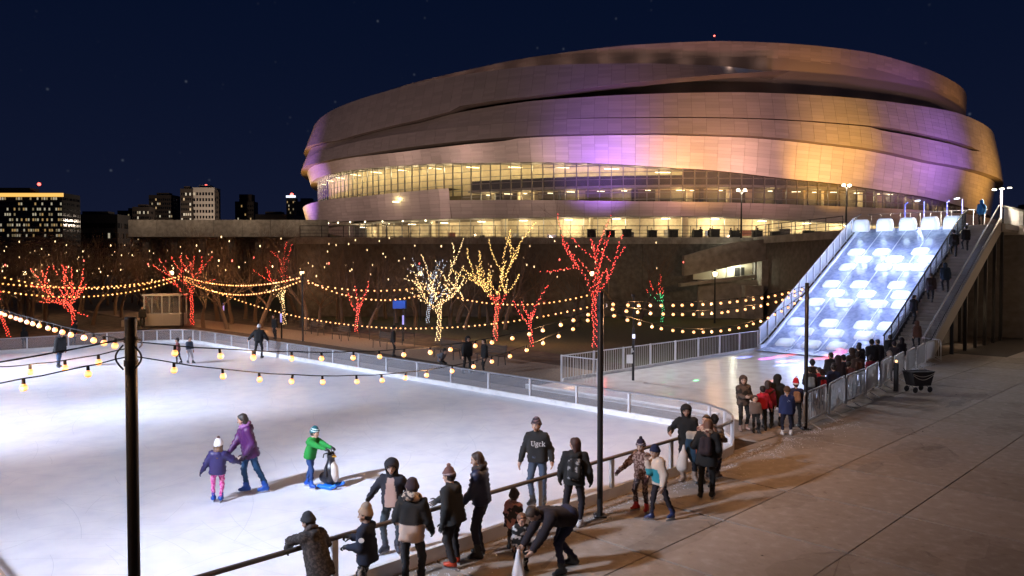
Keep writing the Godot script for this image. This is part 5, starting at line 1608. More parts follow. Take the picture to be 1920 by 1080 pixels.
func make_shapes() -> void:
	crease.seed = 5; crease.frequency = 0.09; crease.fractal_octaves = 3
	var w := func(_p: Vector3) -> Color: return Color.WHITE
	head_shape = blank()
	var V := func(x: float, y: float, z: float) -> Vector3: return Vector3(x, y, z)
	var caps := [[Vector3(0, 0.035, -0.02), Vector3(0, 0.03, 0.012), 0.083, 0.077, 0.02], [Vector3(0, -0.02, 0.02), Vector3(0, -0.075, 0.042), 0.062, 0.036, 0.03], [Vector3(-0.03, -0.02, 0.045), Vector3(0.03, -0.02, 0.045), 0.034, 0.034, 0.02], [Vector3(0, 0.005, 0.084), Vector3(0, -0.026, 0.099), 0.008, 0.014, 0.012], [Vector3(-0.035, 0.034, 0.068), Vector3(0.035, 0.034, 0.068), 0.014, 0.014, 0.012], [Vector3(-0.012, -0.058, 0.074), Vector3(0.012, -0.058, 0.074), 0.013, 0.013, 0.01], [Vector3(0, -0.06, -0.015), Vector3(0, -0.17, -0.03), 0.05, 0.056, 0.02]]
	for s in [-1.0, 1.0]:
		caps.append([Vector3(s * 0.078, 0.012, -0.004), Vector3(s * 0.078, -0.018, 0.004), 0.016, 0.011, 0.006])
		caps.append([Vector3(s * 0.031, 0.012, 0.094), Vector3(s * 0.031, 0.012, 0.1), 0.014, 0.014, -1])
		caps.append([Vector3(s * 0.031, 0.011, 0.071), Vector3(s * 0.031, 0.011, 0.074), 0.0115, 0.0115, 0.003])
	nets(head_shape, caps, 0.0075, w)
	# hands: palm, four unequal fingers and a thumb, wrist at the origin, fingers along -y, palm towards +z; relaxed, then gripping
	for curl in [0.35, 1.05]:
		var d := blank()
		var hc := [[Vector3(0, 0.01, 0), Vector3(0, -0.03, 0), 0.026, 0.027, 0.02], [Vector3(-0.022, -0.07, 0), Vector3(0.024, -0.075, 0), 0.017, 0.017, 0.03], [Vector3(0, -0.03, 0), Vector3(0, -0.07, 0), 0.028, 0.02, 0.03]]
		for k in 4:
			var x := -0.032 + 0.0215 * k
			var l: float = [0.026, 0.032, 0.035, 0.031][k]
			var p := Vector3(x, -0.082 - 0.004 * (k % 3), 0.0)
			var a: float = 0.15 + 0.3 * curl
			for s in 3:
				var q: Vector3 = p + Vector3(x * 0.1, -cos(a), sin(a)) * l * [1.0, 0.75, 0.6][s]
				hc.append([p, q, 0.0094 - 0.0008 * s, 0.0088 - 0.0008 * s, 0.004]); p = q; a += curl
		var t0 := Vector3(0.03, -0.03, 0.008)
		var t1 := t0 + Vector3(0.028, -0.03, 0.012); var t2 := t1 + Vector3(0.008, -0.028, 0.012 + 0.012 * curl)
		hc.append([t0, t1, 0.0125, 0.011, 0.01]); hc.append([t1, t2, 0.0105, 0.0085, 0.004])
		nets(d, hc, 0.0062, w)
		hand_shapes.append(d)

func ik(a: Vector3, b: Vector3, l1: float, l2: float, hint: Vector3) -> Array:
	var d := b - a
	var l := clampf(d.length(), 0.05, (l1 + l2) * 0.998)
	d = d.normalized()
	var c := clampf((l1 * l1 + l * l - l2 * l2) / (2 * l1 * l), -1, 1)
	var side := (hint - d * hint.dot(d)).normalized()
	return [a + d * l1 * c + side * l1 * sqrt(1 - c * c), a + d * l]

func facing_basis(y: Vector3, z: Vector3) -> Basis:
	y = y.normalized()
	z = (z - y * z.dot(y)).normalized()
	return Basis(y.cross(z), y, z)

# One person. yaw 0 faces the photographer (+z); the person's own left hand is on +x.
func person(label: String, at: Vector3, yaw: float, q: Dictionary, category := "person") -> Node3D:
	var t := thing("person", label, category, at, deg_to_rad(yaw))
	# everyone stands a little differently
	var own := RandomNumberGenerator.new(); own.seed = label.hash()
	var sway := own.randf_range(-1, 1)
	q = q.duplicate()
	if not q.has("side"): q.side = sway * 2.5
	if not q.has("twist"): q.twist = own.randf_range(-9, 9)
	if not q.has("shift"): q.shift = -sway * 0.025
	if not q.has("left_foot"): q.left_foot = Vector3(0.1 + own.randf_range(-0.01, 0.05), 0, own.randf_range(-0.08, 0.09))
	if not q.has("right_foot"): q.right_foot = Vector3(-0.1 - own.randf_range(-0.01, 0.05), 0, own.randf_range(-0.08, 0.09))
	if not q.has("left_turn"): q.left_turn = own.randf_range(2, 32)
	if not q.has("right_turn"): q.right_turn = -own.randf_range(2, 32)
	var h: float = q.get("h", 1.72)
	var s := h / 1.75
	var cell: float = q.get("cell", 0.02) * lerpf(0.75, 1.0, clampf((h - 0.9) / 0.8, 0, 1))
	var bw: float = q.get("build", 1.0)
	var lift := 0.035 if q.get("skates", false) else 0.0
	var up := Vector3(0, lift, 0)
	var pelvis := Vector3(q.get("shift", 0.0), 0.92 * s - q.get("drop", 0.0), q.get("back", 0.0)) + up
	var B := Basis(Vector3.UP, deg_to_rad(q.get("twist", 0.0))) * Basis(Vector3.RIGHT, deg_to_rad(q.get("lean", 3.0))) * Basis(Vector3.BACK, deg_to_rad(q.get("side", 0.0)))
	var T := Transform3D(B, pelvis)
	var neck := T * Vector3(0, 0.515 * s, -0.005)
	var HB := Basis(Vector3.UP, deg_to_rad(q.get("look", 0.0))) * Basis(Vector3.RIGHT, deg_to_rad(q.get("nod", 5.0)))
	var hs := (0.145 + 0.052 * h) / 0.232
	var head := neck + (B * Vector3(0, 0.6, 0) + HB * Vector3(0, 0.4, 0)).normalized() * 0.135 * hs * 1.05 + HB * Vector3(0, 0, 0.012 * hs)
	var HT := Transform3D(HB.scaled(Vector3.ONE * hs), head)
	# arms
	var arms := []
	for k in 2:
		var sx: float = [1.0, -1.0][k]
		var sh := T * Vector3(sx * 0.168 * s, 0.44 * s, -0.005)
		var want: Vector3 = q.get(["left_hand", "right_hand"][k], Vector3(sx * 0.25, 0.77, 0.08)) * (Vector3.ONE * s if not q.get("metres", false) else Vector3.ONE) + up
		var hint: Vector3 = q.get(["left_elbow", "right_elbow"][k], Vector3(sx * 0.3, -0.2, -1.0))
		var e := ik(sh, want, 0.285 * s, 0.255 * s, hint)
		arms.append([sh, e[0], e[1]])
	# legs
	var legs := []
	for k in 2:
		var sx: float = [1.0, -1.0][k]
		var hip := pelvis + Basis(Vector3.UP, deg_to_rad(q.get("twist", 0.0)) * 0.5) * Vector3(sx * 0.088 * s, -0.01, 0)
		var ft: Vector3 = q.get(["left_foot", "right_foot"][k], Vector3(sx * 0.1, 0, 0.0)) * s
		var turn: float = deg_to_rad(q.get(["left_turn", "right_turn"][k], sx * 12.0))
		var ank := ft + up + Vector3(0, 0.085 * s, 0)
		var toe := Basis(Vector3.UP, turn) * Vector3(0, 0, 1)
		var e := ik(hip, ank, 0.425 * s, 0.42 * s, toe + Vector3(sx * 0.1, 0, 0))
		legs.append([hip, e[0], e[1], toe, ft + up])
	# the body
	var skin: Color = q.get("skin", Color(0.42, 0.25, 0.17))
	var sk := func(_p: Vector3) -> Color: return skin
	var body := blank()
	var bc := [[T * Vector3(0, 0.02, 0), T * Vector3(0, 0.38 * s, 0), 0.085 * s, 0.1 * s, 0.05], [T * Vector3(-0.13 * s, 0.44 * s, 0), T * Vector3(0.13 * s, 0.44 * s, 0), 0.05 * s, 0.05 * s, 0.05], [neck - B * Vector3(0, 0.08 * s, 0), neck + (head - neck) * 0.5, 0.054 * hs, 0.05 * hs, 0.03]]
	for k in 2:
		bc.append([arms[k][0], arms[k][1], 0.04 * s, 0.036 * s, 0.03]); bc.append([arms[k][1], arms[k][2], 0.034 * s, 0.028 * s, 0.02])
		bc.append([legs[k][0], legs[k][1], 0.062 * s, 0.045 * s, 0.03]); bc.append([legs[k][1], legs[k][2], 0.042 * s, 0.034 * s, 0.02])
		bc.append([legs[k][2], (legs[k][2] as Vector3) + (legs[k][3] as Vector3) * 0.1 * s - Vector3(0, 0.04 * s, 0), 0.034 * s, 0.028 * s, 0.02])
	nets(body, bc, maxf(cell * 1.15, 0.02), sk)
	var hair: Color = q.get("hair", Color(0.02, 0.013, 0.009))
	var beard: float = q.get("beard", 0.0)
	join(body, head_shape, HT, func(p: Vector3) -> Color:
		if p.z > 0.066 and absf(absf(p.x) - 0.031) < 0.0125 and absf(p.y - 0.011) < 0.0085: return Color(0.02, 0.015, 0.012) if absf(absf(p.x) - 0.031) < 0.006 else Color(0.4, 0.36, 0.33)
		if p.z > 0.06 and absf(absf(p.x) - 0.033) < 0.018 and absf(p.y - 0.036) < 0.006: return hair
		if p.z > 0.07 and absf(p.x) < 0.024 and absf(p.y + 0.058) < 0.008: return Color(skin.r * 0.8, skin.g * 0.5, skin.b * 0.5)
		if beard > 0 and p.y < -0.035 and p.z > 0.0: return skin.lerp(hair, beard)
		return skin)
	var glove: Color = q.get("glove", Color(0, 0, 0, 0))
	var grip: Array = q.get("grip", [0, 0])
	for k in 2:
		var fore: Vector3 = arms[k][2] - arms[k][1]
		var inward := Vector3(-1.0 if k == 0 else 1.0, 0, 0.25)
		if grip[k]: inward = Vector3(0, -1, 0.2)
		var hb := facing_basis(-fore, inward)
		var gs := s * (1.08 if glove.a == 0 else 1.3)
		if k == 1: hb.x = -hb.x
		hb = hb.scaled_local(Vector3.ONE * gs)
		join(body, hand_shapes[grip[k]], Transform3D(hb, arms[k][2]), func(_p: Vector3) -> Color: return skin if glove.a == 0 else glove)
	wrinkle = 0.024
	part("body", cloth_mesh(body), vcol("skin", 0.6), t)
	# trousers
	var lc: Color = q.get("legs", Color(0.02, 0.02, 0.025))
	var lt: Callable = q.get("legs_tint", func(_p: Vector3) -> Color: return lc)
	var lw: float = q.get("leg_width", 1.0)
	var tr := blank()
	var tc := [[pelvis + Vector3(-0.065 * s, 0.05 * s, 0), pelvis + Vector3(0.065 * s, 0.05 * s, 0), 0.122 * s * bw, 0.122 * s * bw, 0.05]]
	for k in 2:
		tc.append([(legs[k][0] as Vector3) - Vector3(0, 0.02 * s, 0), legs[k][1], 0.09 * s * bw * lw, 0.064 * s * lw, 0.045])
		tc.append([legs[k][1], (legs[k][2] as Vector3) + Vector3(0, 0.03 * s, 0), 0.063 * s * lw, 0.052 * s * lw, 0.02])
	nets(tr, tc, cell, lt)
	part("trousers", cloth_mesh(tr), vcol("cloth", 0.9), t)
	# jacket
	var jc: Color = q.get("top", Color(0.015, 0.015, 0.02))
	var jt: Callable = q.get("top_tint", func(_p: Vector3) -> Color: return jc)
	var g: float = q.get("bulk", 0.012)
	var hem: float = q.get("hem", 0.02)
	var jk := blank()
	var cc := []
	for sx in [-1.0, 1.0]:
		cc.append([T * Vector3(sx * 0.066 * s * bw, (hem - 0.08) * s, 0.0), T * Vector3(sx * 0.07 * s * bw, 0.36 * s, 0.0), (0.104 * bw + q.get("flare", 0.012)) * s + g, 0.104 * s * bw + g, 0.06])
		cc.append([T * Vector3(0, 0.43 * s, -0.012 * s), T * Vector3(sx * 0.15 * s, 0.435 * s, -0.006), 0.085 * s + g * 0.5, 0.066 * s + g * 0.7, 0.05])
	for k in 2:
		cc.append([arms[k][0], arms[k][1], 0.063 * s + g, 0.055 * s + g, 0.045])
		var fore: Vector3 = arms[k][2] - arms[k][1]
		cc.append([arms[k][1], (arms[k][2] as Vector3) - fore.normalized() * 0.005, 0.053 * s + g, 0.042 * s + g * 0.6, 0.02])
	cc.append([neck - B * Vector3(0, 0.07 * s, 0), neck + B * Vector3(0, 0.015 * s, 0.0), 0.085 * s, 0.073 * s, 0.03])
	if q.get("hood_down", false):
		for sx in [-1.0, 1.0]: cc.append([neck + B * Vector3(sx * 0.075 * s, -0.0, -0.02 * s), neck + B * Vector3(sx * 0.03 * s, -0.06 * s, -0.11 * s), 0.048 * s, 0.06 * s, 0.03])
	nets(jk, cc, cell, jt, [[-B.y, -(pelvis.dot(B.y) + hem * s)]] if q.get("flat_hem", true) else [], q.get("puff", Vector2.ZERO), B.y)
	var jacket := part(q.get("top_name", "jacket"), cloth_mesh(jk), vcol("cloth", 0.9) if not q.get("shiny", false) else vcol("shiny_cloth", 0.5), t)
	# fur or cloth round the collar
	if q.has("ruff"):
		var rf := blank()
		var rc := []
		var rz: float = q.get("ruff_size", 1.0)
		for i in 9:
			var a0 := TAU * i / 9.0; var a1 := TAU * (i + 1) / 9.0
			rc.append([neck + B * Vector3(sin(a0) * 0.088 * s, 0.02 + 0.012 * cos(a0 * 2) - 0.025 * cos(a0), cos(a0) * 0.085 * s - 0.01), neck + B * Vector3(sin(a1) * 0.088 * s, 0.02 - 0.025 * cos(a1), cos(a1) * 0.085 * s - 0.01), 0.045 * s * rz, 0.045 * s * rz, 0.02])
		var r0: Color = q.ruff
		var rt: Callable = q.get("ruff_tint", func(p: Vector3) -> Color: return r0 * (0.7 + 0.6 * absf(sin(p.x * 90 + p.y * 70))))
		if q.get("scarf_tail", false): rc.append([neck + B * Vector3(0.02, 0, 0.1 * s), neck + B * Vector3(0.05, -0.22 * s, 0.14 * s), 0.05 * s, 0.04 * s, 0.02])
		nets(rf, rc, cell, rt, [], Vector2(0.012, 0.03))
		part(q.get("ruff_name", "scarf"), cloth_mesh(rf), vcol("cloth", 0.9), t)
	# boots
	var fc: Color = q.get("boots", Color(0.015, 0.014, 0.014))
	for k in 2:
		var bt := blank()
		var an: Vector3 = legs[k][2]; var toe: Vector3 = legs[k][3]; var ft: Vector3 = legs[k][4]
		var tall: float = q.get("boot_top", 0.1)
		nets(bt, [[an + ((legs[k][1] as Vector3) - an).normalized() * tall * s, an, 0.058 * s, 0.054 * s, 0.02], [Vector3(an.x, ft.y + 0.045 * s, an.z) - toe * 0.035 * s, Vector3(an.x, ft.y + 0.04 * s, an.z) + toe * 0.135 * s, 0.047 * s, 0.04 * s, 0.03], [an, Vector3(an.x, ft.y + 0.06 * s, an.z) + toe * 0.08 * s, 0.05 * s, 0.042 * s, 0.03]], minf(cell, 0.017), func(p: Vector3) -> Color: return fc if p.y > ft.y + 0.022 * s else q.get("sole", Color(0.02, 0.02, 0.02)), [[Vector3.DOWN, -(ft.y + 0.003)]])
		var bo := part("boot", cloth_mesh(bt), vcol("boot", 0.4), t)
		if q.get("skates", false):
			var st := ST()
			var mid := Vector3(an.x, lift * 0.5 - 0.004 + ft.y - lift, an.z) + toe * 0.05 * s
			box(st, mid, Vector3(0.006, lift, 0.29 * s), Basis(Vector3.UP, atan2(toe.x, toe.z)))
			box(st, mid + Vector3(0, lift * 0.45, 0) + toe * 0.06 * s, Vector3(0.02, 0.03, 0.03), Basis(Vector3.UP, atan2(toe.x, toe.z)))
			part("blade", st.commit(), M.steel, bo)
	wrinkle = 0.006
	# hair, hat or hood
	var kind: String = q.get("head", "hair")
	if kind != "hood":
		var hd := blank()
		var hcaps := [[Vector3(0, 0.038, -0.02), Vector3(0, 0.042, 0.008), 0.096, 0.084, 0.02], [Vector3(0, -0.02, -0.045), Vector3(0, 0.02, -0.03), 0.07, 0.086, 0.02]]
		var long: float = q.get("hair_length", 0.0)
		if long > 0:
			for sx in [-1.0, 1.0]: hcaps.append([Vector3(sx * 0.05, 0.0, -0.035), Vector3(sx * 0.055, -0.1 - long * 0.5, -0.045), 0.05, 0.045, 0.03])
			hcaps.append([Vector3(0, -0.02, -0.06), Vector3(0, -0.1 - long, -0.075 - long * 0.1), 0.06, 0.035, 0.03])
		for i in hcaps.size():
			hcaps[i][0] = HT * (hcaps[i][0] as Vector3); hcaps[i][1] = HT * (hcaps[i][1] as Vector3); hcaps[i][2] *= hs; hcaps[i][3] *= hs
		var cut_n := HB * Vector3(0, -0.42, 0.907)
		nets(hd, hcaps, cell * 0.7, func(p: Vector3) -> Color: return hair * (0.75 + 0.5 * absf(sin(p.x * 160 + p.z * 60))), [[cut_n, head.dot(cut_n) + 0.028 * hs]])
		part("hair", cloth_mesh(hd), vcol("hair_strands", 0.6), t)
	var hatc: Color = q.get("hat", Color(0.015, 0.014, 0.015))
	if kind == "beanie" or kind == "pompom":
		var hd := blank()
		var HI := HT.affine_inverse()
		var tall: float = q.get("hat_tall", 0.055)
		var ht: Callable = q.get("hat_tint", func(_p: Vector3) -> Color: return hatc)
		var nrm := (HB * Vector3(0, -0.94, 0.34))
		nets(hd, [[HT * Vector3(0, 0.03, -0.012), HT * Vector3(0, 0.035 + tall, -0.025), 0.104 * hs, 0.082 * hs, 0.02], [HT * Vector3(0, 0.03, 0.01), HT * Vector3(0, 0.02, -0.03), 0.094 * hs, 0.1 * hs, 0.02]], cell * 0.7, func(p: Vector3) -> Color: return ht.call(HI * p), [[nrm, head.dot(nrm) - 0.022 * hs]], Vector2(0.004, 0.022), HB.y)
		var hat := part("hat", cloth_mesh(hd), vcol("knit", 0.95), t)
		if kind == "pompom":
			var pp := blank()
			var pc: Color = q.get("pom", hatc)
			nets(pp, [[HT * Vector3(0, 0.125 + tall, -0.03), HT * Vector3(0, 0.128 + tall, -0.03), 0.036 * hs, 0.036 * hs, 0.01]], 0.011, func(p: Vector3) -> Color: return pc * (0.7 + 0.6 * absf(sin(p.x * 300) * cos(p.y * 300))))
			part("pompom", cloth_mesh(pp), vcol("knit", 0.95), hat)
	elif kind == "hood":
		var hd := blank()
		nets(hd, [[HT * Vector3(0, 0.045, -0.02), HT * Vector3(0, 0.03, 0.012), 0.122 * hs, 0.108 * hs, 0.02], [HT * Vector3(0, 0.0, -0.03), neck + B * Vector3(0, -0.02 * s, -0.02), 0.11 * hs, 0.1 * hs, 0.04], [HT * Vector3(0, -0.012, 0.1), HT * Vector3(0, -0.006, 0.2), 0.076 * hs, 0.1 * hs, -1], [HT * Vector3(0, 0.0, 0.02), HT * Vector3(0, -0.01, 0.1), 0.086 * hs, 0.082 * hs, -1]], cell * 0.8, func(_p: Vector3) -> Color: return q.get("hood", jc))
		part("hood", cloth_mesh(hd), vcol("cloth", 0.9), jacket)
	wrinkle = 0.012
	if q.has("pack"):
		var pk := blank()
		var pc: Color = q.pack
		var z := -(0.112 * bw * s + g + 0.05 * s)
		nets(pk, [[T * Vector3(-0.06 * s, 0.1 * s, z), T * Vector3(-0.055 * s, 0.36 * s, z + 0.01), 0.085 * s, 0.075 * s, 0.04], [T * Vector3(0.06 * s, 0.1 * s, z), T * Vector3(0.055 * s, 0.36 * s, z + 0.01), 0.085 * s, 0.075 * s, 0.04], [T * Vector3(-0.05 * s, 0.12 * s, z - 0.05 * s), T * Vector3(0.05 * s, 0.12 * s, z - 0.05 * s), 0.06 * s, 0.06 * s, 0.03]], cell, q.get("pack_tint", func(_p: Vector3) -> Color: return pc))
		part("backpack", cloth_mesh(pk), vcol("cloth", 0.9), t)
	wrinkle = 0.0
	return t

# a flat print or patch lying on the cloth: a short outline pulled to 3 mm
func patch(t: Node3D, called: String, pts: PackedVector2Array, place: Transform3D, c: Color) -> void:
	var st := ST()
	prism(st, pts, 0.0, 0.004, place)
	part(called, st.commit(), mat("print_%d_%d_%d" % [int(c.r * 99), int(c.g * 99), int(c.b * 99)], c, 0.8), t)

func blot(r: RandomNumberGenerator, w: float, h: float) -> PackedVector2Array:
	var p := PackedVector2Array()
	for i in 10:
		var a := TAU * i / 10.0
		var k := r.randf_range(0.6, 1.0)
		p.append(Vector2(cos(a) * w * k, sin(a) * h * k))
	return p

func spots(a: Color, b: Color, size: float, level := 0.0, seed_ := 3) -> Callable:
	var n := FastNoiseLite.new()
	n.seed = seed_; n.frequency = 1.0 / size; n.fractal_octaves = 2
	return func(p: Vector3) -> Color: return a if n.get_noise_3dv(p) < level else b

func stripes(a: Color, b: Color, gap: float, share := 0.35) -> Callable:
	return func(p: Vector3) -> Color: return b if fposmod(p.y + 0.25 * p.z, gap) < gap * share else a

func make_people() -> void:
	make_shapes()
	var black := Color(0.012, 0.012, 0.014); var navy := Color(0.012, 0.016, 0.045); var jeans := Color(0.025, 0.06, 0.14); var blue := Color(0.01, 0.07, 0.36)
	var tan := Color(0.4, 0.27, 0.2); var pale := Color(0.45, 0.29, 0.21); var red := Color(0.42, 0.015, 0.03)
	var r := RandomNumberGenerator.new(); r.seed = 31
	# --- on the ice
	person("child in a purple puffer coat, white bobble hat and pink leggings holding hands", W(6.54, 14.92, 0.05), 195, {h = 1.2, skates = true, head = "pompom", hat = Color(0.75, 0.74, 0.76), pom = Color(0.1, 0.06, 0.06), hair = Color(0.12, 0.07, 0.04), hair_length = 0.16, top = Color(0.03, 0.02, 0.1), shiny = true, bulk = 0.028, hem = -0.13, flare = 0.035, puff = Vector2(0.016, 0.075), hood_down = true, legs_tint = spots(Color(0.55, 0.04, 0.25), Color(0.75, 0.25, 0.5), 0.05), boots = blue, boot_top = 0.14, sole = Color(0.05, 0.15, 0.5), metres = true, left_hand = Vector3(0.33, 0.52, 0.05), right_hand = Vector3(-0.4, 0.72, 0.14), glove = Color(0.02, 0.012, 0.06), left_foot = Vector3(0.1, 0, 0.1), right_foot = Vector3(-0.12, 0, -0.02), cell = 0.02, look = -12, ruff = Color(0.16, 0.1, 0.08), ruff_name = "fur_collar"})
	person("woman in a purple puffer jacket and jeans holding a child's hand on the ice", W(7.3, 15.02, 0.05), -62, {h = 1.7, skates = true, lean = 12, look = -8, nod = 16, hair = Color(0.02, 0.014, 0.012), hair_length = 0.05, top = Color(0.06, 0.009, 0.075), shiny = true, bulk = 0.024, hem = -0.16, flare = 0.045, puff = Vector2(0.014, 0.085), hood_down = true, legs = Color(0.012, 0.055, 0.13), boots = blue, boot_top = 0.1, sole = Color(0.05, 0.15, 0.5), metres = true, right_hand = Vector3(-0.1, 0.8, 0.42), left_hand = Vector3(0.2, 0.85, 0.12), glove = Color(0.03, 0.01, 0.03), left_foot = Vector3(0.08, 0, -0.32), right_foot = Vector3(-0.1, 0, 0.06), left_turn = -2.0, cell = 0.02, ruff = Color(0.2, 0.08, 0.2), ruff_name = "hood_lining"})
	person("boy in a green jacket and striped green hat pushing a penguin skating aid", W(8.38, 14.48, 0.05), 72, {h = 1.27, skates = true, lean = 14, look = 5, nod = 12, head = "beanie", hat_tint = func(p: Vector3) -> Color: return Color(0.5, 0.62, 0.6) if absf(p.y - 0.06) < 0.009 or absf(p.y - 0.105) < 0.008 else Color(0.004, 0.07, 0.08), top = Color(0.01, 0.19, 0.028), bulk = 0.018, hem = -0.08, hood_down = true, legs = Color(0.012, 0.04, 0.14), boots = blue, boot_top = 0.13, sole = Color(0.05, 0.15, 0.5), metres = true, left_hand = Vector3(0.1, 0.83, 0.5), right_hand = Vector3(-0.1, 0.83, 0.5), grip = [1, 1], glove = black, left_foot = Vector3(0.1, 0, -0.18), right_foot = Vector3(-0.1, 0, 0.12), cell = 0.02, skin = pale})
	penguin(W(8.72, 14.2, 0.05), deg_to_rad(62))
	person("man in a black hoodie with white lettering standing on the ice at the rail", W(10.95, 10.2, 0.05), -8, {h = 1.74, skates = true, look = -18, nod = 4, head = "beanie", hat_tint = stripes(Color(0.03, 0.025, 0.035), Color(0.16, 0.1, 0.12), 0.04), top = black, bulk = 0.016, hem = -0.06, hood_down = true, legs = Color(0.045, 0.065, 0.1), metres = true, right_hand = Vector3(-0.36, 0.86, 0.08), left_hand = Vector3(0.27, 0.9, 0.16), cell = 0.02, skin = pale, beard = 0.25, build = 1.08})
	chest_text(W(10.95, 10.2, 0.05), -8, 1.74)
	# --- along the handrail
	person("child in a dark speckled coat and grey beanie leaning out over the handrail", W(5.52, 9.3), 212, {h = 1.36, lean = 26, look = 45, nod = 18, head = "beanie", hat = Color(0.03, 0.028, 0.032), top_tint = spots(Color(0.016, 0.013, 0.013), Color(0.05, 0.042, 0.038), 0.045, 0.1), bulk = 0.03, hem = -0.32, flare = 0.05, hood_down = true, ruff = Color(0.05, 0.035, 0.03), ruff_name = "fur_collar", metres = true, left_hand = Vector3(0.32, 0.8, 0.42), left_elbow = Vector3(0.6, 0.6, 0.1), right_hand = Vector3(-0.1, 0.9, 0.4), glove = Color(0.02, 0.022, 0.028), cell = 0.017, skin = pale, boots = black})
	person("child in a navy coat and sand-coloured beanie standing at the handrail", W(6.1, 9.0), -95, {h = 1.39, look = 10, nod = 2, head = "beanie", hat = Color(0.3, 0.22, 0.16), hat_tall = 0.085, top = Color(0.01, 0.013, 0.03), bulk = 0.026, hem = -0.14, flare = 0.04, metres = true, right_hand = Vector3(-0.16, 0.9, 0.26), left_hand = Vector3(0.08, 0.84, 0.24), grip = [1, 1], glove = black, legs_tint = spots(Color(0.015, 0.014, 0.016), Color(0.3, 0.28, 0.26), 0.045, 0.12), cell = 0.017, skin = pale, look_note = 0})
	arm_badge(W(6.1, 9.0), -95)
	person("hooded person in a dark jacket over a tan vest, on the ice behind the rail", W(7.4, 10.2, 0.05), -6, {h = 1.58, lean = 8, skates = true, head = "hood", hood = Color(0.01, 0.01, 0.012), look = 6, nod = 14, top_tint = func(p: Vector3) -> Color: return Color(0.36, 0.25, 0.21) if absf(p.x - 0.02) < 0.05 + 0.16 * clampf(1.32 - p.y, 0.0, 0.4) and p.z > 0.05 and p.y < 1.3 else Color(0.012, 0.013, 0.022), bulk = 0.018, hem = -0.05, legs = Color(0.03, 0.045, 0.06), boots = Color(0.02, 0.025, 0.04), metres = true, right_hand = Vector3(-0.32, 0.95, 0.18), left_hand = Vector3(0.26, 0.98, 0.14), glove = black, cell = 0.018, skin = tan})
	person("woman in a black jacket with a checked scarf and a cream padded hem", W(6.85, 8.95), 168, {h = 1.66, build = 0.95, look = 35, nod = 6, head = "beanie", hat = Color(0.03, 0.018, 0.02), hair_length = 0.0, top_tint = func(p: Vector3) -> Color: return Color(0.48, 0.36, 0.29) if p.y < 1.0 and absf(p.x) < 0.23 else Color(0.01, 0.009, 0.01), bulk = 0.026, hem = -0.14, puff = Vector2(0.008, 0.07), ruff = Color(0.45, 0.32, 0.24), ruff_tint = spots(Color(0.03, 0.022, 0.02), Color(0.5, 0.37, 0.27), 0.07, -0.02), scarf_tail = true, ruff_size = 1.5, metres = true, left_hand = Vector3(0.2, 0.98, 0.24), right_hand = Vector3(-0.24, 0.85, 0.2), glove = black, cell = 0.018, skin = pale})
	person("teenager in a black coat, bobble hat and orange skates gripping the handrail", W(7.85, 9.15), -118, {h = 1.56, lean = 9, look = 8, nod = 8, skates = true, head = "pompom", hat_tint = func(p: Vector3) -> Color: return Color(0.012, 0.01, 0.012) if p.y < 0.04 else (Color(0.3, 0.24, 0.24) if absf(p.y - 0.055) < 0.01 else Color(0.1, 0.05, 0.045)), pom = Color(0.22, 0.12, 0.1), top = black, bulk = 0.026, hem = -0.16, flare = 0.03, hood_down = true, metres = true, right_hand = Vector3(-0.2, 0.9, 0.46), left_hand = Vector3(0.24, 0.74, 0.06), glove = black, legs = Color(0.02, 0.016, 0.016), leg_width = 1.25, boots = Color(0.4, 0.04, 0.012), boot_top = 0.12, cell = 0.018, skin = pale, build = 1.1})
	person("woman in a navy quilted jacket with a dark fur collar leaning on the handrail", W(8.45, 9.15), -100, {h = 1.79, lean = 6, look = 18, nod = 14, hair = Color(0.03, 0.016, 0.012), hair_length = 0.1, top = Color(0.014, 0.018, 0.045), shiny = true, bulk = 0.02, hem = -0.05, puff = Vector2(0.013, 0.08), ruff = Color(0.03, 0.022, 0.02), ruff_name = "fur_collar", metres = true, right_hand = Vector3(-0.3, 0.92, 0.3), left_hand = Vector3(0.12, 0.92, 0.3), grip = [1, 1], glove = navy, legs = Color(0.012, 0.013, 0.02), boots = black, boot_top = 0.16, cell = 0.018, skin = Color(0.5, 0.32, 0.23)})
	person("woman in a black jacket with a printed backpack standing by the pole", W(10.6, 9.0), 172, {h = 1.69, look = 62, nod = 4, side = 2, hair = Color(0.04, 0.016, 0.012), hair_length = 0.03, top = Color(0.011, 0.01, 0.011), bulk = 0.024, hem = -0.1, hood_down = true, pack = black, pack_tint = spots(Color(0.012, 0.012, 0.013), Color(0.25, 0.24, 0.24), 0.11, 0.28, 8), metres = true, right_hand = Vector3(-0.3, 0.86, 0.1), left_hand = Vector3(0.26, 0.86, 0.16), glove = black, legs = Color(0.012, 0.011, 0.014), boots = Color(0.5, 0.46, 0.44), boot_top = 0.05, sole = Color(0.5, 0.48, 0.46), cell = 0.018, skin = pale})
	person("child in a black hat and patterned coat standing behind the bending man", W(9.0, 9.0), 150, {h = 0.98, head = "beanie", hat = Color(0.01, 0.01, 0.014), top_tint = spots(Color(0.012, 0.012, 0.02), Color(0.45, 0.2, 0.2), 0.14, 0.12, 6), bulk = 0.034, hem = -0.2, flare = 0.05, hood_down = true, ruff = Color(0.35, 0.2, 0.18), ruff_name = "hood_lining", cell = 0.017, glove = black, skin = pale})
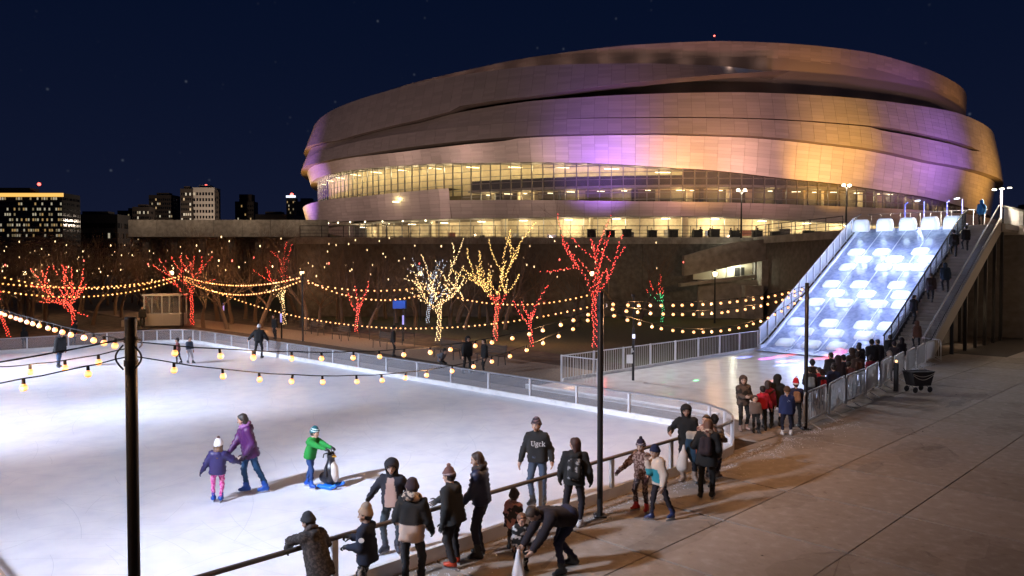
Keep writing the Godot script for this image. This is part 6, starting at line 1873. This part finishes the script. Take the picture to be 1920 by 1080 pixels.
	person("man in a black jacket and jeans bending down over a small child", W(8.95, 7.85), -66, {h = 1.76, lean = 78, look = 0, nod = 62, drop = 0.09, back = -0.12, hair = Color(0.03, 0.02, 0.016), top = Color(0.012, 0.011, 0.012), bulk = 0.022, hem = -0.04, metres = true, left_hand = Vector3(0.12, 0.36, 0.62), right_hand = Vector3(-0.16, 0.42, 0.6), legs = Color(0.012, 0.018, 0.045), left_foot = Vector3(0.14, 0, 0.06), right_foot = Vector3(-0.14, 0, -0.3), left_turn = 6.0, cell = 0.018, skin = tan, build = 1.1})
	person("toddler in a black printed snowsuit being helped by the bending man", W(8.5, 8.3), 10, {h = 0.86, nod = 18, look = 12, hair = Color(0.1, 0.045, 0.025), top_tint = spots(Color(0.01, 0.01, 0.011), Color(0.5, 0.48, 0.47), 0.11, 0.25, 12), bulk = 0.03, hem = -0.1, legs_tint = spots(Color(0.01, 0.01, 0.011), Color(0.5, 0.48, 0.47), 0.12, 0.3, 13), leg_width = 1.3, cell = 0.016, skin = Color(0.45, 0.25, 0.17)})
	# --- walking on the square
	person("girl in a patterned brown coat, striped bobble hat and red skates", W(12.25, 8.65), -48, {h = 1.36, look = 15, nod = 10, skates = true, head = "pompom", hat_tint = func(p: Vector3) -> Color: return Color(0.4, 0.33, 0.34) if absf(p.y - 0.05) < 0.009 or absf(p.y - 0.085) < 0.006 else Color(0.02, 0.013, 0.03), pom = Color(0.02, 0.018, 0.025), top_tint = spots(Color(0.09, 0.04, 0.03), Color(0.3, 0.2, 0.17), 0.055, 0.08), bulk = 0.02, hem = -0.12, metres = true, right_hand = Vector3(-0.34, 0.75, 0.28), left_hand = Vector3(0.22, 0.7, 0.12), glove = Color(0.06, 0.02, 0.02), legs_tint = spots(Color(0.02, 0.014, 0.016), Color(0.2, 0.15, 0.14), 0.06, 0.15), boots = Color(0.4, 0.02, 0.02), boot_top = 0.1, cell = 0.018, skin = pale})
	person("girl in a cream jacket with a teal flash and a navy hat, walking in skates", W(12.05, 8.1), -64, {h = 1.38, look = 5, nod = 12, lean = 10, skates = true, head = "beanie", hat = Color(0.014, 0.016, 0.05), hair = Color(0.2, 0.1, 0.05), top_tint = func(p: Vector3) -> Color: return Color(0.02, 0.22, 0.26) if p.z > 0.04 and absf(p.y - 0.86) < 0.13 and p.x > -0.14 and p.x < 0.1 else Color(0.52, 0.42, 0.34), bulk = 0.028, hem = -0.07, hood_down = true, metres = true, left_hand = Vector3(0.2, 0.68, 0.1), right_hand = Vector3(-0.12, 1.08, 0.22), legs = Color(0.012, 0.011, 0.014), left_foot = Vector3(0.1, 0, -0.3), right_foot = Vector3(-0.08, 0, 0.2), boots = Color(0.015, 0.025, 0.09), boot_top = 0.13, sole = Color(0.35, 0.33, 0.33), cell = 0.018, skin = pale, glove = Color(0.4, 0.28, 0.22)})
	person("tall person in a black hoodie, hood up, holding folded jackets and bags", W(14.7, 9.15), -18, {h = 1.74, head = "hood", look = 8, nod = 8, top = Color(0.009, 0.009, 0.01), bulk = 0.02, hem = -0.08, metres = true, right_hand = Vector3(-0.38, 1.1, 0.2), left_hand = Vector3(0.12, 1.1, 0.28), legs = Color(0.01, 0.01, 0.012), boots = Color(0.3, 0.22, 0.17), boot_top = 0.14, cell = 0.019, skin = Color(0.36, 0.2, 0.13)})
	bundle(W(14.45, 8.8, 0.62))
	person("child with a brown bun and patterned hood beside the hooded adult", W(14.75, 8.7), -42, {h = 1.56, hair = Color(0.03, 0.018, 0.015), head = "hair", hair_length = 0.05, top_tint = spots(Color(0.16, 0.06, 0.05), Color(0.42, 0.3, 0.23), 0.08), bulk = 0.022, cell = 0.019, skin = pale, ruff = Color(0.4, 0.28, 0.2), ruff_tint = spots(Color(0.2, 0.06, 0.05), Color(0.5, 0.36, 0.26), 0.06)})
	person("woman with long hair in a long black coat and black skates, back turned", W(13.85, 8.2), 160, {h = 1.64, skates = true, hair = Color(0.12, 0.055, 0.03), hair_length = 0.32, look = 20, top = Color(0.008, 0.008, 0.009), bulk = 0.024, hem = -0.22, flare = 0.05, ruff = Color(0.4, 0.28, 0.2), ruff_tint = spots(Color(0.12, 0.04, 0.035), Color(0.5, 0.37, 0.26), 0.07), metres = true, left_hand = Vector3(0.22, 1.0, 0.2), right_hand = Vector3(-0.25, 0.85, 0.12), legs = Color(0.008, 0.008, 0.01), boots = Color(0.01, 0.01, 0.011), boot_top = 0.16, cell = 0.019, skin = pale, pack = Color(0.02, 0.015, 0.018)})
	person("child in a grey-brown padded coat and black beanie turned to the rink", W(15.4, 8.95), 140, {h = 1.4, head = "beanie", hat = Color(0.01, 0.009, 0.01), top_tint = spots(Color(0.03, 0.026, 0.024), Color(0.15, 0.12, 0.1), 0.12), bulk = 0.03, hem = -0.05, hood_down = true, metres = true, left_hand = Vector3(0.2, 0.84, 0.22), right_hand = Vector3(-0.26, 0.86, 0.1), legs = Color(0.012, 0.011, 0.012), boots = Color(0.08, 0.04, 0.02), cell = 0.019, skin = pale, pack = Color(0.03, 0.025, 0.025)})
	# --- waiting for the slide
	var c2 := 0.027
	person("adult in a dark hooded coat holding a small child at the end of the queue", W(20.4, 10.85), 12, {h = 1.62, look = -20, head = "hood", hood = Color(0.06, 0.04, 0.03), top_tint = spots(Color(0.02, 0.016, 0.014), Color(0.09, 0.06, 0.045), 0.16), bulk = 0.028, hem = -0.12, right_hand = Vector3(-0.1, 1.1, 0.25), left_hand = Vector3(0.16, 1.0, 0.28), cell = c2, legs = black, boots = Color(0.3, 0.2, 0.16), skin = tan})
	person("small child with a grey bag standing before the adult in the dark hooded coat", W(20.35, 10.45), 0, {h = 1.05, hair = Color(0.05, 0.03, 0.02), top = Color(0.14, 0.1, 0.08), bulk = 0.026, cell = c2 * 0.8, legs = black, skin = pale, pack = Color(0.3, 0.31, 0.34)})
	person("child in a bright red jacket seen from behind, head of the queue", W(20.75, 10.45), 185, {h = 1.3, hair = Color(0.012, 0.009, 0.008), top = red, bulk = 0.022, hem = -0.06, hood_down = true, right_hand = Vector3(-0.42, 0.82, 0.1), cell = c2, legs = black})
	person("person in a crimson jacket with a crossbody bag beside the child in red", W(21.2, 10.5), 160, {h = 1.42, look = -40, hair = Color(0.03, 0.018, 0.014), hair_length = 0.06, top_tint = func(p: Vector3) -> Color: return Color(0.02, 0.016, 0.018) if absf(p.x * 0.8 + p.y - 1.0) < 0.035 else Color(0.22, 0.012, 0.04), bulk = 0.024, hem = -0.1, cell = c2, legs = black})
	person("woman in a long black hooded coat looking down at her phone", W(21.6, 10.45), 150, {h = 1.56, head = "hood", look = -30, nod = 20, top = Color(0.009, 0.009, 0.01), bulk = 0.032, hem = -0.24, flare = 0.05, left_hand = Vector3(0.1, 1.15, 0.28), right_hand = Vector3(-0.1, 1.15, 0.28), cell = c2, legs = black})
	person("child in a navy blue coat and brown knit cap, white shoes, by the pole", W(20.65, 9.65), 178, {h = 1.37, head = "beanie", hat = Color(0.09, 0.05, 0.03), hair = Color(0.3, 0.16, 0.08), top_tint = func(p: Vector3) -> Color: return Color(0.3, 0.36, 0.5) if p.z < -0.1 and absf(p.y - 1.0) < 0.02 and absf(p.x) < 0.07 else Color(0.016, 0.03, 0.1), bulk = 0.026, hem = -0.14, flare = 0.03, cell = 0.022, legs = Color(0.01, 0.011, 0.02), boots = Color(0.6, 0.55, 0.5), sole = Color(0.6, 0.58, 0.55)})
	person("child in a red and white Santa hat half hidden by the slide pole", W(21.9, 9.95), 175, {h = 1.4, head = "pompom", hat_tall = 0.1, hat_tint = func(p: Vector3) -> Color: return Color(0.7, 0.66, 0.66) if p.y < 0.045 else Color(0.5, 0.012, 0.02), pom = Color(0.7, 0.66, 0.66), top = Color(0.02, 0.022, 0.05), bulk = 0.024, cell = c2, legs = black, pack = Color(0.24, 0.12, 0.06)})
	var crowd := [
		[24.6, 10.75, 168, 1.5, "hair", Color(0.02, 0.016, 0.016), Color(0.05, 0.01, 0.012), "person in a dark jacket carrying a long grey scarf, first behind the barriers"],
		[25.3, 10.65, 175, 1.3, "beanie", Color(0.03, 0.03, 0.045), Color(0.03, 0.012, 0.012), "child with a small red bag waiting behind the first barrier"],
		[25.9, 11.0, 190, 1.3, "hair", Color(0.45, 0.012, 0.02), Color(0.03, 0.02, 0.015), "child in a bright red hooded jacket in the middle of the queue"],
		[26.4, 11.4, 200, 1.5, "beanie", Color(0.04, 0.025, 0.018), Color(0.02, 0.02, 0.025), "person in a brown jacket and black beanie facing the slide"],
		[27.5, 10.95, 178, 1.6, "hood", Color(0.03, 0.016, 0.016), Color(0.03, 0.016, 0.016), "tall hooded person in a maroon coat waiting midway along the barriers"],
		[27.9, 10.75, 150, 1.35, "hair", Color(0.1, 0.03, 0.02), Color(0.02, 0.015, 0.012), "child in a rust-coloured coat next to the tall hooded person"],
		[28.9, 11.3, 188, 1.45, "beanie", Color(0.02, 0.018, 0.02), Color(0.012, 0.012, 0.014), "teenager in black behind the person with the brown rucksack"],
		[29.3, 10.95, 176, 1.58, "beanie", Color(0.05, 0.025, 0.018), Color(0.02, 0.012, 0.012), "stout person in a dark jacket with a brown rucksack in the queue"],
		[32.4, 12.1, 182, 1.66, "hair", Color(0.006, 0.007, 0.014), Color(0.01, 0.01, 0.011), "person in black silhouetted against the bright foot of the slide"],
		[33.3, 11.9, 172, 1.72, "beanie", Color(0.008, 0.009, 0.012), Color(0.008, 0.008, 0.01), "broad adult in black with a cap near the foot of the stairs"],
		[33.6, 11.3, 190, 1.2, "hood", Color(0.4, 0.33, 0.27), Color(0.4, 0.33, 0.27), "small child in a cream hooded jacket before the adult in the cap"],
		[26.2, 10.6, 165, 1.42, "hair", Color(0.016, 0.02, 0.05), Color(0.02, 0.02, 0.03), "child in a dark blue coat pressed against the first barriers"],
		[28.4, 11.6, 185, 1.6, "hair", Color(0.02, 0.016, 0.016), Color(0.03, 0.012, 0.012), "bare-headed adult in black deeper in the queue, near the ice"],
		[30.2, 11.5, 180, 1.62, "hood", Color(0.05, 0.03, 0.022), Color(0.05, 0.03, 0.022), "hooded adult in a brown parka past the brown rucksack"],
		[30.7, 11.0, 160, 1.3, "beanie", Color(0.2, 0.012, 0.02), Color(0.02, 0.02, 0.03), "child in a dark red coat beside the hooded brown parka"],
		[31.4, 11.7, 190, 1.66, "beanie", Color(0.012, 0.012, 0.016), Color(0.05, 0.05, 0.055), "adult in black with a grey cap before the black cart"],
		[34.9, 12.2, 175, 1.6, "hair", Color(0.012, 0.011, 0.013), Color(0.02, 0.02, 0.02), "long-coated adult between the cap wearer and the stairs"],
		[35.6, 11.8, 165, 1.45, "beanie", Color(0.03, 0.02, 0.03), Color(0.02, 0.012, 0.02), "teenager in a plum jacket nearing the foot of the stairs"],
		[36.6, 12.3, 170, 1.7, "hair", Color(0.009, 0.009, 0.013), Color(0.012, 0.01, 0.01), "person in a dark coat about to climb the stairs"],
		[37.3, 12.0, 195, 1.5, "hood", Color(0.012, 0.01, 0.012), Color(0.012, 0.01, 0.012), "hooded person at the foot of the stairs, beside the one climbing"],
	]
	for k in crowd.size():
		var q: Array = crowd[k]
		var d := {h = q[3], head = q[4], top = q[5], hood = q[6], hat = q[6], bulk = 0.026, hem = -0.1 - 0.1 * r.randf(), cell = 0.03, legs = Color(0.012, 0.011, 0.014), look = r.randf_range(-40, 40), hair = Color(0.02, 0.014, 0.01), left_foot = Vector3(0.1, 0, r.randf_range(-0.06, 0.1))}
		if k in [0, 7]: d.pack = [Color(0.16, 0.18, 0.18), Color(0.1, 0.045, 0.03)][0 if k == 0 else 1]
		if k == 1: d.pack = Color(0.3, 0.012, 0.02)
		if r.randf() < 0.4: d.left_hand = Vector3(0.12, 1.05, 0.26)
		person(q[7], W(q[0], q[1]), q[2], d)
	# --- on the stairs and the terrace
	var up := [
		[44.1, 13.7, 100, 1.62, Color(0.008, 0.009, 0.014), "hair", "person in a long dark coat leaning on the slide-side rail low on the stairs"],
		[46.2, 13.45, 150, 1.66, Color(0.03, 0.016, 0.02), "hair", "person in a dark red coat with a backpack halfway up the stairs"],
		[47.0, 12.9, 165, 1.68, Color(0.01, 0.02, 0.04), "hood", "hooded person in a dark teal coat halfway up the stairs"],
		[51.0, 13.6, 160, 1.62, Color(0.012, 0.012, 0.014), "beanie", "person in black with a bag near the top of the stairs, by the slide"],
		[51.5, 13.1, 170, 1.5, Color(0.014, 0.011, 0.011), "hair", "shorter person in black near the top of the stairs, on the outer side"],
		[55.6, 13.3, 150, 1.6, Color(0.02, 0.16, 0.4), "hood", "attendant in a bright blue jacket at the top of the stairs"],
		[41.9, 12.75, 185, 1.45, Color(0.09, 0.04, 0.03), "hood", "small hooded person in brown starting up the stairs"],
	]
	for k in up.size():
		var q: Array = up[k]
		var step := minf(floorf((q[0] - 41.0) / 13.9 * 40.0) + 1.0, 40.0)
		var d := {h = q[3], head = q[5], top = q[4], hood = q[4], hat = Color(0.01, 0.01, 0.012), bulk = 0.028, hem = -0.2, cell = 0.032, lean = 8, legs = Color(0.012, 0.012, 0.016), right_foot = Vector3(-0.1, 0.0, 0.0), left_foot = Vector3(0.1, 0.1 if step < 40 else 0.0, 0.22 if step < 40 else 0.0)}
		if k in [1, 3]: d.pack = Color(0.02, 0.012, 0.012)
		person(q[6], W(q[0], q[1], 7.35 * step / 40.0 if step < 40 else 7.4), q[2], d)
	for k in 7:
		var x: float = [20.4, 21.1, 22.0, 24.6, 25.4, 15.5, 27.6][k]
		person(["dark figure nearest the lobby columns on the terrace", "taller dark figure in the group of three on the terrace", "dark figure at the end of the group of three on the terrace", "figure with a bag by the terrace lamp", "figure bending to a pram by the terrace lamp", "lone dark figure on the terrace above the small green-lit tree", "dark figure on the terrace close to the slide wall"][k], Vector3(x, 7.35, -86.0 + 0.6 * (k % 3)), [20, 200, 170, 90, -80, 0, 140][k], {h = [1.65, 1.85, 1.7, 1.75, 1.7, 1.7, 1.75][k], top = black, bulk = 0.03, hem = -0.12, cell = 0.042, legs = black, lean = 18 if k == 4 else 3})
	# --- at the far end of the rink and beyond
	person("skater in a long dark coat bending forward near the far boards", W(10.1, 39.8, 0.05), 70, {h = 1.74, skates = true, lean = 20, nod = 20, head = "hood", hood = Color(0.012, 0.011, 0.012), top = Color(0.012, 0.012, 0.015), bulk = 0.03, hem = -0.25, flare = 0.05, cell = 0.034, legs = Color(0.05, 0.09, 0.16), left_foot = Vector3(0.1, 0, -0.2)})
	person("child skater in a red top gliding hand in hand at the far end", W(14.6, 37.4, 0.05), -60, {h = 1.2, skates = true, lean = 8, top = Color(0.12, 0.03, 0.03), cell = 0.03, legs = black, left_foot = Vector3(0.14, 0, 0.12), right_foot = Vector3(-0.1, 0, -0.2), head = "beanie", hat = Color(0.03, 0.02, 0.02)})
	person("child skater in pale trousers beside the one in the red top", W(15.0, 37.1, 0.05), 60, {h = 1.28, skates = true, lean = 10, top = Color(0.05, 0.06, 0.09), cell = 0.03, legs = Color(0.45, 0.42, 0.45), left_foot = Vector3(0.12, 0, 0.2)})
	person("skater in a black jacket and white hat, arms out, near the far boards", W(18.3, 36.6, 0.05), 190, {h = 1.74, skates = true, head = "beanie", hat = Color(0.55, 0.53, 0.52), top = Color(0.008, 0.008, 0.01), bulk = 0.034, hem = -0.05, left_hand = Vector3(0.5, 0.95, 0.1), right_hand = Vector3(-0.45, 0.9, 0.1), cell = 0.034, legs = black, left_foot = Vector3(0.2, 0, 0.0), build = 1.1})
	var far := [[22.6, 27.3, 60, 1.2, "person in a grey jacket crouching on the path by the long boards", 35], [22.9, 24.6, -70, 1.6, "person in a dark coat on the path where the two fences meet", 5], [22.5, 25.4, 40, 1.7, "person in black beside a bench on the path near the slide fence", 10], [24.0, 32.9, 100, 1.65, "person in black on the path midway along the long boards", 5], [24.2, 46.0, -40, 1.65, "person in dark clothes watching from beyond the far corner of the rink", 12], [11.0, 50.3, 170, 1.3, "child in dark clothes standing outside the far boards", 8], [13.5, 50.5, 150, 1.6, "adult in black leaning toward a pram outside the far boards", 25], [21.5, 62.0, 30, 1.7, "person in black standing on the grass by the white kiosk", 5]]
	for k in far.size():
		var q: Array = far[k]
		person(q[4], W(q[0], q[1]), q[2], {h = q[3], lean = q[5], drop = 0.2 if k == 0 else 0.0, top = Color(0.1, 0.1, 0.11) if k == 0 else black, bulk = 0.03, hem = -0.12, cell = 0.038, legs = black, head = ["beanie", "hair", "hood"][k % 3]})

func chest_text(at: Vector3, yaw: float, h: float) -> void:
	var o: Node3D = get_child(get_child_count() - 1)
	var s := h / 1.75
	var tm := TextMesh.new()
	tm.text = "Ugck"
	var sf := SystemFont.new(); sf.font_names = PackedStringArray(["Droid Serif"])
	tm.font = sf; tm.font_size = 36; tm.pixel_size = 0.0034; tm.depth = 0.012; tm.curve_step = 4.0
	part("chest_lettering", tm, mat("print_white", Color(0.55, 0.55, 0.55), 0.8), o, Transform3D(Basis(Vector3.RIGHT, deg_to_rad(-8.0)), Vector3(0.0, 1.245 * s + 0.035, 0.18)))

func arm_badge(_at: Vector3, _yaw: float) -> void:
	var o: Node3D = get_child(get_child_count() - 1)
	var pts := PackedVector2Array()
	for i in 14: pts.append(Vector2(cos(TAU * i / 14.0) * 0.042, sin(TAU * i / 14.0) * 0.034))
	var st := ST(); prism(st, pts, 0.0, 0.012, Transform3D(Basis(Vector3.UP, PI / 2), Vector3(0.208, 0.99, 0.02)))
	part("sleeve_badge", st.commit(), mat("print_white", Color(0.55, 0.55, 0.55), 0.8), o)

func penguin(at: Vector3, yaw: float) -> void:
	var t := thing("skating_aid", "penguin-shaped skating aid with a white belly on bright blue runners", "skating aid", at, yaw)
	t.scale = Vector3.ONE * 0.93
	var d := blank()
	var belly := func(p: Vector3) -> Color:
		var e := Vector2(p.x / 0.125, (p.y - 0.38) / 0.235)
		return Color(0.62, 0.58, 0.52) if p.z > 0.04 and e.length() < 1.0 else Color(0.008, 0.008, 0.012)
	nets(d, [[Vector3(0, 0.22, 0), Vector3(0, 0.42, 0.0), 0.165, 0.145, 0.05], [Vector3(0, 0.42, 0), Vector3(0, 0.68, 0.0), 0.14, 0.075, 0.06], [Vector3(0, 0.74, 0.0), Vector3(0, 0.76, 0.02), 0.088, 0.08, 0.04], [Vector3(0, 0.3, 0.06), Vector3(0, 0.44, 0.06), 0.13, 0.11, 0.05], [Vector3(0, 0.2, -0.12), Vector3(0, 0.22, -0.2), 0.13, 0.12, 0.05]], 0.014, belly)
	part("body", cloth_mesh(d), vcol("boot", 0.4), t)
	d = blank()
	nets(d, [[Vector3(-0.015, 0.745, 0.09), Vector3(0.0, 0.73, 0.155), 0.034, 0.012, 0.02], [Vector3(0.015, 0.745, 0.09), Vector3(0.0, 0.73, 0.155), 0.034, 0.012, 0.02]], 0.009, func(_p: Vector3) -> Color: return Color(0.65, 0.36, 0.03))
	part("beak", cloth_mesh(d), vcol("boot", 0.4), t)
	for sx in [-1.0, 1.0]:
		part("eye", ball(0.012, 8, 5), mat("print_white", Color(0.55, 0.55, 0.55), 0.8), t, Transform3D(Basis(), Vector3(sx * 0.045, 0.785, 0.082)))
		d = blank()
		nets(d, [[Vector3(sx * 0.17, 0.05, -0.2), Vector3(sx * 0.16, 0.04, 0.1), 0.05, 0.05, 0.03], [Vector3(sx * 0.16, 0.04, 0.1), Vector3(sx * 0.14, 0.1, 0.24), 0.05, 0.04, 0.03], [Vector3(sx * 0.1, 0.05, -0.1), Vector3(sx * 0.1, 0.05, 0.1), 0.05, 0.05, 0.03]], 0.014, func(_p: Vector3) -> Color: return Color(0.01, 0.13, 0.55), [[Vector3.DOWN, -0.004]])
		part("runner", cloth_mesh(d), vcol("boot", 0.4), t)
		d = blank()
		nets(d, [[Vector3(sx * 0.15, 0.5, -0.02), Vector3(sx * 0.19, 0.3, 0.03), 0.03, 0.024, 0.03]], 0.012, func(_p: Vector3) -> Color: return Color(0.008, 0.008, 0.012))
		part("flipper", cloth_mesh(d), vcol("boot", 0.4), t)
	var st := ST(); tube(st, [Vector3(-0.17, 0.72, -0.08), Vector3(-0.1, 0.78, -0.12), Vector3(0.1, 0.78, -0.12), Vector3(0.17, 0.72, -0.08)], 0.014, 8); part("handle", st.commit(), M.dark_metal, t)

func bundle(at: Vector3) -> void:
	var t := thing("jacket_bundle", "bundle of teal jackets and an orange sleeve slung over the hooded adult's arm", "jackets", at, deg_to_rad(-20))
	var d := blank()
	var tint := func(p: Vector3) -> Color:
		if absf(p.x - 0.06) < 0.055 and p.y > 0.12 and p.z > 0.05: return Color(0.42, 0.1, 0.04)
		if p.y > 0.42: return Color(0.3, 0.27, 0.22)
		return Color(0.01, 0.035, 0.06) if p.x < 0.02 else Color(0.015, 0.06, 0.16)
	nets(d, [[Vector3(-0.13, 0.5, 0), Vector3(-0.18, 0.1, 0.0), 0.07, 0.1, 0.05], [Vector3(0.0, 0.52, 0.02), Vector3(-0.04, 0.0, 0.03), 0.07, 0.1, 0.05], [Vector3(0.12, 0.5, 0.02), Vector3(0.14, 0.08, 0.02), 0.07, 0.07, 0.05], [Vector3(0.05, 0.44, 0.08), Vector3(0.08, 0.2, 0.1), 0.05, 0.045, 0.02], [Vector3(-0.16, 0.52, 0), Vector3(0.16, 0.5, 0), 0.06, 0.05, 0.05]], 0.017, tint)
	part("cloth", cloth_mesh(d), vcol("cloth", 0.9), t)
	var b := thing("carrier_bag", "pale translucent carrier bag hanging at the hooded adult's side", "bag", at + Vector3(-0.32, -0.25, 0.1))
	d = blank()
	nets(d, [[Vector3(0, 0.1, 0), Vector3(0.02, 0.32, 0), 0.13, 0.1, 0.05], [Vector3(0.02, 0.32, 0), Vector3(0.03, 0.55, 0), 0.07, 0.025, 0.05]], 0.018, func(_p: Vector3) -> Color: return Color(0.5, 0.45, 0.4))
	part("sack", cloth_mesh(d), vcol("cloth", 0.9), b)
	# things dropped by the toddler and the bending man
	var w := thing("plastic_bag", "crumpled white plastic bag standing beside the toddler", "bag", W(8.28, 8.18))
	d = blank()
	nets(d, [[Vector3(0, 0.04, 0), Vector3(0.03, 0.4, 0), 0.075, 0.03, 0.03], [Vector3(0.08, 0.03, 0.02), Vector3(0.04, 0.3, 0), 0.05, 0.03, 0.03]], 0.014, func(_p: Vector3) -> Color: return Color(0.62, 0.6, 0.62), [[Vector3.DOWN, -0.004]])
	part("sack", cloth_mesh(d), vcol("cloth", 0.9), w)
